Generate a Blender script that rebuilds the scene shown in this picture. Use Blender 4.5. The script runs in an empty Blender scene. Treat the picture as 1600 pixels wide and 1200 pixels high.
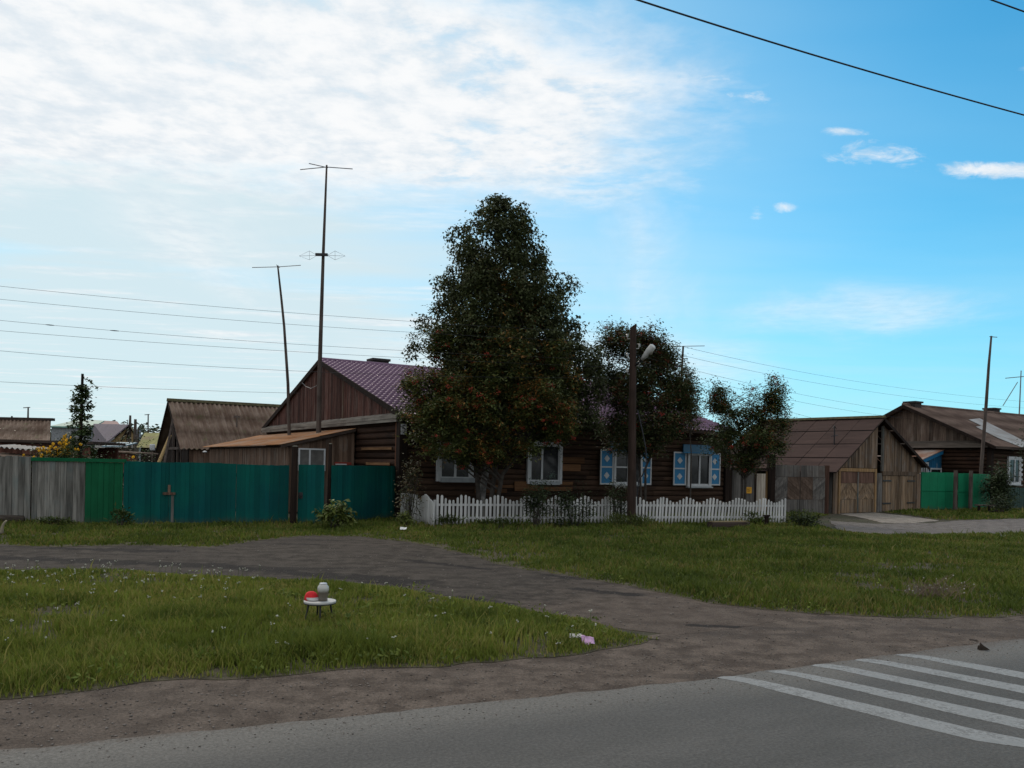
import bpy, math, random
import numpy as np
from mathutils import Vector, Matrix, noise as mnoise

random.seed(7)
RNG = np.random.default_rng(11)
S = bpy.context.scene
COL = S.collection
R = math.radians
PI = math.pi

# ------------------------------------------------------------------ camera model (level camera, lens shift, slight roll)
EYE = 1.9
FPX, ROLL, PX0, PY0 = 1300.0, math.radians(1.2), 800.0, 727.0
CR, SR = math.cos(ROLL), math.sin(ROLL)


def ray(px, py):
    """survey of the site: bearing and slope of a point seen from the eye"""
    dx, dy = px - PX0, py - PY0
    return (dx * CR + dy * SR) / FPX, (dx * SR - dy * CR) / FPX


def P(px, py, Y):
    a, b = ray(px, py)
    return Vector((a * Y, Y, EYE + b * Y))


def G(px, py, z=0.0):
    a, b = ray(px, py)
    Y = (z - EYE) / b
    return Vector((a * Y, Y, z))


cam_d = bpy.data.cameras.new('camera')
cam = bpy.data.objects.new('camera', cam_d)
COL.objects.link(cam)
cam.location = (0, 0, EYE)
cam.rotation_euler = (Matrix.Rotation(-ROLL, 3, 'Y') @ Matrix.Rotation(PI / 2, 3, 'X')).to_euler()
cam_d.sensor_width = 36
cam_d.lens = FPX / 1600 * 36
cam_d.shift_y = 127.0 / 1600
cam_d.clip_start = 0.05
cam_d.clip_end = 6000
S.camera = cam

# ------------------------------------------------------------------ object helpers


def tag(o, label=None, cat=None, group=None, kind=None):
    if label:
        o['label'] = label
    if cat:
        o['category'] = cat
    if group:
        o['group'] = group
    if kind:
        o['kind'] = kind
    return o


def thing(name, label, cat, loc=(0, 0, 0), rotz=0.0, group=None):
    o = bpy.data.objects.new(name, None)
    o.empty_display_size = 0.3
    COL.objects.link(o)
    o.location = loc
    o.rotation_euler = (0, 0, rotz)
    return tag(o, label, cat, group)


def copy_tree(o, parent=None):
    c = o.copy()
    COL.objects.link(c)
    c.parent = parent
    for ch in [x for x in S.objects if x.parent == o]:
        copy_tree(ch, c)
    return c


def mesh_np(name, V, faces_idx, nper, mat, parent=None, smooth=False):
    """V (n,3), faces_idx flat int array, nper verts per face (int)"""
    me = bpy.data.meshes.new(name)
    V = np.asarray(V, np.float32)
    F = np.asarray(faces_idx, np.int32).ravel()
    nf = len(F) // nper
    me.vertices.add(len(V))
    me.vertices.foreach_set('co', V.ravel())
    me.loops.add(len(F))
    me.loops.foreach_set('vertex_index', F)
    me.polygons.add(nf)
    me.polygons.foreach_set('loop_start', np.arange(0, nf * nper, nper, dtype=np.int32))
    me.polygons.foreach_set('loop_total', np.full(nf, nper, np.int32))
    me.update(calc_edges=True)
    me.validate()
    if mat:
        me.materials.append(mat)
    if smooth:
        me.polygons.foreach_set('use_smooth', np.ones(nf, bool))
    o = bpy.data.objects.new(name, me)
    COL.objects.link(o)
    o.parent = parent
    return o


class MB:
    def __init__(self):
        self.v, self.f = [], []

    def add(self, vs, fs):
        n = len(self.v)
        self.v += [tuple(x) for x in vs]
        self.f += [tuple(i + n for i in f) for f in fs]

    def hexa(self, p):
        """8 points: bottom loop 0-3, top loop 4-7"""
        self.add(p, [(3, 2, 1, 0), (4, 5, 6, 7), (0, 1, 5, 4), (1, 2, 6, 5), (2, 3, 7, 6), (3, 0, 4, 7)])

    def box(self, x0, x1, y0, y1, z0, z1, M=None):
        p = [(x0, y0, z0), (x1, y0, z0), (x1, y1, z0), (x0, y1, z0), (x0, y0, z1), (x1, y0, z1), (x1, y1, z1), (x0, y1, z1)]
        if M is not None:
            p = [M @ Vector(q) for q in p]
        self.hexa(p)

    def prism(self, poly, d):
        """closed polygon (list of 3D points) extruded by vector d"""
        n = len(poly)
        d = Vector(d)
        a = [Vector(q) for q in poly]
        b = [q + d for q in a]
        fs = [tuple(range(n))[::-1], tuple(range(n, 2 * n))]
        fs += [(i, (i + 1) % n, n + (i + 1) % n, n + i) for i in range(n)]
        self.add(a + b, fs)

    def tube(self, pts, rad, n=8, caps=True):
        pts = [Vector(p) for p in pts]
        if not hasattr(rad, '__len__'):
            rad = [rad] * len(pts)
        rings = []
        ref = Vector((0.3, 0.9, 0.1))
        for i, p in enumerate(pts):
            t = (pts[min(i + 1, len(pts) - 1)] - pts[max(i - 1, 0)]).normalized()
            if abs(t.dot(ref)) > 0.95:
                ref = Vector((0.9, 0.1, 0.3))
            u = t.cross(ref).normalized()
            w = t.cross(u)
            rings.append([p + (u * math.cos(2 * PI * k / n) + w * math.sin(2 * PI * k / n)) * rad[i] for k in range(n)])
        vs = [q for r_ in rings for q in r_]
        fs = []
        for i in range(len(pts) - 1):
            for k in range(n):
                fs.append((i * n + k, i * n + (k + 1) % n, (i + 1) * n + (k + 1) % n, (i + 1) * n + k))
        if caps:
            fs.append(tuple(range(n))[::-1])
            fs.append(tuple((len(pts) - 1) * n + k for k in range(n)))
        self.add(vs, fs)

    def lathe(self, prof, c=(0, 0, 0), n=20, sx=1.0, sy=1.0):
        """prof: [(r,z)]"""
        vs, fs = [], []
        for r_, z in prof:
            for k in range(n):
                a = 2 * PI * k / n
                vs.append((c[0] + r_ * sx * math.cos(a), c[1] + r_ * sy * math.sin(a), c[2] + z))
        for i in range(len(prof) - 1):
            for k in range(n):
                fs.append((i * n + k, i * n + (k + 1) % n, (i + 1) * n + (k + 1) % n, (i + 1) * n + k))
        fs.append(tuple(range(n))[::-1])
        fs.append(tuple((len(prof) - 1) * n + k for k in range(n)))
        self.add(vs, fs)

    def build(self, name, mat, parent=None, smooth=False):
        me = bpy.data.meshes.new(name)
        me.from_pydata(self.v, [], self.f)
        me.validate()
        if mat:
            me.materials.append(mat)
        if smooth:
            for p in me.polygons:
                p.use_smooth = True
        o = bpy.data.objects.new(name, me)
        COL.objects.link(o)
        o.parent = parent
        return o


# ------------------------------------------------------------------ node helpers
class E:
    """a socket one can do arithmetic with"""

    def __init__(self, nt, s):
        self.nt, self.s = nt, s

    def _m(self, op, o=None, o2=None, clamp=False):
        n = self.nt.nodes.new('ShaderNodeMath')
        n.operation = op
        n.use_clamp = clamp
        for i, q in enumerate((self, o, o2)):
            if q is None:
                continue
            if isinstance(q, E):
                self.nt.links.new(q.s, n.inputs[i])
            else:
                n.inputs[i].default_value = q
        return E(self.nt, n.outputs[0])

    def __add__(s, o): return s._m('ADD', o)
    def __radd__(s, o): return s._m('ADD', o)
    def __sub__(s, o): return s._m('SUBTRACT', o)
    def __rsub__(s, o): return (s * -1.0) + o
    def __mul__(s, o): return s._m('MULTIPLY', o)
    def __rmul__(s, o): return s._m('MULTIPLY', o)
    def __truediv__(s, o): return s._m('DIVIDE', o)
    def max(s, o): return s._m('MAXIMUM', o)
    def min(s, o): return s._m('MINIMUM', o)
    def pow(s, o): return s._m('POWER', o)
    def abs(s): return s._m('ABSOLUTE')
    def exp(s): return s._m('EXPONENT')
    def clamp(s): return s._m('ADD', 0.0, clamp=True)

    def step(s, a, b):
        """smooth 0..1 as value runs a -> b (a may exceed b)"""
        n = s.nt.nodes.new('ShaderNodeMapRange')
        n.interpolation_type = 'SMOOTHSTEP'
        s.nt.links.new(s.s, n.inputs[0])
        lo, hi = min(a, b), max(a, b)
        n.inputs[1].default_value, n.inputs[2].default_value = lo, hi
        n.inputs[3].default_value, n.inputs[4].default_value = (0, 1) if a < b else (1, 0)
        return E(s.nt, n.outputs[0])


def comb(nt, x, y, z):
    n = nt.nodes.new('ShaderNodeCombineXYZ')
    for i, q in enumerate((x, y, z)):
        if isinstance(q, E):
            nt.links.new(q.s, n.inputs[i])
        else:
            n.inputs[i].default_value = q
    return E(nt, n.outputs[0])


def noise(nt, vec, scale, detail=4, rough=0.55, dist=0.0):
    n = nt.nodes.new('ShaderNodeTexNoise')
    n.inputs['Scale'].default_value = scale
    n.inputs['Detail'].default_value = detail
    n.inputs['Roughness'].default_value = rough
    n.inputs['Distortion'].default_value = dist
    if vec is not None:
        nt.links.new(vec.s, n.inputs['Vector'])
    return E(nt, n.outputs['Fac'])


def mapped(nt, vec, sc=(1, 1, 1), loc=(0, 0, 0)):
    n = nt.nodes.new('ShaderNodeMapping')
    n.inputs['Scale'].default_value = sc
    n.inputs['Location'].default_value = loc
    nt.links.new(vec.s, n.inputs['Vector'])
    return E(nt, n.outputs[0])


def colmix(nt, fac, a, b, mode='MIX'):
    n = nt.nodes.new('ShaderNodeMix')
    n.data_type = 'RGBA'
    n.blend_type = mode
    n.clamp_factor = True
    if isinstance(fac, E):
        nt.links.new(fac.s, n.inputs[0])
    else:
        n.inputs[0].default_value = fac
    for q, i in ((a, 6), (b, 7)):
        if isinstance(q, E):
            nt.links.new(q.s, n.inputs[i])
        else:
            n.inputs[i].default_value = (*q, 1) if len(q) == 3 else q
    return E(nt, n.outputs[2])


def scale_col(nt, c, k):
    """multiply a colour by a scalar socket"""
    n = nt.nodes.new('ShaderNodeVectorMath')
    n.operation = 'SCALE'
    nt.links.new(c.s, n.inputs[0])
    if isinstance(k, E):
        nt.links.new(k.s, n.inputs['Scale'])
    else:
        n.inputs['Scale'].default_value = k
    return E(nt, n.outputs[0])


class Mat:
    def __init__(self, name, rough=0.8, spec=0.3, metal=0.0):
        self.m = bpy.data.materials.new(name)
        self.m.use_nodes = True
        self.nt = self.m.node_tree
        self.b = self.nt.nodes['Principled BSDF']
        self.b.inputs['Roughness'].default_value = rough
        self.b.inputs['Specular IOR Level'].default_value = spec
        self.b.inputs['Metallic'].default_value = metal
        tc = self.nt.nodes.new('ShaderNodeTexCoord')
        self.obj = E(self.nt, tc.outputs['Object'])
        g = self.nt.nodes.new('ShaderNodeNewGeometry')
        self.isl = E(self.nt, g.outputs['Random Per Island'])
        self.pos = E(self.nt, g.outputs['Position'])

    def xyz(self, v=None):
        n = self.nt.nodes.new('ShaderNodeSeparateXYZ')
        self.nt.links.new((v or self.obj).s, n.inputs[0])
        return [E(self.nt, o) for o in n.outputs]

    def color(self, c):
        if isinstance(c, E):
            self.nt.links.new(c.s, self.b.inputs['Base Color'])
        else:
            self.b.inputs['Base Color'].default_value = (*c, 1)
        return self

    def roughness(self, e):
        self.nt.links.new(e.s, self.b.inputs['Roughness'])

    def bump(self, h, strength=0.3, dist=0.02):
        n = self.nt.nodes.new('ShaderNodeBump')
        n.inputs['Strength'].default_value = strength
        n.inputs['Distance'].default_value = dist
        self.nt.links.new(h.s, n.inputs['Height'])
        self.nt.links.new(n.outputs[0], self.b.inputs['Normal'])
        return self


def plain(name, c, rough=0.6, spec=0.3, metal=0.0, var=0.25, scale=6.0):
    M = Mat(name, rough, spec, metal)
    n = noise(M.nt, M.obj, scale, 5)
    k = n.step(0.25, 0.75)
    a = [x * (1 - var) for x in c]
    b = [min(1, x * (1 + var)) for x in c]
    M.color(colmix(M.nt, k, a, b))
    M.bump(n, 0.15, 0.01)
    return M.m


def wood(name, c1, c2, axis='z', isl=0.5, grain=14.0, rough=0.85, low=None, lowamt=0.6):
    """weathered timber: streaks along the grain, every board its own tone, blotches of a third colour"""
    M = Mat(name, rough, 0.1)
    nt = M.nt
    sc = {'x': (0.06, 1, 1), 'y': (1, 0.06, 1), 'z': (1, 1, 0.06)}[axis]
    off = comb(nt, M.isl * 37.0, M.isl * 91.0, M.isl * 53.0)
    add = nt.nodes.new('ShaderNodeVectorMath')
    add.operation = 'ADD'
    nt.links.new(M.obj.s, add.inputs[0])
    nt.links.new(off.s, add.inputs[1])
    v = E(nt, add.outputs[0])
    g1 = noise(nt, mapped(nt, v, sc), grain, 6, 0.65)
    g2 = noise(nt, v, 1.3, 4, 0.6)
    c = colmix(nt, g1.step(0.3, 0.7), c1, c2)
    if low is not None:
        c = colmix(nt, g2.step(0.48, 0.68) * lowamt, c, low)
    tone = (M.isl * 7.31)._m('FRACT') * isl + (1.0 - isl * 0.5)
    c = scale_col(nt, c, tone * (g2 * 0.5 + 0.75))
    M.color(c)
    M.bump(g1, 0.35, 0.012)
    return M.m


def paint(name, c, under, wear=0.62, axis='z', isl=0.22, rough=0.55, fade=None, spec=0.3):
    """paint on boards, worn through in vertical flakes"""
    M = Mat(name, rough, spec)
    nt = M.nt
    sc = {'x': (0.12, 1, 1), 'z': (1, 1, 0.12), 'y': (1, 0.12, 1)}[axis]
    g = noise(nt, mapped(nt, M.obj, sc), 9.0, 6, 0.65)
    b = noise(nt, M.obj, 0.8, 4)
    fl = (g * 0.6 + b * 0.4)
    base = colmix(nt, b.step(0.3, 0.7), c, fade or [x * 0.8 for x in c])
    tone = M.isl * isl + (1.0 - isl * 0.5)
    base = scale_col(nt, base, tone * (g * 0.5 + 0.75))
    if axis == 'z':
        x_, y_, z_ = M.xyz()
        mud = (z_ + (g - .5) * .25 + (b - .5) * .35).step(.30, .0)
        base = colmix(nt, mud * .55, base, (0.055, 0.047, 0.036))
    M.color(colmix(nt, fl.step(wear, wear + 0.05), base, under))
    M.bump(g, 0.3, 0.008)
    return M.m


def leafmat(name, c1, c2, autumn=None, aut_amt=0.0, rough=0.6):
    M = Mat(name, rough, 0.25)
    nt = M.nt
    c = colmix(nt, M.isl, c1, c2)
    if autumn is not None:
        n = noise(nt, M.pos, 0.9, 3)
        r2 = (M.isl * 13.7)._m('FRACT')
        k = (n * 1.6 - 0.8 + aut_amt + (r2 - 0.5) * 0.9).step(0.15, 0.45)
        c = colmix(nt, k, c, autumn)
    c = scale_col(nt, c, noise(nt, M.pos, 1.9, 3).step(0.3, 0.7) * 0.75 + 0.65)
    M.color(c)
    tr = nt.nodes.new('ShaderNodeBsdfTranslucent')
    nt.links.new(c.s, tr.inputs[0])
    mx = nt.nodes.new('ShaderNodeMixShader')
    mx.inputs[0].default_value = 0.25
    out = nt.nodes['Material Output']
    nt.links.new(M.b.outputs[0], mx.inputs[1])
    nt.links.new(tr.outputs[0], mx.inputs[2])
    nt.links.new(mx.outputs[0], out.inputs['Surface'])
    return M.m


def glassmat(name):
    """window glass over a dark room: dark, glossy, faintly uneven"""
    M = Mat(name, 0.10, 0.28)
    n = noise(M.nt, M.obj, 2.0, 3)
    M.color(colmix(M.nt, n.step(0.35, 0.7), (0.008, 0.009, 0.010), (0.03, 0.033, 0.035)))
    M.bump(n, 0.04, 0.02)
    return M.m
# ------------------------------------------------------------------ materials
m_log = wood('log_timber', (0.026, 0.015, 0.010), (0.066, 0.039, 0.026), 'x', 0.75, 9, low=(0.020, 0.013, 0.011), lowamt=0.7)
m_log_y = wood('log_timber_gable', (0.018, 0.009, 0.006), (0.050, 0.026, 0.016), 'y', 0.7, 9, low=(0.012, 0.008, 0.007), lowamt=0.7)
m_board_light = wood('fresh_board', (0.075, 0.036, 0.018), (0.15, 0.077, 0.038), 'x', 0.7, 9)
m_redwood = wood('gable_boards', (0.040, 0.017, 0.014), (0.095, 0.045, 0.035), 'z', 0.9, 12, low=(0.105, 0.09, 0.078), lowamt=0.3)
m_dark = wood('dark_timber', (0.010, 0.007, 0.006), (0.028, 0.018, 0.014), 'z', 0.5, 10)
m_dark_x = wood('dark_timber_beam', (0.030, 0.021, 0.018), (0.075, 0.056, 0.046), 'x', 0.5, 10)
m_grey_y = wood('grey_ledge', (0.10, 0.088, 0.075), (0.21, 0.19, 0.165), 'y', 0.5, 10, low=(0.06, 0.05, 0.045))
m_greywood = wood('grey_planks', (0.075, 0.072, 0.064), (0.215, 0.205, 0.185), 'z', 0.75, 13, low=(0.085, 0.115, 0.115), lowamt=0.55)
m_shedwood = wood('shed_planks', (0.062, 0.037, 0.026), (0.150, 0.098, 0.070), 'z', 0.6, 11, low=(0.13, 0.115, 0.10), lowamt=0.5)
m_gardwood = wood('garage_planks', (0.055, 0.036, 0.025), (0.165, 0.115, 0.078), 'z', 0.95, 11, low=(0.105, 0.096, 0.088), lowamt=0.6)
m_doorwood = wood('garage_door_planks', (0.070, 0.045, 0.028), (0.215, 0.148, 0.094), 'z', 0.95, 11, low=(0.10, 0.085, 0.07), lowamt=0.6)
m_framewood = wood('door_frame_timber', (0.15, 0.088, 0.04), (0.27, 0.17, 0.085), 'z', 0.3, 9, low=(0.10, 0.08, 0.06))
m_gategrey = wood('gate_planks', (0.055, 0.052, 0.050), (0.125, 0.115, 0.105), 'z', 0.7, 11, low=(0.05, 0.04, 0.034), lowamt=0.7)
m_farred = wood('dark_red_planks', (0.06, 0.025, 0.018), (0.12, 0.055, 0.04), 'z', 0.7, 10)
m_yellowwood = wood('yellow_planks', (0.22, 0.15, 0.07), (0.36, 0.26, 0.13), 'x', 0.5, 6)
m_pole = wood('pole_timber', (0.045, 0.036, 0.032), (0.12, 0.095, 0.082), 'z', 0.2, 12, low=(0.035, 0.026, 0.022))
m_redpole = wood('tarred_pole', (0.024, 0.016, 0.013), (0.052, 0.034, 0.028), 'z', 0.2, 12, low=(0.02, 0.014, 0.012))
m_teal = paint('teal_paint', (0.002, 0.072, 0.058), (0.10, 0.11, 0.10), 0.68, fade=(0.002, 0.053, 0.054), isl=0.32, rough=0.8, spec=0.1)
m_green = paint('green_paint', (0.006, 0.085, 0.036), (0.05, 0.045, 0.035), 0.68, rough=0.8, spec=0.1)
m_gategreen = paint('bright_green_paint', (0.004, 0.135, 0.062), (0.03, 0.08, 0.05), 0.72, isl=0.35, rough=0.7, spec=0.15)
m_darkgreen = paint('dark_green_paint', (0.020, 0.052, 0.042), (0.08, 0.08, 0.07), 0.66)
m_whitep = paint('white_paint', (0.46, 0.46, 0.45), (0.22, 0.20, 0.18), 0.66, isl=0.3)
m_white = plain('white_frame', (0.43, 0.44, 0.45), 0.45, 0.4, var=0.08)
m_greyframe = plain('grey_casing', (0.27, 0.29, 0.30), 0.6, 0.3, var=0.15)
m_blue = paint('blue_paint', (0.020, 0.175, 0.36), (0.10, 0.16, 0.2), 0.70, isl=0.1)
m_bluehead = paint('blue_head_paint', (0.008, 0.085, 0.16), (0.06, 0.10, 0.13), 0.66, axis='x', isl=0.1)
m_glass = glassmat('window_glass')
m_curtain = plain('net_curtain', (0.35, 0.37, 0.38), 0.9, 0.1, var=0.35, scale=9)
m_brick = plain('sooty_brick', (0.035, 0.032, 0.032), 0.9, 0.2, var=0.4, scale=14)
m_iron = plain('dark_iron', (0.018, 0.017, 0.018), 0.5, 0.4, 0.3)
m_wire = plain('cable_black', (0.022, 0.023, 0.028), 0.6, 0.2)
m_alu = plain('antenna_metal', (0.14, 0.145, 0.15), 0.5, 0.4, 0.4)
m_black = plain('dark_opening', (0.008, 0.007, 0.007), 0.95, 0.05)
m_plinth = plain('plinth', (0.06, 0.05, 0.045), 0.9, 0.2, var=0.4)


def roofmat(name, c1, c2, c3, rough=0.75, streak=1.2, moss=None, mossamt=0.3, spec=0.3):
    """sheet roofing: streaks run down the slope (local y), stains and lichen"""
    M = Mat(name, rough, spec)
    nt = M.nt
    s = noise(nt, mapped(nt, M.obj, (1, 0.12, 0.12)), streak * 3, 6, 0.65)
    b = noise(nt, M.obj, 0.9, 5, 0.6)
    c = colmix(nt, s.step(0.32, 0.68), c1, c2)
    c = colmix(nt, b.step(0.42, 0.66) * 0.8, c, c3)
    if moss is not None:
        m2 = noise(nt, mapped(nt, M.obj, (1, 1, 1), (7, 3, 1)), 2.2, 6, 0.7)
        c = colmix(nt, m2.step(0.62 - mossamt * 0.3, 0.72) * 0.8, c, moss)
    c = scale_col(nt, c, (M.isl * 3.3)._m('FRACT') * 0.25 + 0.875)
    M.color(c)
    M.bump(s, 0.15, 0.01)
    return M.m


m_tile = roofmat('metal_tile', (0.122, 0.074, 0.118), (0.158, 0.095, 0.150), (0.135, 0.080, 0.124), 0.62, 0.8, spec=0.2)
m_slate = roofmat('asbestos_sheet', (0.105, 0.070, 0.052), (0.200, 0.150, 0.118), (0.090, 0.058, 0.042), 0.9, 1.6, moss=(0.10, 0.105, 0.05), mossamt=0.2, spec=0.1)
m_rust = roofmat('rusty_sheet', (0.17, 0.070, 0.026), (0.26, 0.120, 0.050), (0.20, 0.145, 0.108), 0.85, 1.0, spec=0.1)
m_brownroof = roofmat('brown_sheet', (0.040, 0.025, 0.022), (0.066, 0.042, 0.036), (0.052, 0.033, 0.029), 0.9, 1.2, spec=0.1)
m_tanroof = roofmat('tan_slate', (0.105, 0.073, 0.060), (0.145, 0.105, 0.086), (0.075, 0.050, 0.042), 0.9, 1.2, spec=0.1)
m_galv = roofmat('pale_galvanised', (0.19, 0.18, 0.17), (0.26, 0.25, 0.238), (0.15, 0.125, 0.105), 0.6, 1.0)
m_moss = plain('mossy_board', (0.062, 0.055, 0.030), 0.9, 0.1, var=0.45, scale=5)
m_purplefar = roofmat('far_purple_roof', (0.105, 0.085, 0.105), (0.135, 0.11, 0.13), (0.11, 0.09, 0.105), 0.7)
m_redfar = roofmat('far_red_roof', (0.13, 0.06, 0.065), (0.16, 0.075, 0.08), (0.13, 0.06, 0.06), 0.7)
m_greenfar = roofmat('far_green_roof', (0.10, 0.20, 0.17), (0.14, 0.25, 0.21), (0.12, 0.2, 0.18), 0.6)
m_mossroof = roofmat('mossy_roof', (0.15, 0.15, 0.05), (0.23, 0.22, 0.08), (0.16, 0.12, 0.07), 0.9)
m_bluefar = plain('far_blue_sheet', (0.09, 0.19, 0.25), 0.6, 0.3)
m_greyfar = plain('far_grey_wall', (0.20, 0.21, 0.22), 0.85, 0.2)
m_palefar = plain('far_pale_wall', (0.33, 0.32, 0.30), 0.85, 0.2)

# ------------------------------------------------------------------ ground sheets


def inpoly(x, y, poly):
    """vectorised even-odd test"""
    c = np.zeros(len(x), bool)
    n = len(poly)
    for i in range(n):
        x0, y0 = poly[i]
        x1, y1 = poly[(i + 1) % n]
        if y0 == y1:
            continue
        k = ((y0 > y) != (y1 > y)) & (x < (x1 - x0) * (y - y0) / (y1 - y0) + x0)
        c ^= k
    return c


def ragged(pts, amp=0.10, step=0.22, seed=0):
    """subdivide an outline and roughen it so no edge reads as a ruled line"""
    out = []
    n = len(pts)
    for i in range(n):
        a, b = Vector(pts[i][:2]), Vector(pts[(i + 1) % n][:2])
        k = max(1, min(200, int((b - a).length / step)))
        d = (b - a)
        nrm = Vector((-d.y, d.x)).normalized() if d.length > 0 else Vector((0, 1))
        for j in range(k):
            p = a + d * (j / k)
            q = mnoise.noise(Vector((p.x * 0.9, p.y * 0.9, seed))) * 1.3 + mnoise.noise(Vector((p.x * 3.5, p.y * 3.5, seed + 5))) * 0.6
            p = p + nrm * q * amp
            out.append((p.x, p.y))
    return out


def sheet(name, poly, z, mat, kind='structure', base_z=-0.002):
    from mathutils import geometry
    me = bpy.data.meshes.new(name)
    pv = [Vector(p) for p in poly]
    n = len(pv)
    vo, _e, fo, _a, _b, _c = geometry.delaunay_2d_cdt(pv, [(i, (i + 1) % n) for i in range(n)], [], 0, 1e-5)
    cx = np.array([sum(vo[i].x for i in f) / 3 for f in fo])
    cy = np.array([sum(vo[i].y for i in f) / 3 for f in fo])
    keep = inpoly(cx, cy, [tuple(p) for p in pv])
    fs = []
    for f, k in zip(fo, keep):
        if k:
            a_, b_, c_ = (vo[i] for i in f)
            if (b_ - a_).x * (c_ - a_).y - (b_ - a_).y * (c_ - a_).x < 0:
                f = f[::-1]
            fs.append(tuple(f))
    V_ = [(v.x, v.y, z) for v in vo]
    # a bevelled skirt down to the ground, so the sheet has no open edge
    cnt_ = {}
    for f in fs:
        for i in range(3):
            e_ = (f[i], f[(i + 1) % 3])
            cnt_[e_] = 1
    low_ = {}
    for (a_, b_) in list(cnt_):
        if (b_, a_) not in cnt_:
            for q_ in (a_, b_):
                if q_ not in low_:
                    low_[q_] = len(V_)
                    V_.append((vo[q_].x, vo[q_].y, base_z))
            fs.append((b_, a_, low_[a_], low_[b_]))
    me.from_pydata(V_, [], fs)
    me.update()
    me.materials.append(mat)
    o = bpy.data.objects.new(name, me)
    COL.objects.link(o)
    if kind:
        o['kind'] = kind
    return o


def g2(l):
    return [tuple(G(*p)[:2]) for p in l]


def earth(name, c1, c2, c3, dark, darkamt=0.5, dsc=(0.5, 1.6, 1), rot=0.42, rough=0.95, grit=60.0, wet=(), blend=None):
    """trodden soil: fine grit, mid blotches and damp darker patches drawn out along the wheel tracks"""
    M = Mat(name, rough, 0.15)
    nt = M.nt
    fine = noise(nt, M.pos, grit, 4, 0.8).step(0.25, 0.75)
    mid = noise(nt, M.pos, 3.0, 6, 0.65)
    big = noise(nt, M.pos, 0.45, 4, 0.55)
    n = nt.nodes.new('ShaderNodeMapping')
    n.inputs['Rotation'].default_value = (0, 0, rot)
    n.inputs['Scale'].default_value = dsc
    nt.links.new(M.pos.s, n.inputs['Vector'])
    drk = noise(nt, E(nt, n.outputs[0]), 0.8, 6, 0.62)
    c = colmix(nt, mid.step(0.36, 0.64), [q * .82 for q in c1], [q * 1.12 for q in c2])
    c = colmix(nt, big.step(0.45, 0.7) * 0.7, c, c3)
    sp = noise(nt, M.pos, 11.0, 5, 0.75)
    c = colmix(nt, sp.step(0.62, 0.70) * 0.5, c, dark)
    c = colmix(nt, sp.step(0.36, 0.30) * 0.45, c, [q * 1.5 for q in c2])
    c = colmix(nt, drk.step(0.60 - 0.16 * darkamt, 0.70) * 0.85, c, dark)
    if blend:
        # gravel dragged in from the shoulder where the track joins it
        (ax, ay), (bx, by), g1, g2c = blend
        bx_, by_, _q = M.xyz(M.pos)
        ex, ey = bx - ax, by - ay
        tt = ((bx_ - ax) * ex + (by_ - ay) * ey) / (ex * ex + ey * ey)
        k = (tt + (mid - 0.5) * 0.9 + (drk - 0.5) * 1.1).step(0.0, 1.0)
        c = colmix(nt, k, c, colmix(nt, mid.step(0.36, 0.64), g1, g2c))
    if wet:
        wx, wy, _z = M.xyz(M.pos)
        tot = None
        for (ax, ay), (bx, by), hw in wet:
            ex, ey = bx - ax, by - ay
            l2 = ex * ex + ey * ey
            t_ = (((wx - ax) * ex + (wy - ay) * ey) / l2).max(0.0).min(1.0)
            qx, qy = wx - ax - t_ * ex, wy - ay - t_ * ey
            dd = (qx * qx + qy * qy).pow(0.5)
            k = (dd + (mid - 0.5) * hw * 2.6 + (drk - 0.5) * hw * 2.0).step(hw * 1.15, hw * 0.45)
            tot = k if tot is None else tot.max(k)
        c = colmix(nt, tot * 0.8, c, dark)
    c = scale_col(nt, c, fine * 0.8 + 0.6)
    M.color(c)
    M.bump(fine * 0.5 + mid, 0.7, 0.03)
    return M.m


m_base = earth('bare_ground', (0.052, 0.046, 0.032), (0.075, 0.066, 0.045), (0.045, 0.052, 0.022), (0.035, 0.03, 0.024), 0.3)
WET = [(tuple(G(*a)[:2]), tuple(G(*b)[:2]), w) for a, b, w in (((-60, 870), (330, 884), .42), ((330, 884), (640, 910), .38), ((690, 934), (800, 946), .24), ((862, 900), (905, 906), .16), ((905, 921), (990, 930), .18), ((1085, 978), (1150, 981), .09), ((80, 857), (260, 862), .28), ((640, 876), (760, 890), .14))]
m_track = earth('dirt_track', (0.042, 0.034, 0.028), (0.066, 0.055, 0.046), (0.058, 0.048, 0.041), (0.014, 0.012, 0.012), 0.45, (0.30, 1.5, 1), -0.25, wet=WET, blend=(tuple(G(700, 925)[:2]), tuple(G(1020, 972)[:2]), (0.080, 0.061, 0.049), (0.120, 0.094, 0.077)))
m_shoulder = earth('gravel_shoulder', (0.086, 0.065, 0.052), (0.126, 0.099, 0.081), (0.104, 0.083, 0.069), (0.060, 0.048, 0.041), 0.4, (0.4, 1.8, 1), -0.43, grit=42)
m_gravel = earth('grey_gravel', (0.115, 0.100, 0.092), (0.165, 0.145, 0.133), (0.14, 0.125, 0.11), (0.07, 0.06, 0.055), 0.3, grit=34)
m_apron = earth('pale_apron', (0.19, 0.165, 0.14), (0.25, 0.22, 0.19), (0.2, 0.18, 0.15), (0.11, 0.095, 0.08), 0.25, grit=30)
m_lawnsoil = earth('lawn_soil', (0.060, 0.054, 0.032), (0.088, 0.076, 0.050), (0.070, 0.064, 0.035), (0.045, 0.038, 0.026), 0.3)

gc = [-3500, -400, -60, 60, 400, 3500]
ground = mesh_np('ground', [(x, y, 0) for y in gc for x in gc], [q for j in range(5) for i in range(5) for q in (j * 6 + i, j * 6 + i + 1, j * 6 + i + 7, j * 6 + i + 6)], 4, m_base)
ground['kind'] = 'structure'

# the road: an own frame whose x runs along its edge, y across it
E0, E1 = G(0, 1174), G(1600, 1000.5)
rd = (E1 - E0).normalized()
rang = math.atan2(rd.y, rd.x)


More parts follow.
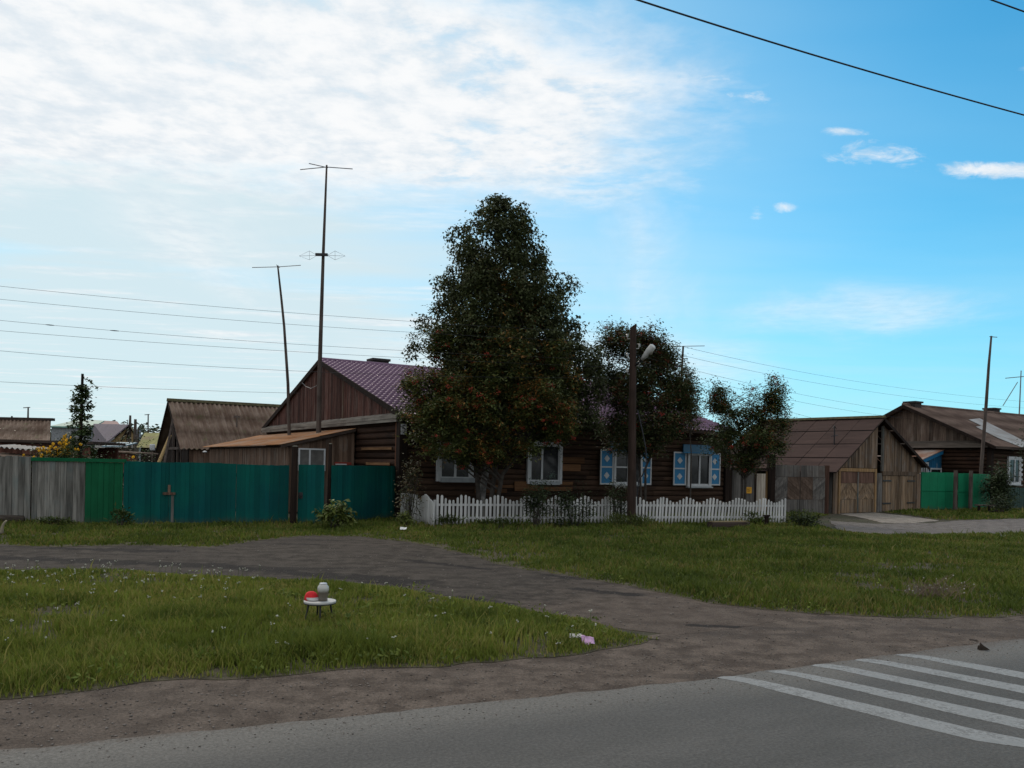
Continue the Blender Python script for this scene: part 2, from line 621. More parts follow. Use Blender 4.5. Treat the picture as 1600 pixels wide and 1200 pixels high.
def asphalt_mat():
    M = Mat('asphalt', 0.85, 0.3)
    nt = M.nt
    x, y, z = M.xyz()
    fine = noise(nt, M.obj, 38, 4, 0.8).step(0.28, 0.72)
    grit = noise(nt, M.obj, 16, 6, 0.7)
    mid = noise(nt, mapped(nt, M.obj, (0.35, 1, 1)), 1.6, 6, 0.65)
    big = noise(nt, mapped(nt, M.obj, (0.15, 1, 1)), 0.6, 4)
    c = colmix(nt, mid.step(0.3, 0.7), (0.066, 0.063, 0.058), (0.092, 0.087, 0.081))
    c = colmix(nt, big.step(0.4, 0.7) * 0.6, c, (0.066, 0.063, 0.060))
    dust = (y * -1.0 + mid * 0.7 - 0.35).step(0.95, 0.25)
    c = colmix(nt, dust * 0.8, c, (0.135, 0.126, 0.114))
    edge = (y * -1.0 + (grit - 0.5) * 0.7 + (mid - 0.5) * 0.5).step(0.22, 0.0)
    c = colmix(nt, edge * 0.85, c, (0.098, 0.080, 0.067))
    pits = grit.step(0.36, 0.24)
    c = colmix(nt, pits * 0.35, c, (0.05, 0.048, 0.045))
    crk = noise(nt, mapped(nt, M.obj, (1, 1, 1), (3, 9, 0)), 0.9, 8, 0.7)
    cr = ((crk - 0.5).abs()).step(0.006, 0.0) * (mid.step(0.45, 0.6))
    c = colmix(nt, cr * 0.6, c, (0.035, 0.033, 0.031))
    c = scale_col(nt, c, fine * 0.7 + 0.62)
    M.color(c)
    M.bump(fine + grit, 0.4, 0.012)
    return M.m


edge_px = [(0, 1175), (200, 1156), (400, 1137), (700, 1106), (1000, 1074), (1120, 1061), (1260, 1042), (1395, 1025), (1500, 1011), (1600, 999)]
eg = g2(edge_px)
left = (eg[0][0] - rd.x * 45, eg[0][1] - rd.y * 45)
right = (eg[-1][0] + rd.x * 60, eg[-1][1] + rd.y * 60)
line = [left] + eg + [right]
rl = []
for i, p in enumerate(line[:-1]):
    a, b = Vector(p), Vector(line[i + 1])
    k = max(1, int((b - a).length / 0.12)) if 0 < i < len(line) - 2 else 40
    for j in range(k):
        q = a + (b - a) * (j / k)
        q += Vector((-rd.y, rd.x)) * (mnoise.noise(Vector((q.x * 2.2, q.y * 2.2, 3))) * 0.05 + mnoise.noise(Vector((q.x * 9, q.y * 9, 8))) * 0.025)
        rl.append((q.x, q.y))
rl.append(line[-1])
perp = Vector((rd.y, -rd.x))
far = [(right[0] + perp.x * 9, right[1] + perp.y * 9), (left[0] + perp.x * 9, left[1] + perp.y * 9)]
Mr = (Matrix.Translation((E0.x, E0.y, 0)) @ Matrix.Rotation(rang, 4, 'Z'))
Mi = Mr.inverted()
loc_poly = [tuple((Mi @ Vector((x, y, 0)))[:2]) for x, y in (rl + far)]
road = sheet('road', loc_poly, 0.0, asphalt_mat(), base_z=-0.014)
road.location = (E0.x, E0.y, 0.012)
road.rotation_euler = (0, 0, rang)


def zebra_mat():
    M = Mat('road_paint', 0.7, 0.3)
    nt = M.nt
    fine = noise(nt, M.pos, 40, 5, 0.75)
    mid = noise(nt, M.pos, 5, 5, 0.65)
    wear = (fine * 0.5 + mid * 0.5).step(0.47, 0.58)
    c = colmix(nt, mid.step(0.3, 0.7), (0.185, 0.185, 0.18), (0.275, 0.275, 0.268))
    c = colmix(nt, wear * 0.8, c, (0.11, 0.106, 0.10))
    M.color(c)
    M.bump(fine, 0.25, 0.006)
    return M.m


m_zebra = zebra_mat()
lo = [(1120, 1061.5), (1165, 1069.5), (1210, 1081.5), (1262, 1094.5), (1315, 1108), (1420, 1135), (1525, 1160), (1600, 1171)]
hi = [(1600, 1158), (1525, 1143), (1420, 1118), (1337, 1099), (1262, 1081.5), (1212, 1070.5), (1180, 1063.5), (1150, 1059), (1128, 1059.5)]
loG, hiG = [Vector(p) for p in g2(lo)], [Vector(p) for p in g2(hi)]
dd = (loG[-1] - loG[4]).normalized()
loG.append(loG[-1] + dd * 4)
hiG.insert(0, hiG[0] + dd * 4)
z1, z5 = G(1120, 1061), G(1397, 1025.4)
st = Vector(((z5.x - z1.x) / 4, (z5.y - z1.y) / 4))
for k in range(5):
    pl = [(p.x + st.x * k, p.y + st.y * k) for p in loG + hiG]
    pl = ragged(pl, 0.016, 0.035, seed=k + 30)
    o = sheet('crosswalk_stripe', pl, 0.016, m_zebra, kind='structure', base_z=0.010)
    tag(o, group='painted stripes of the crossing')

# dirt track, shoulder, lawns, paths
island_px = [(-900, 1172), (-260, 1112), (0, 1089), (100, 1084), (200, 1075), (300, 1067), (400, 1062), (480, 1058), (580, 1047), (700, 1040), (780, 1033),
             (900, 1020), (985, 1009), (1036, 1000), (1000, 990), (900, 968), (780, 946), (690, 931), (600, 916), (480, 908), (400, 904), (300, 899),
             (200, 893), (0, 892), (-260, 890), (-900, 884)]
main_px = [(-900, 836), (-260, 846), (0, 851), (90, 855), (200, 852), (330, 856), (400, 845), (480, 838), (560, 839), (640, 848), (700, 858), (740, 872), (780, 884), (860, 894), (920, 907), (1000, 919), (1100, 940), (1180, 951), (1290, 961), (1400, 965), (1500, 966), (1600, 964), (1900, 958),
           (1900, 834), (1600, 835), (1500, 836), (1400, 837), (1350, 835), (1290, 826), (1270, 815), (1300, 803), (1120, 786), (1000, 785), (800, 782), (640, 795), (620, 806), (500, 816), (300, 814), (100, 812), (0, 811), (-260, 806), (-900, 796)]
right_px = [(1372, 800), (1440, 798), (1550, 796), (1700, 795), (1900, 795), (1900, 808), (1600, 811), (1520, 813), (1465, 812.5), (1420, 806)]
shoulder_px = [(-900, 1262), (-400, 1215), (0, 1178), (400, 1140), (1000, 1077), (1120, 1064), (1395, 1028), (1600, 1003), (1900, 968), (1900, 955), (1600, 960), (1400, 960), (1180, 947), (1060, 985), (980, 1000), (780, 1026), (480, 1050), (200, 1068), (0, 1082), (-400, 1118), (-900, 1165)]
path_px = [(1296, 814), (1370, 819), (1450, 818), (1512, 813), (1600, 811), (1900, 806), (1900, 836), (1600, 838), (1400, 839), (1310, 830)]
apron_px = [(1312, 803.5), (1366, 801.5), (1420, 807), (1466, 814), (1425, 818.5), (1380, 817.5), (1342, 809)]

shoulder_g = ragged(g2(shoulder_px), 0.05, 0.25, 1)
sheet('road_shoulder', shoulder_g, 0.004, m_shoulder)
track_px = [(-900, 830), (-260, 842), (0, 846), (330, 850), (480, 833), (640, 843), (770, 868), (860, 888), (1000, 914), (1180, 946), (1290, 958), (1180, 978), (1060, 992), (980, 984), (780, 950), (600, 922), (400, 910), (0, 898), (-260, 896), (-900, 892)]
sheet('dirt_track', ragged(g2(track_px), 0.06, 0.3, 2), 0.006, m_track)
island = ragged(g2(island_px), 0.13, 0.12, 4)
mainl = ragged(g2(main_px), 0.20, 0.2, 5)
rightl = ragged(g2(right_px), 0.12, 0.3, 6)
sheet('lawn', island, 0.010, m_lawnsoil)
sheet('lawn', mainl, 0.010, m_lawnsoil)
sheet('gravel_path', ragged(g2(path_px), 0.15, 0.3, 7), 0.014, m_gravel)
sheet('lawn', rightl, 0.018, m_lawnsoil)
sheet('garage_apron', ragged(g2(apron_px), 0.08, 0.3, 8), 0.022, m_apron)


# ------------------------------------------------------------------ grass
def grassmat(name, c1, c2, dry, dryamt, deep):
    M = Mat(name, 0.7, 0.2)
    nt = M.nt
    big = noise(nt, M.pos, 0.55, 4, 0.6)
    mid = noise(nt, M.pos, 2.2, 3, 0.6)
    c = colmix(nt, M.isl, c1, c2)
    c = colmix(nt, mid.step(0.46, 0.62) * 0.8, c, deep)
    c = scale_col(nt, c, big.step(0.3, 0.7) * 0.5 + 0.75)
    r2 = (M.isl * 17.3)._m('FRACT')
    c = colmix(nt, (big * 1.4 - 0.7 + dryamt + (r2 - 0.5) * 0.6).step(0.1, 0.45), c, dry)
    M.color(c)
    tr = nt.nodes.new('ShaderNodeBsdfTranslucent')
    nt.links.new(c.s, tr.inputs[0])
    mx = nt.nodes.new('ShaderNodeMixShader')
    mx.inputs[0].default_value = 0.3
    nt.links.new(M.b.outputs[0], mx.inputs[1])
    nt.links.new(tr.outputs[0], mx.inputs[2])
    nt.links.new(mx.outputs[0], nt.nodes['Material Output'].inputs['Surface'])
    return M.m


def vnoise(x, y, sc, seed):
    """cheap smooth value noise, vectorised"""
    r = np.random.default_rng(seed)
    T = r.random((64, 64))
    X, Y = x * sc, y * sc
    i, j = np.floor(X).astype(int), np.floor(Y).astype(int)
    fx, fy = X - i, Y - j
    fx, fy = fx * fx * (3 - 2 * fx), fy * fy * (3 - 2 * fy)
    g = lambda a, b: T[a % 64, b % 64]
    return (g(i, j) * (1 - fx) + g(i + 1, j) * fx) * (1 - fy) + (g(i, j + 1) * (1 - fx) + g(i + 1, j + 1) * fx) * fy


def grass(name, poly, mat, dens, hfun, seed, holes=(), lean=0.75, wmin=0.00075, zb=0.01, xr=None, spill=None):
    r = np.random.default_rng(seed)
    P2 = np.array(poly)
    x0, y0 = P2.min(0)
    x1, y1 = P2.max(0)
    if xr:
        x0, x1 = max(x0, xr[0]), min(x1, xr[1])
    out_x, out_y = [], []
    # sample in depth bands so near ground gets the many blades and far ground fewer
    yb = np.arange(y0, y1, 1.0)
    for ya in yb:
        n = int((x1 - x0) * 1.0 * dens(ya + 0.5))
        xs, ys = r.uniform(x0, x1, n), r.uniform(ya, ya + 1.0, n)
        # only where a visitor a few steps off could still see it
        k = np.abs(xs) < ys * 0.72 + 2.5
        k &= inpoly(xs, ys, poly)
        # tufts
        t = vnoise(xs, ys, 1.7, seed + 1) * 0.6 + vnoise(xs, ys, 5.0, seed + 2) * 0.4
        k &= r.random(n) < np.clip(0.35 + 1.3 * t, 0, 1)
        bare = vnoise(xs, ys, 0.8, seed + 9) * .6 + vnoise(xs, ys, 3.1, seed + 10) * .4
        k &= r.random(n) < np.clip((bare - .22) * 6, .12, 1)
        out_x.append(xs[k]); out_y.append(ys[k])
    x, y = np.concatenate(out_x), np.concatenate(out_y)
    n = len(x)
    # shorter, sparser growth toward the trodden borders
    Q = P2[::2]
    D = np.full(n, 9.0)
    A_, B_ = Q, np.roll(Q, -1, 0)
    for i0 in range(0, n, 20000):
        px_, py_ = x[i0:i0 + 20000, None], y[i0:i0 + 20000, None]
        ex, ey = (B_ - A_)[:, 0][None], (B_ - A_)[:, 1][None]
        tt = np.clip(((px_ - A_[:, 0][None]) * ex + (py_ - A_[:, 1][None]) * ey) / (ex * ex + ey * ey + 1e-9), 0, 1)
        D[i0:i0 + 20000] = np.sqrt(((px_ - A_[:, 0][None] - tt * ex) ** 2 + (py_ - A_[:, 1][None] - tt * ey) ** 2).min(1))
    sel = r.random(n) < np.clip(.35 + D * 2.2, 0, 1)
    x, y, D = x[sel], y[sel], D[sel]
    n = len(x)
    edge_h = np.clip(.25 + D * 1.5, 0, 1)
    t = vnoise(x, y, 1.1, seed + 3) * 0.65 + vnoise(x, y, 3.6, seed + 4) * 0.35
    tall = r.random(n) < .012
    h = hfun(x, y) * edge_h * np.where(tall, 2.1, 1.0) * (0.35 + 1.3 * t) * r.uniform(0.6, 1.25, n)
    w = np.maximum(0.0035, wmin * y) * r.uniform(0.7, 1.3, n)
    a = r.uniform(0, 2 * PI, n)
    az = r.uniform(0, 2 * PI, n)
    L = h * r.uniform(0.1, 1.0, n) * lean
    dx, dy = np.cos(az) * L, np.sin(az) * L
    wx, wy = np.cos(a) * w, np.sin(a) * w
    V = np.empty((n, 5, 3), np.float32)
    V[:, 0] = np.stack([x - wx, y - wy, np.full(n, zb)], 1)
    V[:, 1] = np.stack([x + wx, y + wy, np.full(n, zb)], 1)
    V[:, 2] = np.stack([x + wx * .75 + dx * .3, y + wy * .75 + dy * .3, zb + h * .6], 1)
    V[:, 3] = np.stack([x - wx * .75 + dx * .3, y - wy * .75 + dy * .3, zb + h * .6], 1)
    V[:, 4] = np.stack([x + dx, y + dy, zb + h], 1)
    idx = np.arange(n) * 5
    F = np.stack([idx, idx + 1, idx + 2, idx, idx + 2, idx + 3, idx + 3, idx + 2, idx + 4], 1)
    o = mesh_np(name, V.reshape(-1, 3), F, 3, mat)
    tag(o, kind='stuff')
    return o, n


m_grass_near = grassmat('island_grass', (0.096, 0.134, 0.016), (0.165, 0.195, 0.031), (0.225, 0.20, 0.055), 0.12, (0.060, 0.088, 0.012))
m_grass_main = grassmat('lawn_grass', (0.060, 0.094, 0.011), (0.115, 0.142, 0.021), (0.165, 0.140, 0.042), 0.08, (0.038, 0.064, 0.009))


def h_island(x, y):
    return np.interp(y, [7, 9, 10.5, 13], [0.17, 0.13, 0.085, 0.085]) * np.where((np.abs(x + 2.3) < .5) & (np.abs(y - 9.6) < .9), .7, 1)


def h_main(x, y):
    return np.clip(0.10 + (np.abs(vnoise(x, y, 0.35, 77)) - 0.5) * 0.06, 0.05, 0.16) + np.where(y > 24, 0.03, 0)


o, n1 = grass('grass', island, m_grass_near, lambda y: 3000 * min(1, (8.5 / y) ** 1.5), h_island, 21, xr=(-17, 4))
tag(o, 'tall grass with white flowers on the island between track and road', 'grass')
o, n2 = grass('grass', mainl, m_grass_main, lambda y: 900 * min(1, (12 / y) ** 1.3), h_main, 31, lean=0.9, wmin=0.0008, xr=(-24, 26))
tag(o, 'mown green grass running from the fences down to the dirt track', 'grass')
o, n3 = grass('grass', rightl, m_grass_main, lambda y: 90, h_main, 41, lean=0.7, wmin=0.0011, xr=(10, 32), zb=0.018)
tag(o, 'narrow strip of grass before the green gates on the right', 'grass')
print('grass blades', n1, n2, n3)

# white yarrow heads in the island grass
fl = MB()
st_ = MB()
cnt = 0
while cnt < 150:
    if cnt < 105:
        px, py = random.uniform(-40, 420), 893 + abs(random.gauss(0, 26))
    else:
        px, py = random.uniform(0, 980), random.uniform(905, 1030)
    g = G(px, py)
    if not inpoly(np.array([g.x]), np.array([g.y]), island)[0]:
        continue
    h = random.uniform(0.14, 0.24)
    cx, cy = g.x + random.uniform(-.03, .03), g.y + random.uniform(-.03, .03)
    st_.tube([(g.x, g.y, 0.01), (cx, cy, h)], 0.003, 4)
    for q in range(random.randint(2, 5)):
        a, d_ = random.uniform(0, 2 * PI), random.uniform(0, 0.030)
        fl.lathe([(0.004, -0.006), (random.uniform(.006, .012), 0.0), (0.004, 0.006)], (cx + math.cos(a) * d_, cy + math.sin(a) * d_, h + random.uniform(-.012, .012)), 6)
    cnt += 1
wf = fl.build('wildflowers', plain('yarrow_white', (0.36, 0.36, 0.30), 0.8, 0.1))
tag(wf, 'small white yarrow flowers dotted through the grass island', 'wildflowers', kind='stuff')
st_.build('stems', plain('flower_stem', (0.05, 0.075, 0.02), 0.7), wf)

# loose stones on the shoulder and track
def pebbles(name, poly, n, smin, smax, seed, mat, label, z=0.006):
    r = np.random.default_rng(seed)
    P2 = np.array(poly)
    out = []
    while sum(len(q) for q in out) < n:
        y = r.uniform(max(4, P2[:, 1].min()), min(24, P2[:, 1].max()), 20000)
        x = r.uniform(-1, 1, 20000) * (y * 0.7 + 1)
        keep = inpoly(x, y, poly) & (r.random(20000) < (7 / y) ** 1.2)
        out.append(np.stack([x[keep], y[keep]], 1))
    c = np.concatenate(out)[:n]
    base = np.array([(1, 0, 0), (0, 1, 0), (-1, 0, 0), (0, -1, 0), (0, 0, 1), (0, 0, -1)], np.float32)
    fi = np.array([(0, 1, 4), (1, 2, 4), (2, 3, 4), (3, 0, 4), (1, 0, 5), (2, 1, 5), (3, 2, 5), (0, 3, 5)])
    s = smin + (smax - smin) * r.random(n) ** 3
    sc = s[:, None, None] * (np.array([1, 1, 0.55])[None, None] * r.uniform(0.6, 1.3, (n, 6, 3)))
    a = r.uniform(0, 2 * PI, n)
    V = base[None] * sc
    ca, sa = np.cos(a)[:, None], np.sin(a)[:, None]
    X = V[..., 0] * ca - V[..., 1] * sa + c[:, 0:1]
    Y = V[..., 0] * sa + V[..., 1] * ca + c[:, 1:2]
    Z = V[..., 2] + z + s[:, None] * 0.2
    V = np.stack([X, Y, Z], 2).reshape(-1, 3)
    F = (np.arange(n)[:, None, None] * 6 + fi[None]).reshape(-1)
    o = mesh_np(name, V, F, 3, mat)
    tag(o, label, 'gravel', kind='stuff')


edge_strip = [(p[0] + perp.x * .0, p[1] + perp.y * .0) for p in rl[40:-1]]
edge_strip = edge_strip + [(p[0] + perp.x * .45, p[1] + perp.y * .45) for p in edge_strip[::-1]]


def stonemat():
    M = Mat('loose_stone', 0.9, 0.2)
    c = colmix(M.nt, M.isl, (0.065, 0.055, 0.048), (0.20, 0.175, 0.155))
    M.color(c)
    return M.m


m_stone = stonemat()
pebbles('gravel', shoulder_g, 4500, 0.003, 0.015, 5, m_stone, 'loose stones scattered over the road shoulder')
pebbles('gravel', edge_strip, 1100, 0.002, 0.011, 9, m_stone, 'fine grit strewn along the edge of the asphalt', z=0.013)
pebbles('gravel', ragged(g2(track_px), 0.0, 1.0, 2), 1500, 0.005, 0.022, 6, m_stone, 'loose stones on the dirt track', z=0.008)
# ------------------------------------------------------------------ shared building helpers
LANG = math.atan2(.524, .852)


class Frame:
    """a building's own axes: x along the street front, y into the plot"""

    def __init__(self, o, ang):
        self.o = Vector((o[0], o[1], 0))
        self.ang = ang
        self.ex = Vector((math.cos(ang), math.sin(ang), 0))
        self.ey = Vector((-math.sin(ang), math.cos(ang), 0))

    def loc(self, p):
        q = Vector(p) - self.o
        return Vector((q.dot(self.ex), q.dot(self.ey), p[2]))

    def w(self, x, y, z=0.0):
        return self.o + self.ex * x + self.ey * y + Vector((0, 0, z))

    def on_y(self, px, py, y0=0.0):
        a, b = ray(px, py)
        dv = Vector((a, 1, 0))
        n = self.ey
        t = (self.o + self.ey * y0).dot(n) / dv.dot(n)
        p = Vector((a * t, t, EYE + b * t))
        q = self.loc(p)
        return q.x, p.z

    def on_x(self, px, py, x0=0.0):
        a, b = ray(px, py)
        dv = Vector((a, 1, 0))
        n = self.ex
        t = (self.o + self.ex * x0).dot(n) / dv.dot(n)
        p = Vector((a * t, t, EYE + b * t))
        q = self.loc(p)
        return q.y, p.z


def lerp(a, b, t):
    return a + (b - a) * t


def logs_x(mb, x0, x1, y, z0, z1, h=0.235, r=0.07, splits=True, seed=0):
    """horizontal logs along x with rounded outer face at y (outward is -y)"""
    rr = random.Random(seed)
    z = z0
    while z < z1 - 0.05:
        zt = min(z + h * rr.uniform(.75, 1.2), z1)
        xs = [x0]
        if splits:
            x = x0 + rr.uniform(1.2, 3.5)
            while x < x1 - 0.8:
                xs.append(x)
                x += rr.uniform(1.0, 3.8)
        xs.append(x1)
        hh = zt - z
        off = rr.uniform(-.008, .008)
        for a, b in zip(xs[:-1], xs[1:]):
            o2 = off + rr.uniform(-.006, .006)
            pr = [(0.10, 0.0), (0.0 + 0.02, 0.008), (-r * .75, hh * .25), (-r, hh * .5), (-r * .75, hh * .75), (0.02, hh - .008), (0.10, hh)]
            mb.prism([(a + .004, y + o2 + p, z + q) for p, q in pr], (b - a - .008, 0, 0))
        z = zt


def logs_y(mb, y0, y1, x, z0, z1, h=0.235, r=0.07, seed=0):
    rr = random.Random(seed)
    z = z0
    while z < z1 - 0.05:
        hh = min(h, z1 - z)
        off = rr.uniform(-.008, .008)
        pr = [(0.10, 0.0), (0.02, 0.008), (-r * .75, hh * .25), (-r, hh * .5), (-r * .75, hh * .75), (0.02, hh - .008), (0.10, hh)]
        mb.prism([(x + off + p, y0, z + q) for p, q in pr][::-1], (0, y1 - y0, 0))
        z += hh


def vplanks_y(mb, y0, y1, x, zb, zt, w=0.14, t=0.025, seed=0, gap=0.006, jit=0.01):
    """vertical boards in the plane x, running along y; zb, zt are functions of y"""
    rr = random.Random(seed)
    y = y0
    while y < y1 - 0.03:
        ww = min(w * rr.uniform(0.8, 1.2), y1 - y)
        a, b = y + gap / 2, y + ww - gap / 2
        xo = x + rr.uniform(-jit, jit)
        q = [(xo - t, a, zb(a)), (xo, a, zb(a)), (xo, b, zb(b)), (xo - t, b, zb(b)), (xo - t, a, zt(a)), (xo, a, zt(a)), (xo, b, zt(b)), (xo - t, b, zt(b))]
        if min(zt(a), zt(b)) > max(zb(a), zb(b)) + .01:
            mb.hexa(q)
        y += ww


def vplanks_x(mb, x0, x1, y, zb, zt, w=0.14, t=0.025, seed=0, gap=0.007, jit=0.008, top=0.0, tilt=0.0):
    rr = random.Random(seed)
    x = x0
    while x < x1 - 0.03:
        ww = min(w * rr.uniform(0.8, 1.2), x1 - x)
        a, b = x + gap / 2, x + ww - gap / 2
        yo = y + rr.uniform(-jit, jit)
        k = rr.uniform(-top, top)
        s = rr.uniform(-tilt, tilt)
        q = [(a, yo - t, zb(a)), (b, yo - t, zb(b)), (b, yo, zb(b)), (a, yo, zb(a)), (a + s, yo - t, zt(a) + k), (b + s, yo - t, zt(b) + k), (b + s, yo, zt(b) + k), (a + s, yo, zt(a) + k)]
        mb.hexa(q)
        x += ww


def corr_roof(nx, x0, x1, sl, rows, fun, amp, period, step=0.012, samples=6, flat=False):
    """corrugated sheeting: grid over (x, s) with s the way up the slope; fun(x, s, h) gives the point"""
    n = int((x1 - x0) / period * samples)
    xs = np.linspace(x0, x1, n + 1)
    prof = np.cos(xs / period * 2 * PI) * amp
    if flat:
        prof = np.sign(np.cos(xs / period * 2 * PI)) * amp * 0 + np.where(np.abs(((xs / period) % 1) - .5) > .42, amp, 0)
    V, F = [], []
    ss = []
    for k in range(rows):
        a, b = sl * k / rows, sl * (k + 1) / rows
        ss += [(a, step), (lerp(a, b, .5), step * .5), (b - 1e-3, 0.0)]
    for s_, h in ss:
        for i, x in enumerate(xs):
            V.append(fun(x, s_, prof[i] + h))
    m = len(xs)
    for j in range(len(ss) - 1):
        for i in range(m - 1):
            F.append((j * m + i, j * m + i + 1, (j + 1) * m + i + 1, (j + 1) * m + i))
    return V, F


# ------------------------------------------------------------------ the log house behind the tall trees
HO = (-3.69, 27.7)
H1 = Frame(HO, LANG)
HL, HD, ZE, ZR = 15.1, 16.6, 3.5, 6.05
house = thing('log_house', 'dark log house with purple tiled roof and white framed windows behind the white picket fence', 'house', (HO[0], HO[1], 0), LANG)


def roof_z(y):
    return ZE + (ZR - ZE) * (1 - abs(y - HD / 2) / (HD / 2))


def in_house(p, pad=0.12):
    q = H1.loc(p)
    if -0.5 < q.x < HL + 0.6 and -0.75 < q.y < HD + .5:
        if q.y > -pad and -pad < q.x < HL + pad and q.z < roof_z(min(max(q.y, 0), HD)) + 0.25:
            return True
        if q.y <= 0 and 3.05 < q.z < 3.62:
            return True
    return False


# front windows as surveyed (edges on the wall)
WIN = []
for (xa, xb, yt, yb) in ((680, 737, 692, 752), (821, 875, 690, 756), (956, 1000, 703, 757), (1071, 1108, 707, 760)):
    x0_, _ = H1.on_y(xa, yb)
    x1_, _ = H1.on_y(xb, yb)
    z0_ = H1.on_y((xa + xb) / 2, yb)[1]
    z1_ = H1.on_y((xa + xb) / 2, yt)[1]
    WIN.append((x0_, x1_, z0_, z1_))

mb = MB()
logs_x(mb, 0.14, HL - .12, 0.0, 0.42, 3.44, h=.19, r=.016, seed=3)
front = mb.build('log_wall', m_log, house)
mb = MB()
logs_y(mb, 0.14, HD - .12, 0.0, 0.42, 3.42, h=.23, r=.04, seed=5)
mb.build('gable_log_wall', m_log_y, house)
mb = MB()
mb.box(HL - .15, HL, 0.14, HD - .14, .42, 3.44)
mb.build('end_wall', m_dark, house)
mb = MB()
mb.box(.14, HL - .12, HD - .12, HD, .42, 3.44)
mb.build('back_wall', m_log, house)
mb = MB()
mb.box(0.1, HL - .06, 0.06, .3, 0, .42)
mb.box(0.06, .28, 0.3, HD - .1, 0, .42)
mb.box(HL - .3, HL - .06, 0.3, HD - .1, 0, .42)
mb.build('plinth', m_plinth, house)
# lighter repaired boards in the log front
mb = MB()
for (xa, xb, ya, yb) in ((876, 911, 714, 724), (876, 905, 725, 736), (820, 893, 752, 758), (802, 838, 752, 760), (802, 892, 760, 767), (770, 800, 757, 762), (740, 790, 764, 770)):
    x0_, za = H1.on_y(xa, yb)
    x1_, zb_ = H1.on_y(xb, yb)
    zt_ = H1.on_y((xa + xb) / 2, ya)[1]
    zz_ = H1.on_y((xa + xb) / 2, yb)[1]
    mb.box(x0_, x1_, -.095, -.06, zz_, zt_ - .01)
mb.build('replacement_board', m_board_light, house)

# corner casings
mb = MB()
mb.box(-.13, .16, -.13, .16, 0, 3.44)
mb.build('corner_board', m_dark, house)
mb = MB()
mb.box(-.10, -.075, .165, .30, 1.7, 3.38)
mb.build('reddish_corner_strip', wood('red_strip', (0.09, 0.035, 0.02), (0.16, 0.075, 0.04), 'z', .2), house)
mb = MB()
mb.box(HL - .16, HL + .10, -.12, .16, 0, 3.44)
mb.build('corner_board', m_dark, house)
mb = MB()
for (xa, xb, ya) in ((568, 615, 701), (575, 612, 724)):
    ya_, z_ = H1.on_x(xa, ya)
    yb_, _ = H1.on_x(xb, ya)
    mb.box(-.085, -.06, min(ya_, yb_), max(ya_, yb_), z_ - .05, z_ + .04)
mb.build('ochre_slat', wood('ochre_slat', (0.09, 0.045, 0.022), (0.18, 0.10, 0.05), 'y', .4), house)

# gable: boards, ledge, barge boards
mb = MB()
vplanks_y(mb, .25, HD - .2, -.02, lambda y: 3.5, lambda y: roof_z(y) - .05, .15, .025, 8)
mb.build('gable_boards', m_redwood, house)
mb = MB()
yy, zz0 = H1.on_x(538, 640)
mb.box(-.075, -.046, yy - .05, yy + .05, 3.56, roof_z(yy) - .12)
mb.build('pale_batten', m_shedwood, house)
mb = MB()
mb.prism([(-.03, .0, 3.60), (-.20, .0, 3.48), (-.20, .0, 3.42), (-.03, .0, 3.42)], (0, HD, 0))
mb.box(-.24, -.20, -.05, HD + .05, 3.38, 3.50)
mb.box(-.22, -.17, .0, HD, 3.27, 3.38)
mb.build('gable_ledge', m_grey_y, house)

OV, OVG = 0.36, 0.12      # overhangs
slope = (ZR - ZE) / (HD / 2)
cs = math.sqrt(1 + slope * slope)
SLN = (HD / 2 + OV) * cs


def tile_pt(x, s, h):
    y = -OV + s / cs
    z = ZE + 0.10 + slope * y
    return (x, y - h * slope / cs, z + h / cs)


V, F = corr_roof(0, -OVG, HL + .45, SLN, 26, tile_pt, 0.026, 0.21, step=0.052)
roof = mesh_np('roof', V, np.array(F).ravel(), 4, m_tile, house, smooth=False)
mb = MB()
z0_ = ZE + 0.08 - slope * OV
mb.prism([(-OVG, HD + OV, z0_ + .02), (-OVG, HD / 2, ZR + .10), (-OVG, HD / 2, ZR + .04), (-OVG, HD + OV, z0_ - .03)], (HL + OVG + .45, 0, 0))
mb.build('back_roof_slope', m_tile, roof)
mb = MB()
mb.tube([(-OVG - .02, HD / 2, ZR + .12), (HL + .46, HD / 2, ZR + .12)], .075, 8)
mb.build('ridge_cap', m_tile, roof)
for x in (-OVG - .035, HL + .455):
    for s_ in (1, -1):
        ye = -OV if s_ == 1 else HD + OV
        mb = MB()
        mb.prism([(x, ye, z0_ - .16), (x, HD / 2, ZR - .10), (x, HD / 2, ZR + .10), (x, ye, z0_ + .05)], (.032, 0, 0))
        mb.build('barge_board', m_dark, house)
mb = MB()
# boarded soffits
mb.prism([(-OVG + .01, -OV, z0_ - .01), (-OVG + .01, 0.1, ZE - .03), (-OVG + .01, .1, ZE - .07), (-OVG + .01, -OV, z0_ - .05)], (HL + OVG + .4, 0, 0))
mb.prism([(-OVG + .02, .1, ZE + .0), (-OVG + .02, HD / 2, ZR - .02), (-OVG + .02, HD / 2, ZR - .05), (-OVG + .02, .1, ZE - .03)], (OVG, 0, 0))
mb.prism([(-OVG + .02, HD - .1, ZE + .0), (-OVG + .02, HD / 2, ZR - .02), (-OVG + .02, HD / 2, ZR - .05), (-OVG + .02, HD - .1, ZE - .03)], (OVG, 0, 0))
mb.box(-OVG, HL + .44, -OV - .004, -OV + .02, z0_ - .09, z0_ + .03)
mb.build('eave_board', m_dark_x, house)
mb = MB()
mb.prism([(HL - .1, .1, 3.4), (HL - .1, HD - .1, 3.4), (HL - .1, HD / 2, ZR - .02)], (.06, 0, 0))
mb.build('end_gable', m_dark, house)
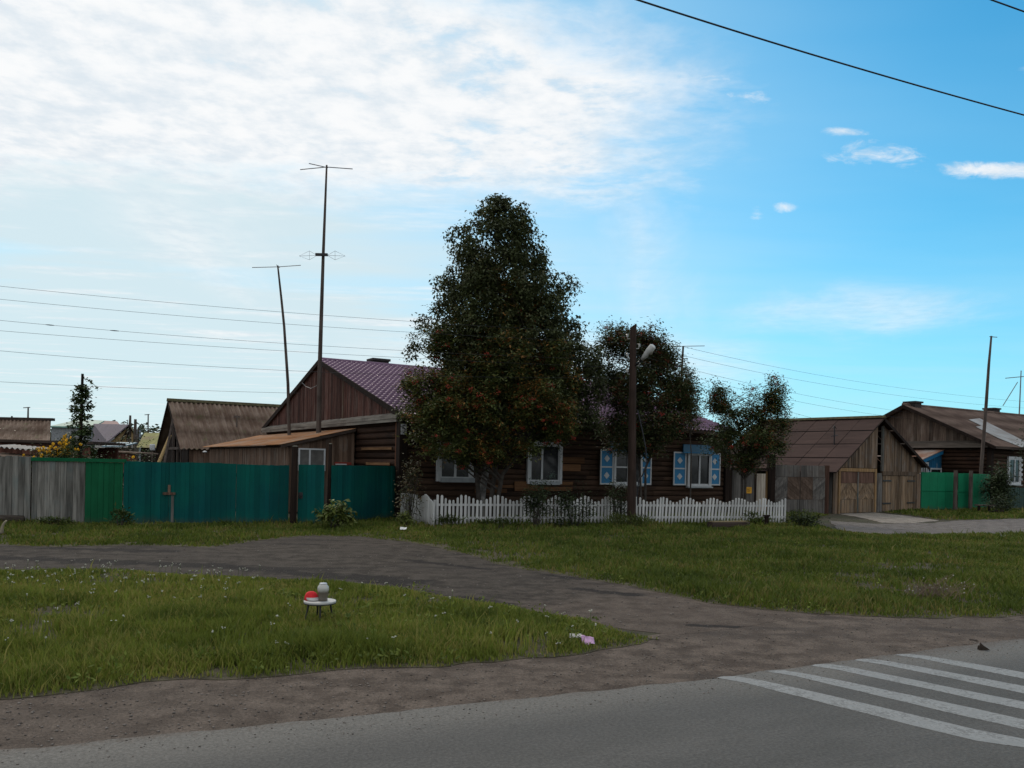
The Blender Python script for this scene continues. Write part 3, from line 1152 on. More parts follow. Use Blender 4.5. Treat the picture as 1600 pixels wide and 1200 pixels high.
# chimney on the far slope, its top over the ridge
mb = MB()
cxl = None
for t in np.linspace(0, 10, 400):
    p = H1.w(t, HD / 2 + .5)
    if abs((p.x / p.y) - ray(594, 570)[0]) < .0015:
        cxl = t
        break
mb.box(cxl - .36, cxl + .36, HD / 2 + .25, HD / 2 + .85, ZR - .6, ZR + .30)
mb.box(cxl - .42, cxl + .42, HD / 2 + .19, HD / 2 + .91, ZR + .30, ZR + .40)
mb.build('chimney', m_brick, roof)

# number plate
mb = MB()
xn, zn = H1.on_y(634, 670, -.13)
mb.box(-.10, .10, -.15, -.133, zn - .19, zn + .16)
np_ = mb.build('number_plate', m_white, house)
mb = MB()
pts = [(.045, zn + .11), (-.035, zn + .11), (-.04, zn + .01), (.01, zn + .03), (.042, zn - .01), (.045, zn - .07), (.02, zn - .115), (-.02, zn - .12), (-.045, zn - .10)]
for a, b in zip(pts[:-1], pts[1:]):
    mb.tube([(a[0], -.156, a[1]), (b[0], -.156, b[1])], .012, 6)
mb.build('numeral_five', m_black, np_)


def window(parent, x0, x1, z0, z1, casing=0.11, cmat=None, fmat=None, sashes=2, sillz=0.06, y=-.085, split=.5, curtain=True, plants=False):
    """cased window: casing boards, white frame, mullion, panes, sill"""
    mb = MB()
    c = casing
    mb.box(x0, x0 + c, y - .05, y + .05, z0, z1)
    mb.box(x1 - c, x1, y - .05, y + .05, z0, z1)
    mb.box(x0 + c, x1 - c, y - .046, y + .05, z1 - c, z1)
    mb.box(x0 + c, x1 - c, y - .046, y + .05, z0, z0 + c * .8)
    win = mb.build('window', cmat or m_white, parent)
    a, b, lo_, hi_ = x0 + c, x1 - c, z0 + c * .8, z1 - c
    mb = MB()
    f = .055
    xm = lerp(a, b, split)
    mb.box(a, a + f, y - .03, y + .03, lo_, hi_)
    mb.box(b - f, b, y - .03, y + .03, lo_, hi_)
    mb.box(xm - f * .75, xm + f * .75, y - .034, y + .03, lo_, hi_)
    for p, q in ((a + f, xm - f * .75), (xm + f * .75, b - f)):
        mb.box(p, q, y - .03, y + .03, lo_, lo_ + f)
        mb.box(p, q, y - .03, y + .03, hi_ - f, hi_)
    mb.build('frame', fmat or m_white, win)
    mb = MB()
    mb.box(a + f, xm - f * .75, y + .0, y + .012, lo_ + f, hi_ - f)
    mb.build('pane', m_glass, win)
    mb = MB()
    mb.box(xm + f * .75, b - f, y + .0, y + .012, lo_ + f, hi_ - f)
    mb.build('pane', m_glass, win)
    if sillz:
        mb = MB()
        mb.box(x0 - .02, x1 + .02, y - .13, y + .05, z0 - sillz, z0 - .002)
        mb.build('sill', m_greyframe if cmat is None else cmat, win)
    return win


def shutter(parent, x0, x1, z0, z1, y=-.10):
    f = .055
    xm, zm = (x0 + x1) / 2, (z0 + z1) / 2
    mb = MB()
    mb.box(x0, x0 + f, y - .04, y, z0, z1)
    mb.box(x1 - f, x1, y - .04, y, z0, z1)
    for za, zb_ in ((z0, z0 + f), (zm - f / 2, zm + f / 2), (z1 - f, z1)):
        mb.box(x0 + f, x1 - f, y - .038, y, za, zb_)
    s_ = mb.build('shutter', m_white, parent)
    for za, zb_ in ((z0 + f, zm - f / 2), (zm + f / 2, z1 - f)):
        mb = MB()
        mb.box(x0 + f, x1 - f, y - .022, y - .004, za, zb_)
        mb.build('panel', m_blue, s_)
        zc = (za + zb_) / 2
        mb = MB()
        w_, h_ = (x1 - x0) * .21, (zb_ - za) * .23
        mb.prism([(xm - w_, y - .023, zc), (xm, y - .023, zc - h_), (xm + w_, y - .023, zc), (xm, y - .023, zc + h_)], (0, -.012, 0))
        mb.build('diamond', m_white, s_)
    return s_


w1 = window(house, *WIN[0], casing=.13, sillz=.0)
mb = MB(); mb.box(WIN[0][0] + .14, WIN[0][1] + .02, -.20, -.03, WIN[0][2] - .03, WIN[0][2] + .12); mb.build('sill', m_greyframe, w1)
w2 = window(house, *WIN[1], casing=.12, sillz=.0, split=.40)
mb = MB(); mb.box(WIN[1][0] + .12, WIN[1][1] - .12, -.20, -.03, WIN[1][2] - .03, WIN[1][2] + .10); mb.build('sill', m_greyframe, w2)
w3 = window(house, *WIN[2], casing=.06, fmat=m_white)
w4 = window(house, *WIN[3], casing=.07, fmat=m_white)
# small crossbar in the third window, curtains behind the panes of the wide ones
mb = MB()
x0_, x1_, z0_, z1_ = WIN[2]
mb.box(x0_ + .08, (x0_ + x1_) / 2, -.125, -.10, lerp(z0_, z1_, .48), lerp(z0_, z1_, .52))
mb.build('glazing_bar', m_white, w3)


def sx(px, py=740):
    return H1.on_y(px, py, -.1)[0]


def szz(px, py):
    return H1.on_y(px, py, -.1)[1]


for wn, (l0, l1), (r0, r1), (yt, yb), (h0, h1, hy0, hy1) in (
        (w3, (937, 957.5), (1000, 1017), (702, 757), (952, 1006, 690, 704)),
        (w4, (1051.5, 1071), (1107, 1124.5), (706, 758), (1066, 1112, 695, 707))):
    shutter(wn, sx(l0), sx(l1), szz(l0 + 9, yb), szz(l0 + 9, yt))
    shutter(wn, sx(r0), sx(r1), szz(l0 + 9, yb), szz(l0 + 9, yt))
    xa, xb = sx(h0), sx(h1)
    za, zb_ = szz((h0 + h1) / 2, hy1), szz((h0 + h1) / 2, hy0)
    mb = MB()
    mb.prism([(xa - .06, -.22, za), (xb + .06, -.22, za), (xb - .05, -.10, zb_), (xa + .05, -.10, zb_)], (0, .05, 0))
    hd = mb.build('head_board', m_bluehead, wn)
    mb = MB()
    mb.box(xa - .08, xb + .08, -.235, -.10, za - .045, za - .004)
    mb.build('head_ledge', m_blue, hd)
# white flowers in a box under the third window are cut from the sill line
mb = MB()
xa, xb = sx(958), sx(981)
zc = szz(968, 760)
rr = random.Random(2)
for k in range(40):
    x, z = rr.uniform(xa, xb), zc + rr.uniform(-.06, .09)
    mb.lathe([(.005, -.02), (rr.uniform(.02, .04), 0), (.005, .02)], (x, -.24 + rr.uniform(-.04, .04), z), 6)
mb.build('window_box_flowers', plain('window_flowers', (0.42, 0.42, 0.40), .8), w3)
# potted greenery seen in the second window
mb = MB()
for k in range(50):
    x = lerp(WIN[1][0], WIN[1][1], .72) + rr.gauss(0, .10)
    z = WIN[1][2] + .22 + abs(rr.gauss(0, .12))
    a = rr.uniform(0, 2 * PI)
    mb.add([(x, -.088, z), (x + .03 * math.cos(a), -.089, z + .03 * math.sin(a)), (x + .055 * math.cos(a + .5), -.088, z + .055 * math.sin(a + .5))], [(0, 1, 2)])
mb.build('potted_leaves', plain('pot_plant', (0.10, 0.16, 0.12), .7), w2)

# ------------------------------------------------------------------ lean-to on the gable side
LY0, LY1, LXD = 4.08, 17.4, 2.59
lean = thing('lean_to', 'plank lean-to with rust orange sheet roof against the gable of the log house', 'shed', (HO[0], HO[1], 0), LANG)
LZ0, LZ1 = 2.52, 3.16


def lz(x):
    return LZ1 + (LZ1 - LZ0) * (x / LXD)     # x runs 0 .. -LXD


mb = MB()
vplanks_x(mb, -LXD + .05, -.1, LY0, lambda x: 0.05, lambda x: lz(x) - .04, .16, .025, 12)
mb.build('front_wall', m_shedwood, lean)
mb = MB()
vplanks_y(mb, LY0 + .02, LY1 - .05, -LXD + .05, lambda y: .05, lambda y: LZ0 - .06, .20, .025, 13)
mb.build('side_wall', m_shedwood, lean)
mb = MB()
mb.box(-LXD + .06, -.1, LY1 - .06, LY1, .05, LZ0)
mb.box(-LXD - .0, -LXD + .14, LY0 + .0, LY1, LZ0 - .14, LZ0 - .06)
mb.build('eave_beam', m_dark, lean)


def lean_pt(x, s, h):      # x along y here
    xx = -LXD - .30 + s * .9705
    return (xx, x, lz(xx) + .015 + h)


V, F = corr_roof(0, LY0 - .12, LY1 + .1, (LXD + .30 - .08) / .9705, 2, lean_pt, 0.018, .16, step=.012)
mesh_np('roof', V, np.array(F).ravel(), 4, m_rust, lean)
mb = MB()
mb.prism([(-LXD - .3, LY0 - .14, lz(-LXD - .3) - .10), (-.1, LY0 - .14, lz(-.1) - .10), (-.1, LY0 - .14, lz(-.1) + .0), (-LXD - .3, LY0 - .14, lz(-LXD - .3))], (0, .03, 0))
mb.build('barge_board', m_dark_x, lean)
# window in the lean-to front
xa, zt_ = H1.on_y(466, 700, LY0 - .03)
xb, _ = H1.on_y(508, 700, LY0 - .03)
zb_ = 1.55
mb = MB()
yf = LY0 - .06
f = .055
xm = lerp(xa, xb, .42)
mb.box(xa, xb, yf - .03, yf + .02, zt_ - f, zt_)
mb.box(xa, xb, yf - .03, yf + .02, zb_, zb_ + f)
for x in (xa, xm - f / 2, xb - f):
    mb.box(x, x + f, yf - .03, yf + .02, zb_ + f, zt_ - f)
lw = mb.build('window', m_white, lean)
mb = MB()
mb.box(xa + f, xm - f / 2, yf, yf + .012, zb_ + f, zt_ - f)
mb.build('pane', m_curtain if False else plain('dull_pane', (0.10, 0.095, 0.09), .25, .5, var=.3, scale=3), lw)
mb = MB()
mb.box(xm + f / 2, xb - f, yf, yf + .012, zb_ + f, zt_ - f)
mb.build('pane', bpy.data.materials['dull_pane'], lw)
# red and white painted board on the right of the wall
mb = MB()
xa, zc = H1.on_y(523, 724, LY0 - .05)
xb, _ = H1.on_y(549, 724, LY0 - .05)
mb.box(xa, xb, LY0 - .07, LY0 - .03, zc - .05, zc + .05)
rb = mb.build('red_board', plain('red_board', (0.20, 0.03, 0.02), .7), lean)
mb = MB()
mb.box(xa + .02, lerp(xa, xb, .7), LY0 - .085, LY0 - .072, zc - .05, zc - .01)
mb.build('white_strip', m_white, rb)
mb = MB()
yl, zl = H1.on_x(322, 706, -LXD)
mb.lathe([(.02, -.04), (.10, -.03), (.11, 0.0), (.07, .035), (.02, .05)], (-LXD - .06, yl, zl), 14)
mb.build('round_wall_lamp', m_white, lean)

# ------------------------------------------------------------------ tall corrugated shed behind
SN = (-16.75, 43.0)
H2 = Frame(SN, LANG)
shed = thing('barn', 'tall shed with brown corrugated roof and an open gable behind the teal fence', 'shed', (SN[0], SN[1], 0), LANG)
BD, BL, BZE, BZR = 7.3, 8.5, 2.5, 5.05
bs = (BZR - BZE) / (BD / 2)
bcs = math.sqrt(1 + bs * bs)


def barn_z(y):
    return BZE + (BZR - BZE) * (1 - abs(y - BD / 2) / (BD / 2))


def barn_pt(x, s, h):
    y = -.25 + s / bcs
    z = BZE + bs * y + .04
    return (x, y - h * bs / bcs, z + h / bcs)


V, F = corr_roof(0, -.45, BL + .2, (BD / 2 + .25) * bcs, 3, barn_pt, .05, .25, step=.04)
br = mesh_np('roof', V, np.array(F).ravel(), 4, m_slate, shed)
mb = MB()
mb.prism([(-.45, BD + .25, BZE - bs * .25), (-.45, BD / 2, BZR + .06), (-.45, BD / 2, BZR), (-.45, BD + .25, BZE - bs * .25 - .06)], (BL + .65, 0, 0))
mb.build('back_roof_slope', m_slate, br)
mb = MB()
mb.prism([(-.5, BD / 2 - .20, BZR - .02), (-.5, BD / 2 + .16, BZR - .02), (-.5, BD / 2 + .02, BZR + .15), (-.5, BD / 2 - .05, BZR + .15)], (BL + .75, 0, 0))
mb.build('ridge_board', m_moss, br)
for s_ in (1, -1):
    ye = -.25 if s_ == 1 else BD + .25
    mb = MB()
    mb.prism([(-.47, ye, BZE - bs * .25 - .14), (-.47, BD / 2, BZR - .12), (-.47, BD / 2, BZR + .02), (-.47, ye, BZE - bs * .25)], (.03, 0, 0))
    mb.build('barge_board', m_dark, shed)
mb = MB()
vplanks_y(mb, 0.05, BD * .24, .02, lambda y: .05, lambda y: barn_z(y) - .05, .17, .025, 20)
mb.build('gable_boards', m_dark, shed)
mb = MB()
vplanks_y(mb, BD * .62, BD - .05, .02, lambda y: .05, lambda y: barn_z(y) - .05, .17, .025, 21)
mb.build('gable_boards', m_dark, shed)
mb = MB()
for y in (BD * .26, BD * .42, BD * .60):
    mb.box(-.05, .07, y - .06, y + .06, 0, barn_z(y) - .06)
mb.box(-.06, .03, .1, BD - .1, 2.38, 2.52)
mb.build('gable_posts', m_pole, shed)
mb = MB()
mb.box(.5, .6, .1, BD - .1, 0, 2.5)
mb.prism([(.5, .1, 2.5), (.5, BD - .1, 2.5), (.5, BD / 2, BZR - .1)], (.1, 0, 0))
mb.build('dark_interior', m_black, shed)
mb = MB()
vplanks_x(mb, .05, BL, 0.0, lambda x: .05, lambda x: BZE - .05, .17, .025, 22)
mb.build('front_wall', m_shedwood, shed)
mb = MB()
mb.box(.05, BL, BD - .05, BD, .05, BZE)
mb.box(BL - .05, BL, 0.03, BD - .05, .05, BZE)
mb.build('back_wall', m_dark, shed)
# a little cross-shaped vent on the slope
yv = 1.55
xv = None
for t in np.linspace(0, 8, 500):
    p = H2.w(t, yv)
    if abs(p.x / p.y - ray(371, 664)[0]) < .001:
        xv = t
        break
xv = xv or 3.5
zv = barn_z(yv)
mb = MB()
mb.tube([(xv, yv, zv - .1), (xv, yv, zv + .75)], .035, 8)
mb.box(xv - .17, xv + .17, yv - .04, yv + .04, zv + .62, zv + .72)
mb.build('vent_pipe', m_pole, br)
# ------------------------------------------------------------------ plank fences and gates on the left


def seg(a, b):
    a, b = Vector((a[0], a[1], 0)), Vector((b[0], b[1], 0))
    d_ = b - a
    return a, d_.length, math.atan2(d_.y, d_.x)


fa0 = G(0, 818); fa1 = G(47, 818)
dl = (fa1 - fa0).normalized()
fstart = fa0 - dl * 12.0
g192, g368, g452, g463, g508, g514, g622 = G(192, 820), G(368, 820.5), G(451, 821), G(463, 821.5), G(507, 822), G(514, 821), G(623, 811)


def top_at(px, py, Y):
    return P(px, py, Y).z


# grey fence at the edge
a, L, an = seg(fstart, fa1)
t = thing('plank_fence', 'weathered grey plank fence at the left edge, an old log at its foot', 'fence', a, an)
z_ = top_at(20, 713, 23)
mb = MB(); vplanks_x(mb, 0, L, 0, lambda x: .03, lambda x: z_, .155, .026, 31, top=.02, jit=.012)
mb.build('boards', m_greywood, t)
for z in (.45, 1.45):
    mb = MB()
    mb.box(0, L, .03, .09, z, z + .10)
    mb.build('rail', m_dark_x, t)
# grey and green fence with a green cap
a, L, an = seg(fa1, g192)
LG = (G(133, 819) - fa1).length
t = thing('plank_fence', 'short fence of bare grey boards ending in green painted ones under a green cap board', 'fence', a, an)
z_ = top_at(120, 722, 23.2)
mb = MB(); vplanks_x(mb, 0.03, LG, 0, lambda x: .0, lambda x: z_, .15, .026, 33, top=.006, jit=.012)
mb.build('grey_boards', m_greywood, t)
mb = MB(); vplanks_x(mb, LG + .005, L - .02, 0, lambda x: .0, lambda x: z_, .16, .026, 34, top=.006)
mb.build('green_boards', m_green, t)
mb = MB(); mb.box(0.02, L + .05, -.07, .06, z_ + .012, z_ + .11)
mb.build('cap_board', m_green, t)
for z in (.45, 1.35):
    mb = MB()
    mb.box(0, L, .03, .09, z, z + .10)
    mb.build('rail', m_dark_x, t)
# teal yard gates
a, L, an = seg(g192, g452)
t = thing('yard_gates', 'wide teal board gates with a rough wooden latch left of the dark gate post', 'gate', a, an)
zl_, zr_ = top_at(192, 720, 23.5), top_at(450, 727, 24.5)
LM = (g368 - g192).length
LM0 = (G(264, 820) - g192).length
zt = lambda x: lerp(zl_, zr_, x / L) - .012 * math.sin(x * 2.1)
for x0_, x1_, sd_ in ((.0, LM0 - .004, 41), (LM0 + .004, LM - .004, 42), (LM + .004, L - .02, 43)):
    mb = MB(); vplanks_x(mb, x0_, x1_, 0, lambda x: .05, zt, .135, .025, sd_, top=.006, jit=.013, gap=.0015)
    mb.build('gate_leaf', m_teal, t)
mb = MB()
mb.box(LM0 - .16, LM0 + .17, -.075, -.035, .86, .93)
mb.box(LM0 - .03, LM0 + .04, -.06, -.032, .93, 1.14)
mb.build('latch', m_shedwood, t)
mb = MB()
mb.box(LM0 + .06, LM0 + .13, -.045, -.033, .08, .84)
mb.build('bare_batten', m_greywood, t)
mb = MB()
mb.box(.3, L, -.02, .04, -.02, .045)
mb.build('sill_board', m_greywood, t)
for z in (.4, 1.4):
    mb = MB()
    mb.box(.05, L - .05, .03, .09, z, z + .10)
    mb.build('rail', m_dark_x, t)


def gate_post(g, r, h, label, mat, tilt=0.0, cap=None):
    t = thing('gate_post', label, 'post', (g.x, g.y, 0))
    mb = MB()
    mb.tube([(0, 0, -.1), (tilt * .5, 0, h * .5), (tilt, 0, h)], [r * 1.05, r, r * .96], 10)
    mb.build('post', mat, t, False)
    if cap:
        mb = MB()
        mb.lathe([(r * .9, 0.003), (r * .98, .015), (r * .5, .03)], (tilt, 0, h), 10)
        mb.build('cut_top', cap, t)
    return t


m_cut = plain('cut_wood', (0.13, 0.125, 0.10), .9)
gp = G(457.5, 822)
gate_post(gp, .092, top_at(458, 698, gp.y) - 0, 'thick dark post between the teal gates and the narrow wicket', m_dark, 0.02, m_cut)
gp2 = G(511, 821); gp2.y += .12
gate_post(gp2, .052, top_at(514, 694, gp2.y), 'thin dark post between the narrow wicket and the right teal fence', m_dark, 0.03, m_cut)
# wicket
a, L, an = seg(g463, g508)
t = thing('wicket_gate', 'narrow teal wicket with black ring handle between two dark posts', 'gate', a, an)
zt_ = top_at(485, 726, 24.5)
mb = MB(); vplanks_x(mb, .03, L - .03, 0, lambda x: .0, lambda x: zt_, .14, .025, 45, top=.003, jit=.010, gap=.0015)
mb.build('door_boards', m_teal, t)
mb = MB()
mb.box(.05, .17, -.06, -.033, .80, .98)
mb.tube([(.10, -.075, .93), (.06, -.085, .89), (.10, -.085, .84), (.15, -.085, .88), (.11, -.075, .93)], .012, 6)
mb.build('handle', m_iron, t)
for z in (.4, 1.35):
    mb = MB()
    mb.box(.05, L - .05, .02, .06, z, z + .10)
    mb.build('rail', m_dark_x, t)
# right teal fence to the house corner
a, L, an = seg(g514, g622)
t = thing('plank_fence', 'teal board fence running from the thin post to the corner of the log house', 'fence', a, an)
za, zb_ = top_at(516, 727, g514.y), top_at(620, 728, g622.y)
mb = MB(); vplanks_x(mb, 0.06, L, 0, lambda x: .0, lambda x: lerp(za, zb_, x / L), .14, .025, 47, top=.004, jit=.012, gap=.0015)
mb.build('boards', m_teal, t)
for z in (.4, 1.4):
    mb = MB()
    mb.box(.05, L - .05, .03, .09, z, z + .10)
    mb.build('rail', m_dark_x, t)
# old log at the left foot
lg0, lg1 = G(-60, 818), G(42, 818.5)
t = thing('old_log', 'old dark log lying along the foot of the grey fence', 'log', (lg0.x, lg0.y - .16, 0))
dv = lg1 - lg0
mb = MB(); mb.tube([(0, 0, .14), (dv.x * .3, dv.y * .3, .15), (dv.x * .7, dv.y * .7, .135), (dv.x, dv.y, .13)], [.13, .125, .12, .11], 10)
mb.build('log', wood('old_log', (0.03, 0.024, 0.02), (0.085, 0.07, 0.058), 'x', .2), t, True)

# ------------------------------------------------------------------ white picket fence


def picket_run(t, x0, x1, pitch, hfun, lean, seed, w=.072, base=.03):
    """one panel of pickets standing on its rails"""
    rr = random.Random(seed)
    mb = MB()
    x = x0
    while x < x1:
        h = hfun(x) + rr.uniform(-.012, .012)
        k = lean(x) + rr.uniform(-.012, .012)
        ww = w * rr.uniform(.88, 1.1)
        b0 = base + rr.uniform(-.02, .03)
        yo = rr.uniform(-.006, .006)
        p = [(x, yo - .02), (x + ww, yo - .02), (x + ww, yo), (x, yo)]
        lowp = [(q[0], q[1], b0) for q in p]
        top = [(q[0] + k * h, q[1], h - .03) for q in p]
        mb.hexa(lowp + top)
        n = len(mb.v)
        # pointed head
        xm = x + ww / 2 + k * h
        mb.add([top[0], top[1], top[2], top[3], (xm - .012 + k * .03, yo - .02, h), (xm + .012 + k * .03, yo - .02, h), (xm + .012 + k * .03, yo, h), (xm - .012 + k * .03, yo, h)],
               [(4, 5, 6, 7), (0, 1, 5, 4), (1, 2, 6, 5), (2, 3, 7, 6), (3, 0, 4, 7)])
        x += pitch * rr.uniform(.94, 1.06)
    return mb.build('picket_panel', m_whitep, t)


pk0, pk1 = G(680, 822.5), G(1226, 819)
a, L, an = seg(pk0, pk1)
pf = thing('picket_fence', 'long white picket fence with wavy top in front of the log house', 'fence', a, an)
# crests of the waves surveyed along the fence
crest_px = [683, 722, 775, 826, 866, 912, 948, 992, 1032, 1070, 1108, 1150, 1190, 1226]
PD = (pk1 - pk0).normalized()


def along(px):
    aa, _ = ray(px, 800)
    # intersect the bearing with the fence line
    # pk0 + s*PD has x/y = aa
    return (aa * pk0.y - pk0.x) / (PD.x - aa * PD.y)


cr = [along(p) for p in crest_px]


def pk_h(x):
    # height of a crest and dip, easing from crest to crest
    hc = lerp(0.97, 0.93, x / L)
    for c0, c1 in zip(cr[:-1], cr[1:]):
        if c0 <= x <= c1:
            u_ = (x - c0) / (c1 - c0)
            return hc - .17 * (.5 - .5 * math.cos(2 * PI * u_))
    return hc


def pk_lean(x):
    return np.interp(x, [0, along(960), along(1060), along(1120), along(1190), L], [.0, .0, .05, .09, .05, .0])


cuts = [0.0] + [along(p) for p in (757, 842, 948, 1032, 1120)] + [L]
for i, (c0, c1) in enumerate(zip(cuts[:-1], cuts[1:])):
    picket_run(pf, c0 + .02, c1 - .03, .128, pk_h, pk_lean, 60 + i)
for z in (.22, .62):
    mb = MB(); mb.box(.0, L, .004, .045, z, z + .07); mb.build('rail', m_whitep, pf)
for i, c in enumerate(cuts):
    mb = MB(); mb.box(c - .04, c + .04, .05, .13, -.1, .80); mb.build('post', m_greywood if i else m_whitep, pf)
# the little gate at the left end
gg0, gg1 = G(652, 819), G(677.5, 824)
a, L2, an2 = seg(gg0, gg1)
pg = thing('picket_gate', 'small white picket gate with peaked top beside the vine at the house corner', 'gate', a, an2)
picket_run(pg, 0.0, L2, .085, lambda x: 1.0 - .22 * abs(x / L2 - .5) * 2 - .05 * (x / L2), lambda x: 0, 71, w=.066, base=.0)
mb = MB(); mb.box(0, L2, .004, .04, .2, .26); mb.box(0, L2, .004, .04, .62, .68); mb.build('rail', m_whitep, pg)
mb = MB(); mb.tube([(L2 - .02, -.03, .40), (L2 + .06, -.04, .42), (L2 + .08, -.03, .36)], .012, 6); mb.build('latch', m_white, pg)

# short whitewashed board panel at the house corner
wb0, wb1 = G(626, 815), G(651, 818)
a, L3, an3 = seg(wb0, wb1)
t = thing('board_panel', 'short whitewashed board panel half hidden by the vine at the house corner', 'fence', a, an3)
mb = MB(); vplanks_x(mb, 0, L3, 0, lambda x: .0, lambda x: .92, .13, .025, 73, top=.03)
mb.build('boards', paint('whitewash', (0.40, 0.40, 0.385), (0.12, 0.115, 0.10), .52, isl=.4), t)

# ------------------------------------------------------------------ utility pole with lamp
ug = G(986.5, 824)
pole = thing('utility_pole', 'dark wooden utility pole with slant cut top and street lamp before the picket fence', 'utility pole', (ug.x, ug.y, 0))
ut = P(989.5, 506, ug.y)
dx_, hp = ut.x - ug.x, ut.z
mb = MB()
mb.tube([(0, 0, -.2), (dx_ * .5, 0, hp * .5), (dx_, 0, hp - .12)], [.15, .125, .105], 14, caps=True)
# slanting cut
n = len(mb.v)
ring = [Vector(mb.v[n - 14 + k]) for k in range(14)]
topv = [q + Vector((0, 0, .06 + (q.x - dx_) * .65)) for q in ring]
mb.add(ring + topv, [(i, (i + 1) % 14, 14 + (i + 1) % 14, 14 + i) for i in range(14)] + [tuple(range(14, 28))])
mb.build('pole', m_redpole, pole)
p0, p1, p2 = P(992, 572, ug.y - .05), P(1003, 562, ug.y - .3), P(1021, 540, ug.y - .6)
loc = lambda q: q - Vector((ug.x, ug.y, 0))
mb = MB(); mb.tube([loc(p0), loc(p1)], .028, 8); mb.tube([loc(p0) + Vector((0, 0, -.05)), loc(p0) + Vector((.02, .1, -.05))], .05, 8)
mb.build('lamp_arm', m_iron, pole)
q0, q1 = loc(p1), loc(p2)
mb = MB()
mb.tube([q0, lerp(q0, q1, .25), lerp(q0, q1, .6), lerp(q0, q1, .95), q1], [.05, .085, .11, .105, .07], 12)
lh = mb.build('lamp_head', plain('lamp_shell', (0.42, 0.42, 0.41), .5, .4, var=.15), pole, True)
mb = MB()
nz = Vector((.3, 0, -1)).normalized() * .05
mb.tube([lerp(q0, q1, .45) + nz, lerp(q0, q1, .65) + nz * 1.5, lerp(q0, q1, .92) + nz], [.05, .085, .05], 10)
mb.build('lamp_glass', plain('lamp_glass', (0.20, 0.19, 0.16), .25, .5), lh, True)
for py_, sx_ in ((530, -1), (545, 1), (572, 1), (560, -1), (585, -1)):
    q = loc(P(989, py_, ug.y))
    mb = MB()
    mb.tube([(q.x, 0, q.z), (q.x + sx_ * .17, -.06, q.z), (q.x + sx_ * .19, -.06, q.z + .06)], .014, 6)
    mb.lathe([(.022, 0), (.04, .02), (.03, .05), (.04, .08), (.02, .11)], (q.x + sx_ * .19, -.06, q.z + .05), 8)
    mb.build('insulator', plain('insulator_white', (0.35, 0.35, 0.34), .3, .5) if 'insulator_white' not in bpy.data.materials else bpy.data.materials['insulator_white'], pole)
# cable loop hanging down the pole
mb = MB()
pts = [P(x, y, ug.y + .02) for x, y in ((996, 640), (1003, 670), (1009, 700), (1010, 725), (1004, 742), (998, 750), (996, 770), (996, 790))]
mb.tube([loc(q) for q in pts], .02, 6)
mb.build('hanging_cable', m_wire, pole)

# ------------------------------------------------------------------ wires


def wire(label, pts, r, group):
    """sagging line through given points"""
    mb = MB()
    out = []
    for i in range(len(pts) - 1):
        a_, b_ = pts[i], pts[i + 1]
        for k in range(14):
            out.append(lerp(a_, b_, k / 14))
    out.append(pts[-1])
    mb.tube(out, r, 5)
    o = mb.build('power_line', m_wire, None, True)
    tag(o, label, 'cable', group)
    return o


def spl(p0, pm, p1, n=24):
    """parabola through three points, run on past both ends' middle"""
    return [p0 * ((1 - t) * (1 - 2 * t)) + pm * (4 * t * (1 - t)) + p1 * (t * (2 * t - 1)) for t in np.linspace(0, 1, n)]


def wy(px):      # depth of the street wires left of the pole at a bearing
    aa, _ = ray(px, 600)
    d2 = Vector((-.905, -.425))
    t_ = (aa * ug.y - ug.x) / (d2.x - aa * d2.y)
    return ug.y + d2.y * t_


wnames = ['highest of the wires crossing the sky on the left', 'second highest of the wires crossing the sky on the left', 'third wire down on the left with two dark splices',
         'fourth wire down crossing the sky on the left', 'fifth wire down on the left passing just over the house ridge']
lw_ = [((0, 447), (400, 485), (650, 502), (989, 522)), ((0, 467.5), (400, 503), (650, 519.5), (989, 536)), ((0, 500.5), (400, 534), (640, 548), (989, 563)),
       ((0, 516.5), (400, 547), (640, 558), (989, 575)), ((0, 548.5), (400, 575), (640, 588), (989, 590))]
for nm, pl in zip(wnames, lw_):
    xs_, ys_ = [p[0] for p in pl], [p[1] for p in pl]
    cf = np.polyfit(xs_, ys_, 2)
    pts = [P(x, np.polyval(cf, x), wy(x)) for x in np.linspace(-230, 985, 40)]
    o = wire(nm, pts, .0042, 'street wires left of the utility pole')
    if 'splices' in nm:
        for xa in (75, 176):
            mb = MB()
            mb.tube([P(x, np.polyval(cf, x), wy(x)) for x in np.linspace(xa - 4, xa + 10, 5)], [.006, .010, .012, .010, .006], 6)
            mb.build('splice', m_wire, o)
cf = np.polyfit([0, 200, 430], [596.5, 606, 613.5], 2)
wire('lowest wire on the left reaching behind the leaning antenna mast', [P(x, np.polyval(cf, x), lerp(27, 34, (x + 200) / 700)) for x in np.linspace(-200, 470, 24)], .006, 'street wires left of the utility pole')

rn = ['upper wire running right from the utility pole over the garages', 'second wire running right from the utility pole over the garages', 'third wire down right of the utility pole', 'fourth wire down right of the utility pole',
      'lowest wire right of the utility pole ending behind the garage roof']
rwp = [((1000, 526), (1090, 545), (1200, 571.5), (1400, 606), (1600, 627)), ((1000, 540), (1080, 557), (1200, 584), (1400, 619), (1600, 637)), ((1000, 558), (1075, 572), (1200, 607.5), (1390, 641), (1480, 652)),
       ((1000, 565), (1100, 592), (1200, 619), (1390, 650), (1430, 656)), ((1000, 570), (1110, 605), (1200, 634), (1270, 655), (1330, 668))]
for nm, pl in zip(rn, rwp):
    xs_, ys_ = [p[0] for p in pl], [p[1] for p in pl]
    cf = np.polyfit(xs_, ys_, 2)
    xe = xs_[-1] + (120 if xs_[-1] == 1600 else 0)
    pts = [P(x, np.polyval(cf, x), lerp(ug.y, ug.y + 34, (x - 989) / 611)) for x in np.linspace(990, xe, 40)]
    wire(nm, pts, .0055, 'wires right of the utility pole')
cf = np.polyfit([998, 1200, 1400, 1600], [0, 65, 123, 180], 2)
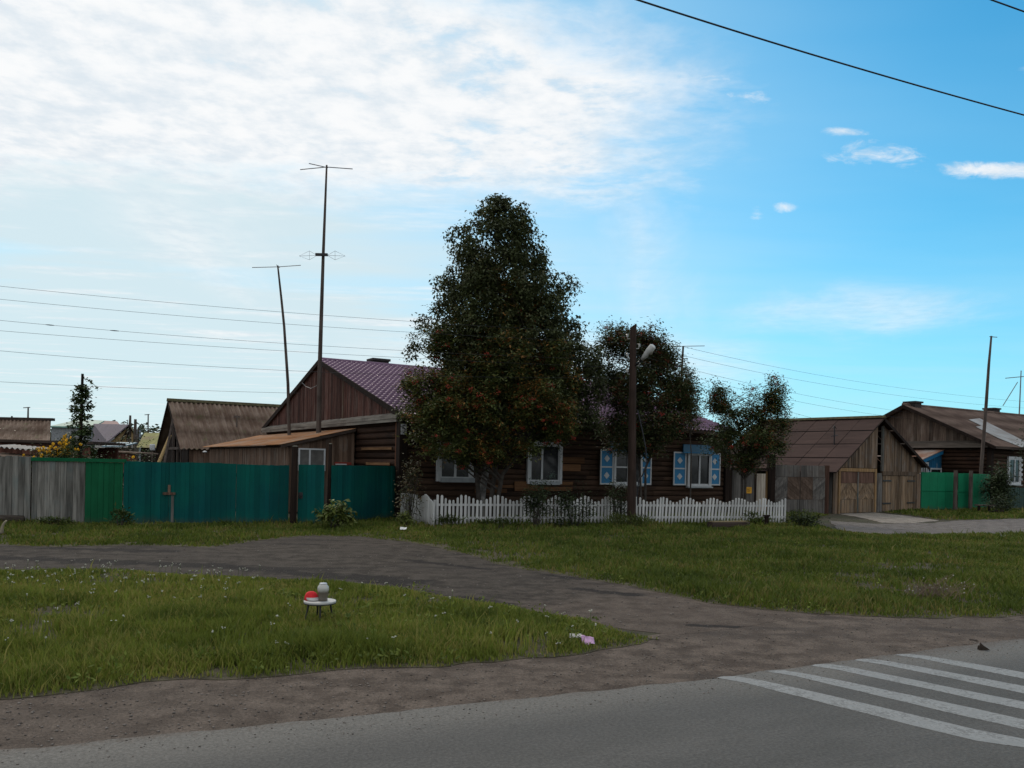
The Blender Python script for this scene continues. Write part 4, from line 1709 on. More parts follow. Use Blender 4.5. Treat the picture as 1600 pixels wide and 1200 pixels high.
wire('thick black cable slanting across the blue sky at the upper right', [P(x, np.polyval(cf, x), lerp(13, 19, (x - 900) / 800)) for x in np.linspace(700, 1800, 40)], .0165, 'cables high over the road')
wire('short length of black cable in the top right corner of the sky', [P(x, (x - 1550) * .36, 15 + (x - 1550) * .006) for x in np.linspace(1300, 1800, 20)], .0150, 'cables high over the road')


# ------------------------------------------------------------------ masts with aerials


def mast(label, base, pts, rad, mat, cat='antenna'):
    t = thing('antenna_mast', label, cat, base)
    mb = MB()
    mb.tube([q - Vector(base) for q in pts], rad, 8)
    mb.build('pole', mat, t)
    return t


def rods(t, base, segs, r, name, mat=None):
    for k, (a_, b_) in enumerate(segs):
        mb = MB()
        mb.tube([a_ - Vector(base), b_ - Vector(base)], r, 5)
        mb.build(name, mat or m_alu, t)


ya, za = H1.on_x(500, 668, -.62)
b = H1.w(-.62, ya, 0)
Yt = b.y
bp = P(498, 672, Yt); b = Vector((bp.x, bp.y, bp.z - .45))
t = mast('tall pole mast with two aerials rising before the gable of the log house', b, [b, P(500, 560, Yt), P(505, 400, Yt), P(510.5, 258, Yt)], [.105, .085, .062, .036], m_pole)
rods(t, b, [(P(469, 265, Yt), P(510, 261, Yt)), (P(510, 261, Yt), P(551, 264, Yt)), (P(483, 255.5, Yt - .8), P(512, 262, Yt + .3))], .018, 'aerial_rod')
mb = MB()
q = P(503.5, 399, Yt) - b
mb.box(q.x - .24, q.x + .24, q.y - .16, q.y - .06, q.z - .05, q.z + .05)
mb.build('cross_board', m_iron, t)
for sg in (-1, 1):
    cx = 503.5 + sg * 20
    ring = [P(503.5 + sg * 8, 399, Yt - .1), P(cx, 392, Yt - .1), P(503.5 + sg * 36, 399 + 1, Yt - .1), P(cx, 406, Yt - .1), P(503.5 + sg * 8, 399, Yt - .1)]
    mb = MB()
    mb.tube([p - b for p in ring], .006, 4)
    mb.tube([ring[1] - b, ring[3] - b], .006, 4)
    mb.tube([ring[0] - b, ring[2] - b], .006, 4)
    mb.build('wire_loop', m_alu, t)
# stay wire on the gable
mb = MB()
mb.tube([P(x, y, Yt - .02 + .9 * abs(x - 500) / 30) - b for x, y in ((472, 598), (478, 604), (486, 607), (494, 603), (500, 596))], .012, 5)
mb.build('slack_cable', m_alu, t)

ya, za = H1.on_x(452, 668, -.75)
bw = H1.w(-.75, ya, 0); Yt2 = bw.y
bp = P(452.5, 674, Yt2); b = Vector((bp.x, bp.y, bp.z - .45))
t = mast('thin crooked mast with a single aerial leaning left of the tall mast', b, [b, P(450, 600, Yt2), P(444, 510, Yt2), P(440, 470, Yt2), P(434, 415, Yt2)], [.075, .065, .055, .05, .035], m_pole)
rods(t, b, [(P(394, 418, Yt2), P(433, 417, Yt2)), (P(434, 417, Yt2), P(470, 414.5, Yt2)), (P(432, 414, Yt2 - .4), P(437, 418, Yt2 + .4))], .016, 'aerial_rod')
# ------------------------------------------------------------------ far yards seen over the left fences


def far_roof(label, cat, name, corners, walls=None, mat=None, wallmat=None, th=.08, extra=None):
    """a distant building: roof plane by its surveyed corners, walls down to the ground behind it"""
    b = corners[0].copy(); b.z = 0
    t = thing(name, label, cat, b)
    mb = MB()
    mb.prism([c - b for c in corners], (0, 0, th))
    mb.build('roof', mat, t)
    return t, b


def gable_house(name, label, cat, fr, L_, D_, ze, zr, wallm, roofm, gablem, ov=.3, alongx=True):
    """plain gabled building in its own frame: ridge along x"""
    t = thing(name, label, cat, fr.o, fr.ang)
    mb = MB()
    mb.box(0, L_, 0, D_, 0, ze)
    mb.build('wall', wallm, t)
    mb = MB()
    mb.prism([(.0, 0.02, ze), (.0, D_ - .02, ze), (.0, D_ / 2, zr)], (L_, 0, 0))
    mb.build('gable', gablem, t)
    s_ = (zr - ze) / (D_ / 2)
    mb = MB()
    mb.prism([(-ov, -ov, ze - s_ * ov + .02), (-ov, D_ / 2, zr + .02), (-ov, D_ / 2, zr + .10), (-ov, -ov, ze - s_ * ov + .10)], (L_ + 2 * ov, 0, 0))
    r_ = mb.build('roof', roofm, t)
    mb = MB()
    mb.prism([(-ov, D_ + ov, ze - s_ * ov + .02), (-ov, D_ / 2 + .002, zr + .02), (-ov, D_ / 2 + .002, zr + .10), (-ov, D_ + ov, ze - s_ * ov + .10)], (L_ + 2 * ov, 0, 0))
    mb.build('back_roof_slope', roofm, r_)
    return t


# 1 brown corrugated roof at the left edge: long shed, front slope toward the street
Yf = 40
pe, pr_ = P(88, 688, Yf), P(78, 657, Yf + 2.2)
fr = Frame((pe.x - 14, Yf), 0.0)
t = thing('shed', 'low shed with grey brown corrugated roof at the left edge behind the fence', 'shed', (pe.x - 14, Yf, 0))
ze_, zr_ = pe.z - .1, pr_.z
sl_ = math.hypot(2.2, zr_ - ze_)
V, F = corr_roof(0, 0, 14.0, sl_, 2, lambda x, s, h: (x - .3 - s / sl_ * 1.2, s / sl_ * 2.2 - h * .4, ze_ + (zr_ - ze_) * s / sl_ + h * .9), .03, .19, step=.02)
rf = mesh_np('roof', V, np.array(F).ravel(), 4, m_slate, t)
mb = MB(); mb.box(-1.2, 12.6, 2.12, 2.4, zr_ - .02, zr_ + .12); mb.build('ridge_board', m_dark_x, rf)
mb = MB(); mb.box(.2, 12.3, .25, 4.4, 0, ze_ + .05); mb.build('wall', m_farred, t)
# 2 dark red plank shed before it
Yf = 31
p1, p0_ = P(142, 690, Yf), P(-60, 685, Yf)
t = thing('shed', 'dark red plank shed with flat black roof edge behind the yellow flowers', 'shed', (p0_.x, Yf, 0))
Lx = p1.x - p0_.x
mb = MB(); vplanks_x(mb, 0, Lx, 0, lambda x: .0, lambda x: p0_.z - .12 - .05 * x / Lx, .19, .03, 301); mb.build('front_boards', m_farred, t)
mb = MB(); mb.prism([(-.2, -.25, p0_.z - .10), (Lx + .2, -.25, p1.z - .10), (Lx + .2, -.25, p1.z), (-.2, -.25, p0_.z)], (0, 2.6, 0)); mb.build('roof', m_dark_x, t)
mb = MB(); mb.box(0.05, Lx, 2.1, 2.2, 0, p1.z - .2); mb.build('back_wall', m_farred, t)
# 3 heap of corrugated sheets on a low hut just behind the fence
Yf = 26
q0, q1, q2 = P(-30, 708, Yf), P(36, 711, Yf), P(60, 714, Yf)
t = thing('hut', 'tiny hut roofed with loose pale corrugated sheets at the left edge', 'hut', (q0.x, Yf, 0))
for k, (za, zb_, w_, mt, y_) in enumerate(((P(0, 690, Yf + .5).z, P(0, 698, Yf + .5).z, 1.35, m_galv, .5), (P(0, 703, Yf).z, P(0, 712, Yf).z, 1.9, m_slate, -.1))):
    V, F = corr_roof(0, 0, w_, 1.3, 1, lambda x, s, h, za=za, zb_=zb_: (x, y_ + s, zb_ + .06 * s + h - .10 * x / w_ + .0), .03, .17, step=.01)
    V = np.array(V)
    mesh_np('roof_sheet', V, np.array(F).ravel(), 4, mt, t)
mb = MB(); mb.box(0.05, 1.8, .1, 1.2, 0, P(0, 716, Yf).z); mb.build('wall', m_dark, t)
# 4 green roofed house with pale gambrel wall
Yf = 78
fr = Frame((P(80, 690, Yf).x, Yf), .10)
wz = lambda py, Y: P(100, py, Y).z
t = thing('house', 'distant pale grey house with green roof left of the hop pole', 'house', fr.o, fr.ang)
ze_ = wz(668, Yf); zr_ = wz(657.5, Yf + 3)
mb = MB(); mb.box(0, 3.4, 0, 6, 0, ze_); mb.build('wall', m_greyfar, t)
mb = MB(); mb.prism([(.0, -.3, ze_), (3.8, -.3, ze_), (3.6, 3.0, zr_), (1.0, 3.0, zr_)], (0, .05, .12)); rf = mb.build('roof', m_greenfar, t)
mb = MB(); mb.prism([(-.2, -.25, ze_ - .02), (-.2, 6, ze_ - .02), (.95, 3.0, zr_ + .05)], (.15, 0, 0)); mb.build('dark_gable', m_dark, t)
mb = MB(); mb.box(1.4, 2.0, -.06, -.0, ze_ - 2.6, ze_ - 1.3); mb.build('window', m_glass, t)
mb = MB(); mb.box(0.1, 3.4, -.05, -.01, ze_ - 2.3, ze_ - 1.7); mb.build('pale_band', m_palefar, t)
# 5 purple roofed house with yellowish gable
Yf = 62
pa, pb = P(172, 692, Yf), P(213, 692, Yf)
fr = Frame((pa.x, Yf), 0.25)
zr_ = P(203, 665.5, Yf).z; ze_ = P(190, 691, Yf).z
t = thing('house', 'distant house with grey purple roof and yellow plank gable right of the hop pole', 'house', (pa.x, Yf, 0))
ax = P(203, 665.5, Yf).x - pa.x
bx_ = pb.x - pa.x + .3
re_x = (P(144, 692, Yf + 6) - Vector((pa.x, Yf, 0))).x
mb = MB(); mb.prism([(.05, .05, 0), (bx_ - .1, .05, 0), (re_x + 2.4, 5.9, 0), (re_x + .3, 5.9, 0)], (0, 0, ze_ - .05)); mb.build('wall', m_palefar, t)
mb = MB(); mb.prism([(0, 0, ze_), (bx_, 0, ze_), (ax, 0, zr_)], (0, .1, 0)); mb.build('gable_boards', m_yellowwood, t)
mb = MB(); rb_b = P(146, 664, Yf + 6) - Vector((pa.x, Yf, 0)); re_b = P(144, 692, Yf + 6) - Vector((pa.x, Yf, 0)); mb.prism([(-.1, -.25, ze_ - .1), (ax, -.25, zr_), rb_b, re_b], (0, 0, .1)); rf = mb.build('roof', m_purplefar, t)
mb = MB(); mb.prism([(bx_ + .25, -.25, ze_ - .2), (ax + .01, -.25, zr_), (rb_b.x + .05, 6, rb_b.z), (rb_b.x + 2.5, 6, ze_)], (0, 0, .1)); mb.build('right_roof_slope', m_dark, rf)
mb = MB(); mb.tube([(ax - .6, -.12, ze_ + .1), (ax, -.14, zr_ - .1)], .07, 5); mb.tube([(ax - .15, -.12, ze_ + .1), (ax, -.14, zr_ - .05)], .07, 5); mb.build('gable_braces', m_dark, t)
# 6 red roof behind
Yf = 80
t, b = far_roof('distant dark red roof peeping over the grey purple one', 'house', 'house', [P(136, 668, Yf), P(190, 668, Yf), P(183, 659.5, Yf + 3), P(144, 657.5, Yf + 3)], mat=m_redfar)
mb = MB(); q = P(140, 668, Yf) - b; q2_ = P(186, 668, Yf) - b; mb.box(q.x + .1, q2_.x - .1, .1, 5, 0, q.z); mb.build('wall', m_greyfar, t)
# 7 mossy hipped roof
Yf = 52
pa, pb, ap = P(213, 699, Yf), P(262, 700, Yf), P(226, 676, Yf + 3)
t = thing('shed', 'small shed under a mossy yellow green hipped roof beside the tall barn', 'shed', (pa.x, Yf, 0))
q = pb.x - pa.x
zc_ = pa.z
apx = ap.x - pa.x
mb = MB()
mb.add([(0, 0, zc_), (q + 1.0, 0, zc_), (q + 1.0, 6, zc_), (0, 6, zc_), (apx, 3, ap.z), (apx + 1.0, 3, ap.z)], [(0, 1, 5, 4), (1, 2, 5), (2, 3, 4, 5), (3, 0, 4), (3, 2, 1, 0)])
mb.build('roof', m_mossroof, t)
mb = MB(); mb.box(.2, q + .8, .2, 5.8, 0, zc_ - .002); mb.build('wall', m_dark, t)
# 8 blue sheet on a small shed, and a low brown shed with a pale end
Yf = 47
pa, pb = P(163, 697, Yf), P(193, 697, Yf)
t = thing('shed', 'small distant shed with faded blue sheet roof', 'shed', (pa.x, Yf, 0))
mb = MB(); mb.prism([(-.1, -.1, pa.z - .05), (pb.x - pa.x, -.1, pb.z - .05), (pb.x - pa.x + .1, 1.5, pa.z + .22), (.1, 1.5, pa.z + .22)], (0, 0, .05)); mb.build('roof', m_bluefar, t)
mb = MB(); mb.box(0, pb.x - pa.x, .1, 1.5, 0, pa.z - .06); mb.build('wall', m_shedwood, t)
Yf = 37
pa, pb = P(162, 703.5, Yf), P(213, 707, Yf)
t = thing('shed', 'low brown shed with one pale end wall behind the green fence', 'shed', (pa.x, Yf, 0))
Lx = pb.x - pa.x
mb = MB(); mb.prism([(-.1, -.15, pa.z - .06), (Lx + .1, -.15, pb.z - .06), (Lx + .1, -.15, pb.z), (-.1, -.15, pa.z)], (0, 2.2, 0)); mb.build('roof', m_slate, t)
mb = MB(); mb.box(0, .28, 0, 2, 0, pa.z - .1); mb.build('pale_wall', m_palefar, t)
mb = MB(); vplanks_x(mb, .29, Lx, 0, lambda x: 0, lambda x: lerp(pa.z, pb.z, x / Lx) - .1, .2, .03, 311); mb.build('front_boards', m_farred, t)
# white thing on a stick by the barn
Yf = 41
pa = P(238, 702, Yf)
t = thing('post', 'thin post with an upturned white pail beside the barn', 'post', (pa.x, Yf, 0))
mb = MB(); mb.tube([(0, 0, 0), (0, 0, pa.z)], .035, 6); mb.build('stake', m_pole, t)
mb = MB(); mb.lathe([(.10, 0), (.12, .05), (.13, .26), (.10, .30)], (0, 0, pa.z - .05), 10); mb.build('pail', m_white, t)
# leaning poles at the barn
for (p0_, p1_, r0, mt, lb) in (((249, 721), (266, 680), .10, wood('yellow_pole', (0.30, 0.20, 0.09), (0.45, 0.32, 0.16), 'z', .2), 'yellow barked pole leaning on the open gable of the barn'),
                              ((257, 722), (270, 655), .07, m_pole, 'grey pole leaning on the open gable of the barn')):
    Yp = 41.2
    a_, b_ = P(*p0_, Yp), P(*p1_, Yp + .8)
    d_ = (b_ - a_)
    a_ = a_ - d_ * (a_.z / d_.z)
    t = thing('leaning_pole', lb, 'pole', a_)
    mb = MB(); mb.tube([Vector((0, 0, 0)), (b_ - a_) * .5, b_ - a_], [r0, r0 * .9, r0 * .7], 8); mb.build('pole', mt, t)
# far poles and aerials
for (px, yt, yb, Yp, r_, tbar, lb) in ((203, 649, 668, 62, .11, 0, 'short dark pole standing on the ridge of the yellow gable'),
                                    (211, 655, 690, 58, .13, 0, 'dark pole right of the yellow gable'),
                                    (215.5, 668, 690, 57, .08, 0, 'small stump of a pole right of the yellow gable'),
                                    (231, 647, 690, 70, .07, 5, 'distant T shaped aerial left of the barn'),
                                    (199, 656, 670, 90, .05, 2, 'tiny distant aerial left of the dark poles'),
                                    (43.5, 636, 664, 60, .07, 7, 'distant aerial above the corrugated shed at the left edge'),
                                    (18, 650, 664, 60, .08, 0, 'tiny stub above the corrugated shed at the left edge')):
    a_ = P(px, yb, Yp); b_ = P(px + .6, yt, Yp)
    t = thing('antenna_mast' if tbar else 'pole', lb, 'antenna' if tbar else 'pole', (a_.x, Yp, 0))
    mb = MB(); mb.tube([(0, 0, 0), (0, 0, a_.z), (b_.x - a_.x, 0, b_.z)], [r_, r_, r_ * .7], 6); mb.build('pole', m_pole, t)
    if tbar:
        u0, u1 = P(px - tbar, yt + 1.2, Yp), P(px + tbar * .5, yt + .6, Yp)
        mb = MB(); mb.tube([u0 - Vector((a_.x, Yp, 0)), u1 - Vector((a_.x, Yp, 0))], .035, 5); mb.build('aerial_rod', m_alu, t)
# ------------------------------------------------------------------ garages on the right
GO = G(1300.5, 803)
GR_ = G(1437, 797.5)
GANG = math.atan2((GR_ - GO).y, (GR_ - GO).x)
HG = Frame((GO.x, GO.y), GANG)
GW = (GR_ - GO).length
GD = 6.5
garage = thing('double_garage', 'old plank double garage with brown sheet roof and a black gap in its gable', 'garage', (GO.x, GO.y, 0), GANG)
GE0 = HG.on_y(1300, 732)[1]
GE1 = HG.on_y(1437, 727)[1]
axx, GZR = HG.on_y(1372, 654)
GXA = axx


def gz(x):
    return lerp(GE0, GZR, x / GXA) if x < GXA else lerp(GZR, GE1, (x - GXA) / (GW - GXA))


xs_gap0, _ = HG.on_y(1370.5, 700)
xs_gap1, _ = HG.on_y(1379, 700)
d1a, d1b = HG.on_y(1311, 770)[0], HG.on_y(1365, 770)[0]
d2a, d2b = HG.on_y(1378, 770)[0], HG.on_y(1428, 770)[0]
dz1 = HG.on_y(1340, 737)[1]
dz2 = HG.on_y(1404, 743)[1]
mb = MB()
vplanks_x(mb, .02, xs_gap0, 0, lambda x: dz1 + .18, lambda x: gz(x) - .05, .19, .03, 81, jit=.012)
mb.build('left_gable_boards', m_gardwood, garage)
mb = MB()
vplanks_x(mb, xs_gap1, GW - .02, 0, lambda x: dz2 + .14, lambda x: gz(x) - .05, .18, .03, 82, jit=.012)
mb.build('right_gable_boards', m_gardwood, garage)
mb = MB()
vplanks_x(mb, .0, d1a - .16, 0, lambda x: .0, lambda x: dz1 + .16, .2, .03, 83)
mb.build('corner_boards', m_gardwood, garage)
mb = MB()
vplanks_x(mb, d1b + .16, d2a - .02, .01, lambda x: .0, lambda x: dz2 + .1, .2, .03, 84)
mb.build('middle_boards', m_gategrey, garage)
mb = MB()
vplanks_x(mb, d2b + .01, GW, 0, lambda x: .0, lambda x: dz2 + .12, .3, .03, 85)
mb.build('right_boards', m_gardwood, garage)
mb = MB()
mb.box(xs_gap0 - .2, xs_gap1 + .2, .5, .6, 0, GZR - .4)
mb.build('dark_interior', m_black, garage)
mb = MB()
mb.box(xs_gap1 - .05, xs_gap1 + .05, -.05, .05, dz2 + .2, gz(xs_gap1) - .1)
mb.build('pale_batten', m_greywood, garage)
mb = MB()
mb.box(0, .05, .05, GD, .0, GE0 - .05)
mb.box(GW - .05, GW, .05, GD, .0, GE1 - .05)
mb.box(.05, GW - .05, GD - .05, GD, 0, min(GE0, GE1))
mb.prism([(.05, GD - .05, min(GE0, GE1)), (GW - .05, GD - .05, min(GE0, GE1)), (GXA, GD - .05, GZR - .1)], (0, .05, 0))
mb.build('side_wall', m_gategrey, garage)
# frame of the first door
mb = MB()
mb.box(d1a - .15, d1a, -.07, .05, 0, dz1 + .16)
mb.box(d1b, d1b + .15, -.07, .05, 0, dz1 + .16)
mb.box(d1a, d1b, -.068, .05, dz1, dz1 + .16)
mb.build('door_frame', m_framewood, garage)
mb = MB()
mb.box(d2a - .06, d2b + .1, -.07, .05, dz2, dz2 + .20)
mb.build('door_lintel', m_gardwood, garage)


def herring(parent, name, x0, x1, z0, z1, up, mat, y=-.03, w=.14, seed=0):
    """leaf of boards laid aslant"""
    rr = random.Random(seed)
    mb = MB()
    W_, H_ = x1 - x0, z1 - z0
    sl_ = .75 if up else -.75
    n = int((H_ + abs(sl_) * W_) / w) + 2
    for k in range(-1, n + 1):
        b0 = (k * w) - (abs(sl_) * W_ if up else 0)
        pts = []
        # clip the slanted strip to the leaf
        def line(c):
            return [(x0, z0 + c), (x1, z0 + c + sl_ * W_)]
        lo_, hi_ = line(b0), line(b0 + w - .006)
        poly = [lo_[0], lo_[1], hi_[1], hi_[0]]
        # Sutherland-Hodgman against z0 and z1
        for lim, sgn in ((z0, 1), (z1, -1)):
            out = []
            for i in range(len(poly)):
                p, q = poly[i], poly[(i + 1) % len(poly)]
                pi, qi = (p[1] - lim) * sgn >= 0, (q[1] - lim) * sgn >= 0
                if pi:
                    out.append(p)
                if pi != qi:
                    t_ = (lim - p[1]) / (q[1] - p[1])
                    out.append((p[0] + (q[0] - p[0]) * t_, lim))
            poly = out
            if len(poly) < 3:
                break
        if len(poly) >= 3:
            yo = y + rr.uniform(-.006, .006)
            mb.prism([(p[0], yo, p[1]) for p in poly], (0, .025, 0))
    return mb.build(name, mat, parent)


mid1 = (d1a + d1b) / 2
zA, zB = dz1 * .33, dz1 * .72
for (xa, xb, up, sd_) in ((d1a + .02, mid1 - .04, True, 1), (mid1 + .04, d1b - .02, False, 2)):
    mb = MB()
    vplanks_x(mb, xa, xb, -.01, lambda x: .02, lambda x: zA, .2, .025, 90 + sd_)
    leaf = mb.build('garage_door', m_doorwood, garage)
    xm = (xa + xb) / 2
    herring(leaf, 'slanted_boards', xa, xm - .004, zA + .01, zB, True, m_doorwood, seed=sd_)
    herring(leaf, 'slanted_boards', xm + .004, xb, zA + .01, zB, False, m_doorwood, seed=sd_ + 4)
    mb = MB()
    vplanks_x(mb, xa, xb, -.012, lambda x: zB + .01, lambda x: dz1 - .02, .24, .025, 94 + sd_)
    mb.build('upper_boards', wood('reddish_door_planks', (0.06, 0.032, 0.024), (0.13, 0.075, 0.055), 'z', .5) if sd_ == 1 else bpy.data.materials['reddish_door_planks'], leaf)
mb = MB()
mb.box(mid1 - .035, mid1 + .035, -.07, .0, .02, dz1 - .02)
mb.build('closing_batten', m_greywood, garage)
mid2 = (d2a + d2b) / 2
for (xa, xb, sd_) in ((d2a + .0, mid2 - .015, 1), (mid2 + .015, d2b - .01, 2)):
    mb = MB()
    vplanks_x(mb, xa, xb, -.01, lambda x: .03, lambda x: dz2 - .02, .26, .025, 190 + sd_, top=.015)
    leaf = mb.build('garage_door', m_doorwood, garage)
    for k, z in enumerate((.38, dz2 - .3)):
        mb = MB()
        xh0, xh1 = (xa, xa + (xb - xa) * .5) if sd_ == 1 else (xb - (xb - xa) * .5, xb)
        mb.box(xh0, xh1, -.058, -.037, z, z + .07)
        mb.build('strap_hinge', m_iron, leaf)

# roof of overlapping sheets
mb = MB()
OVG2 = .32


def sheets(mb, xe, ze, xr, zr, y0, y1, ncol, nrow, sd_):
    rr = random.Random(sd_)
    for i in range(ncol):
        ya, yb = lerp(y0, y1, i / ncol), lerp(y0, y1, (i + 1) / ncol)
        for j in range(nrow):
            ta, tb = j / nrow, (j + 1) / nrow + .02
            h = .012 * (nrow - j) + rr.uniform(0, .006) + .006 * (i % 2)
            h = rr.uniform(0, .012)
            ta += .006
            tb -= .026
            p = [(lerp(xe, xr, ta), lerp(ze, zr, ta) + h + .04), (lerp(xe, xr, tb), lerp(ze, zr, tb) + h + .028)]
            yo = -.03
            mb.hexa([(p[0][0], ya, p[0][1] - .012), (p[0][0], yb + yo, p[0][1] - .012), (p[1][0], yb + yo, p[1][1] - .012), (p[1][0], ya, p[1][1] - .012),
                     (p[0][0], ya, p[0][1]), (p[0][0], yb + yo, p[0][1]), (p[1][0], yb + yo, p[1][1]), (p[1][0], ya, p[1][1])])


s0 = (GZR - GE0) / GXA
s1 = (GZR - GE1) / (GW - GXA)
sheets(mb, -.35, GE0 - s0 * .35, GXA + .03, GZR + .02, -OVG2, GD + .2, 6, 4, 3)
groof = mb.build('roof', m_brownroof, garage)
mb = MB()
mb.prism([(-.34, -OVG2 + .01, GE0 - s0 * .34), (GXA, -OVG2 + .01, GZR + .01), (GXA, -OVG2 + .01, GZR + .03), (-.34, -OVG2 + .01, GE0 - s0 * .34 + .02)], (0, GD + .5, 0))
mb.build('roof_boards', m_black, groof)
mb = MB()
sheets(mb, GW + .35, GE1 - s1 * .35, GXA - .03, GZR + .02, -OVG2, GD + .2, 6, 4, 4)
mb.build('right_roof_slope', m_brownroof, groof)
mb = MB()
mb.prism([(GXA - .14, -OVG2 - .03, GZR + .03), (GXA + .14, -OVG2 - .03, GZR + .03), (GXA + .03, -OVG2 - .03, GZR + .15), (GXA - .03, -OVG2 - .03, GZR + .15)], (0, GD + .6, 0))
mb.build('ridge_board', m_moss, groof)
mb = MB()
mb.prism([(GW + .35, -OVG2 - .03, GE1 - s1 * .35 - .12), (GW + .35, -OVG2 - .03, GE1 - s1 * .35 + .03), (GXA, -OVG2 - .03, GZR + .03), (GXA, -OVG2 - .03, GZR - .14)], (0, .03, 0))
mb.prism([(-.35, -OVG2 - .03, GE0 - s0 * .35 + .0), (-.35, -OVG2 - .03, GE0 - s0 * .35 + .04), (GXA - .002, -OVG2 - .03, GZR + .03), (GXA - .002, -OVG2 - .03, GZR - .02)], (0, .03, 0))
mb.build('barge_board', m_dark, garage)
# bent stove pipe on the roof slope
xp, yp = GXA * .45, 1.0
zp = gz(xp)
mb = MB()
mb.tube([(xp, yp, zp), (xp, yp, zp + .9)], .03, 6)
mb.tube([(xp - .25, yp, zp + .42), (xp + .3, yp, zp + .5)], .018, 5)
mb.tube([(xp - .18, yp, zp + .78), (xp, yp, zp + .95), (xp + .18, yp, zp + .78)], .014, 5)
mb.build('roof_aerial', m_iron, groof)

# grey yard gate left of the garage
ya0, ya1 = G(1208, 803.5), G(1289, 804)
a, L, an = seg(ya0, ya1)
t = thing('plank_gate', 'dark grey plank yard gate with slanted boards left of the garage', 'gate', a, an)
zt_ = P(1250, 727, a.y).z
leafw = (L - .1) / 2
for k, (xa, xb) in enumerate(((.05, L / 2 - .02), (L / 2 + .02, L - .05))):
    z1g, z2g = zt_ * .30, zt_ * .76
    mb = MB()
    vplanks_x(mb, xa, xb, -.0, lambda x: .05, lambda x: z1g, .22, .025, 120 + k)
    leaf = mb.build('gate_leaf', m_gategrey, t)
    xm = lerp(xa, xb, .5)
    dk = wood('brown_gate_boards', (0.05, 0.034, 0.026), (0.10, 0.07, 0.054), 'z', .6) if 'brown_gate_boards' not in bpy.data.materials else bpy.data.materials['brown_gate_boards']
    herring(leaf, 'slanted_boards', xa, xm - .004, z1g + .01, z2g, k == 0, m_gategrey if k == 0 else dk, seed=130 + k)
    herring(leaf, 'slanted_boards', xm + .004, xb, z1g + .01, z2g, k != 0, dk if k == 0 else m_gategrey, seed=140 + k)
    mb = MB()
    vplanks_x(mb, xa, xb, -.004, lambda x: z2g + .01, lambda x: zt_, .3, .025, 150 + k)
    mb.build('top_boards', m_gategrey, leaf)
mb = MB()
mb.box(L - .03, L + .16, -.03, .12, 0, zt_ + .02)
mb.build('hinge_post', wood('rusty_post', (0.035, 0.018, 0.013), (0.07, 0.038, 0.028), 'z', .3), t)
gg = G(1203.5, 804)
t = thing('gate_post', 'tall dark post left of the grey plank gate by the rowan', 'post', (gg.x, gg.y, 0))
hp_ = P(1203, 712, gg.y).z
mb = MB(); mb.box(-.15, .15, -.12, .12, -.1, hp_); mb.build('post', m_dark, t)
mb = MB(); mb.prism([(-.17, -.14, hp_), (.17, -.14, hp_), (.05, -.14, hp_ + .08), (-.05, -.14, hp_ + .08)], (0, .28, 0)); mb.build('post_cap', m_dark, t)
# small gate and boards between the house and that post
b0, b1 = G(1141, 803.5), G(1199, 804)
a, L, an = seg(b0, b1)
t = thing('wicket_gate', 'dim grey wicket with small yellow sign between the log house and tall post', 'gate', a, an)
zt_ = P(1160, 735, a.y).z
xs1 = L * .62
mb = MB(); vplanks_x(mb, .05, xs1, 0, lambda x: .05, lambda x: zt_, .2, .025, 160)
mb.build('door_boards', m_gategrey, t)
mb = MB(); vplanks_x(mb, xs1 + .12, xs1 + .12 + .42, .02, lambda x: .1, lambda x: zt_ - .12, .22, .025, 161)
mb.build('pale_board', wood('pale_panel', (0.25, 0.21, 0.17), (0.42, 0.37, 0.31), 'z', .3), t)
mb = MB(); vplanks_x(mb, xs1 + .56, L, .03, lambda x: .1, lambda x: zt_ - .02, .24, .025, 162)
mb.build('brown_boards', m_framewood, t)
mb = MB(); mb.box(0, L + .05, -.05, .06, zt_ + .02, zt_ + .12); mb.box(xs1 + .0, xs1 + .1, -.04, .06, 0, zt_ + .02); mb.box(-.1, .03, -.04, .06, 0, zt_ + .02)
mb.build('gate_frame', m_dark, t)
mb = MB()
cx = ray(1172, 765)
xq = (L * .47)
zq = P(1172, 771, a.y).z
mb.box(xq - .13, xq + .13, -.055, -.03, zq, zq + .27)
sg_ = mb.build('yellow_sign', plain('yellow_sign', (0.55, 0.27, 0.015), .5, .3, var=.12), t)
mb = MB()
mb.box(xq - .08, xq + .02, -.06, -.0555, zq + .17, zq + .185)
mb.box(xq - .08, xq + .07, -.06, -.0555, zq + .12, zq + .13)
mb.box(xq - .08, xq + .05, -.06, -.0555, zq + .07, zq + .08)
mb.build('faded_mark', m_dark, sg_)
# low lean roof glimpsed over the wicket
mb = MB()
mb.prism([(.2, .3, zt_ + .18), (L + .6, .3, zt_ + .35), (L + .6, 2.2, zt_ + 1.1), (.2, 2.2, zt_ + 1.1)], (0, 0, .04))
mb.build('gate_roof', m_brownroof, t)

# ------------------------------------------------------------------ second house on the right
HO2 = (748 / 1300 * 46.8, 46.8)
pc = P(1548, 700, 46.8)
HO2 = (pc.x, 46.8)
H3 = Frame(HO2, LANG)
RZE = 3.68
_, rzr = H3.on_x(1420, 636)
RD = 10.1
ry_ap, RZR = H3.on_x(1420, 635)
RD = 2 * ry_ap
RL = 13.0
h2 = thing('log_house', 'brown log house with tan roof and a pale metal patch at the right edge', 'house', (HO2[0], HO2[1], 0), LANG)


def r_z(y):
    return RZE + (RZR - RZE) * (1 - abs(y - RD / 2) / (RD / 2))


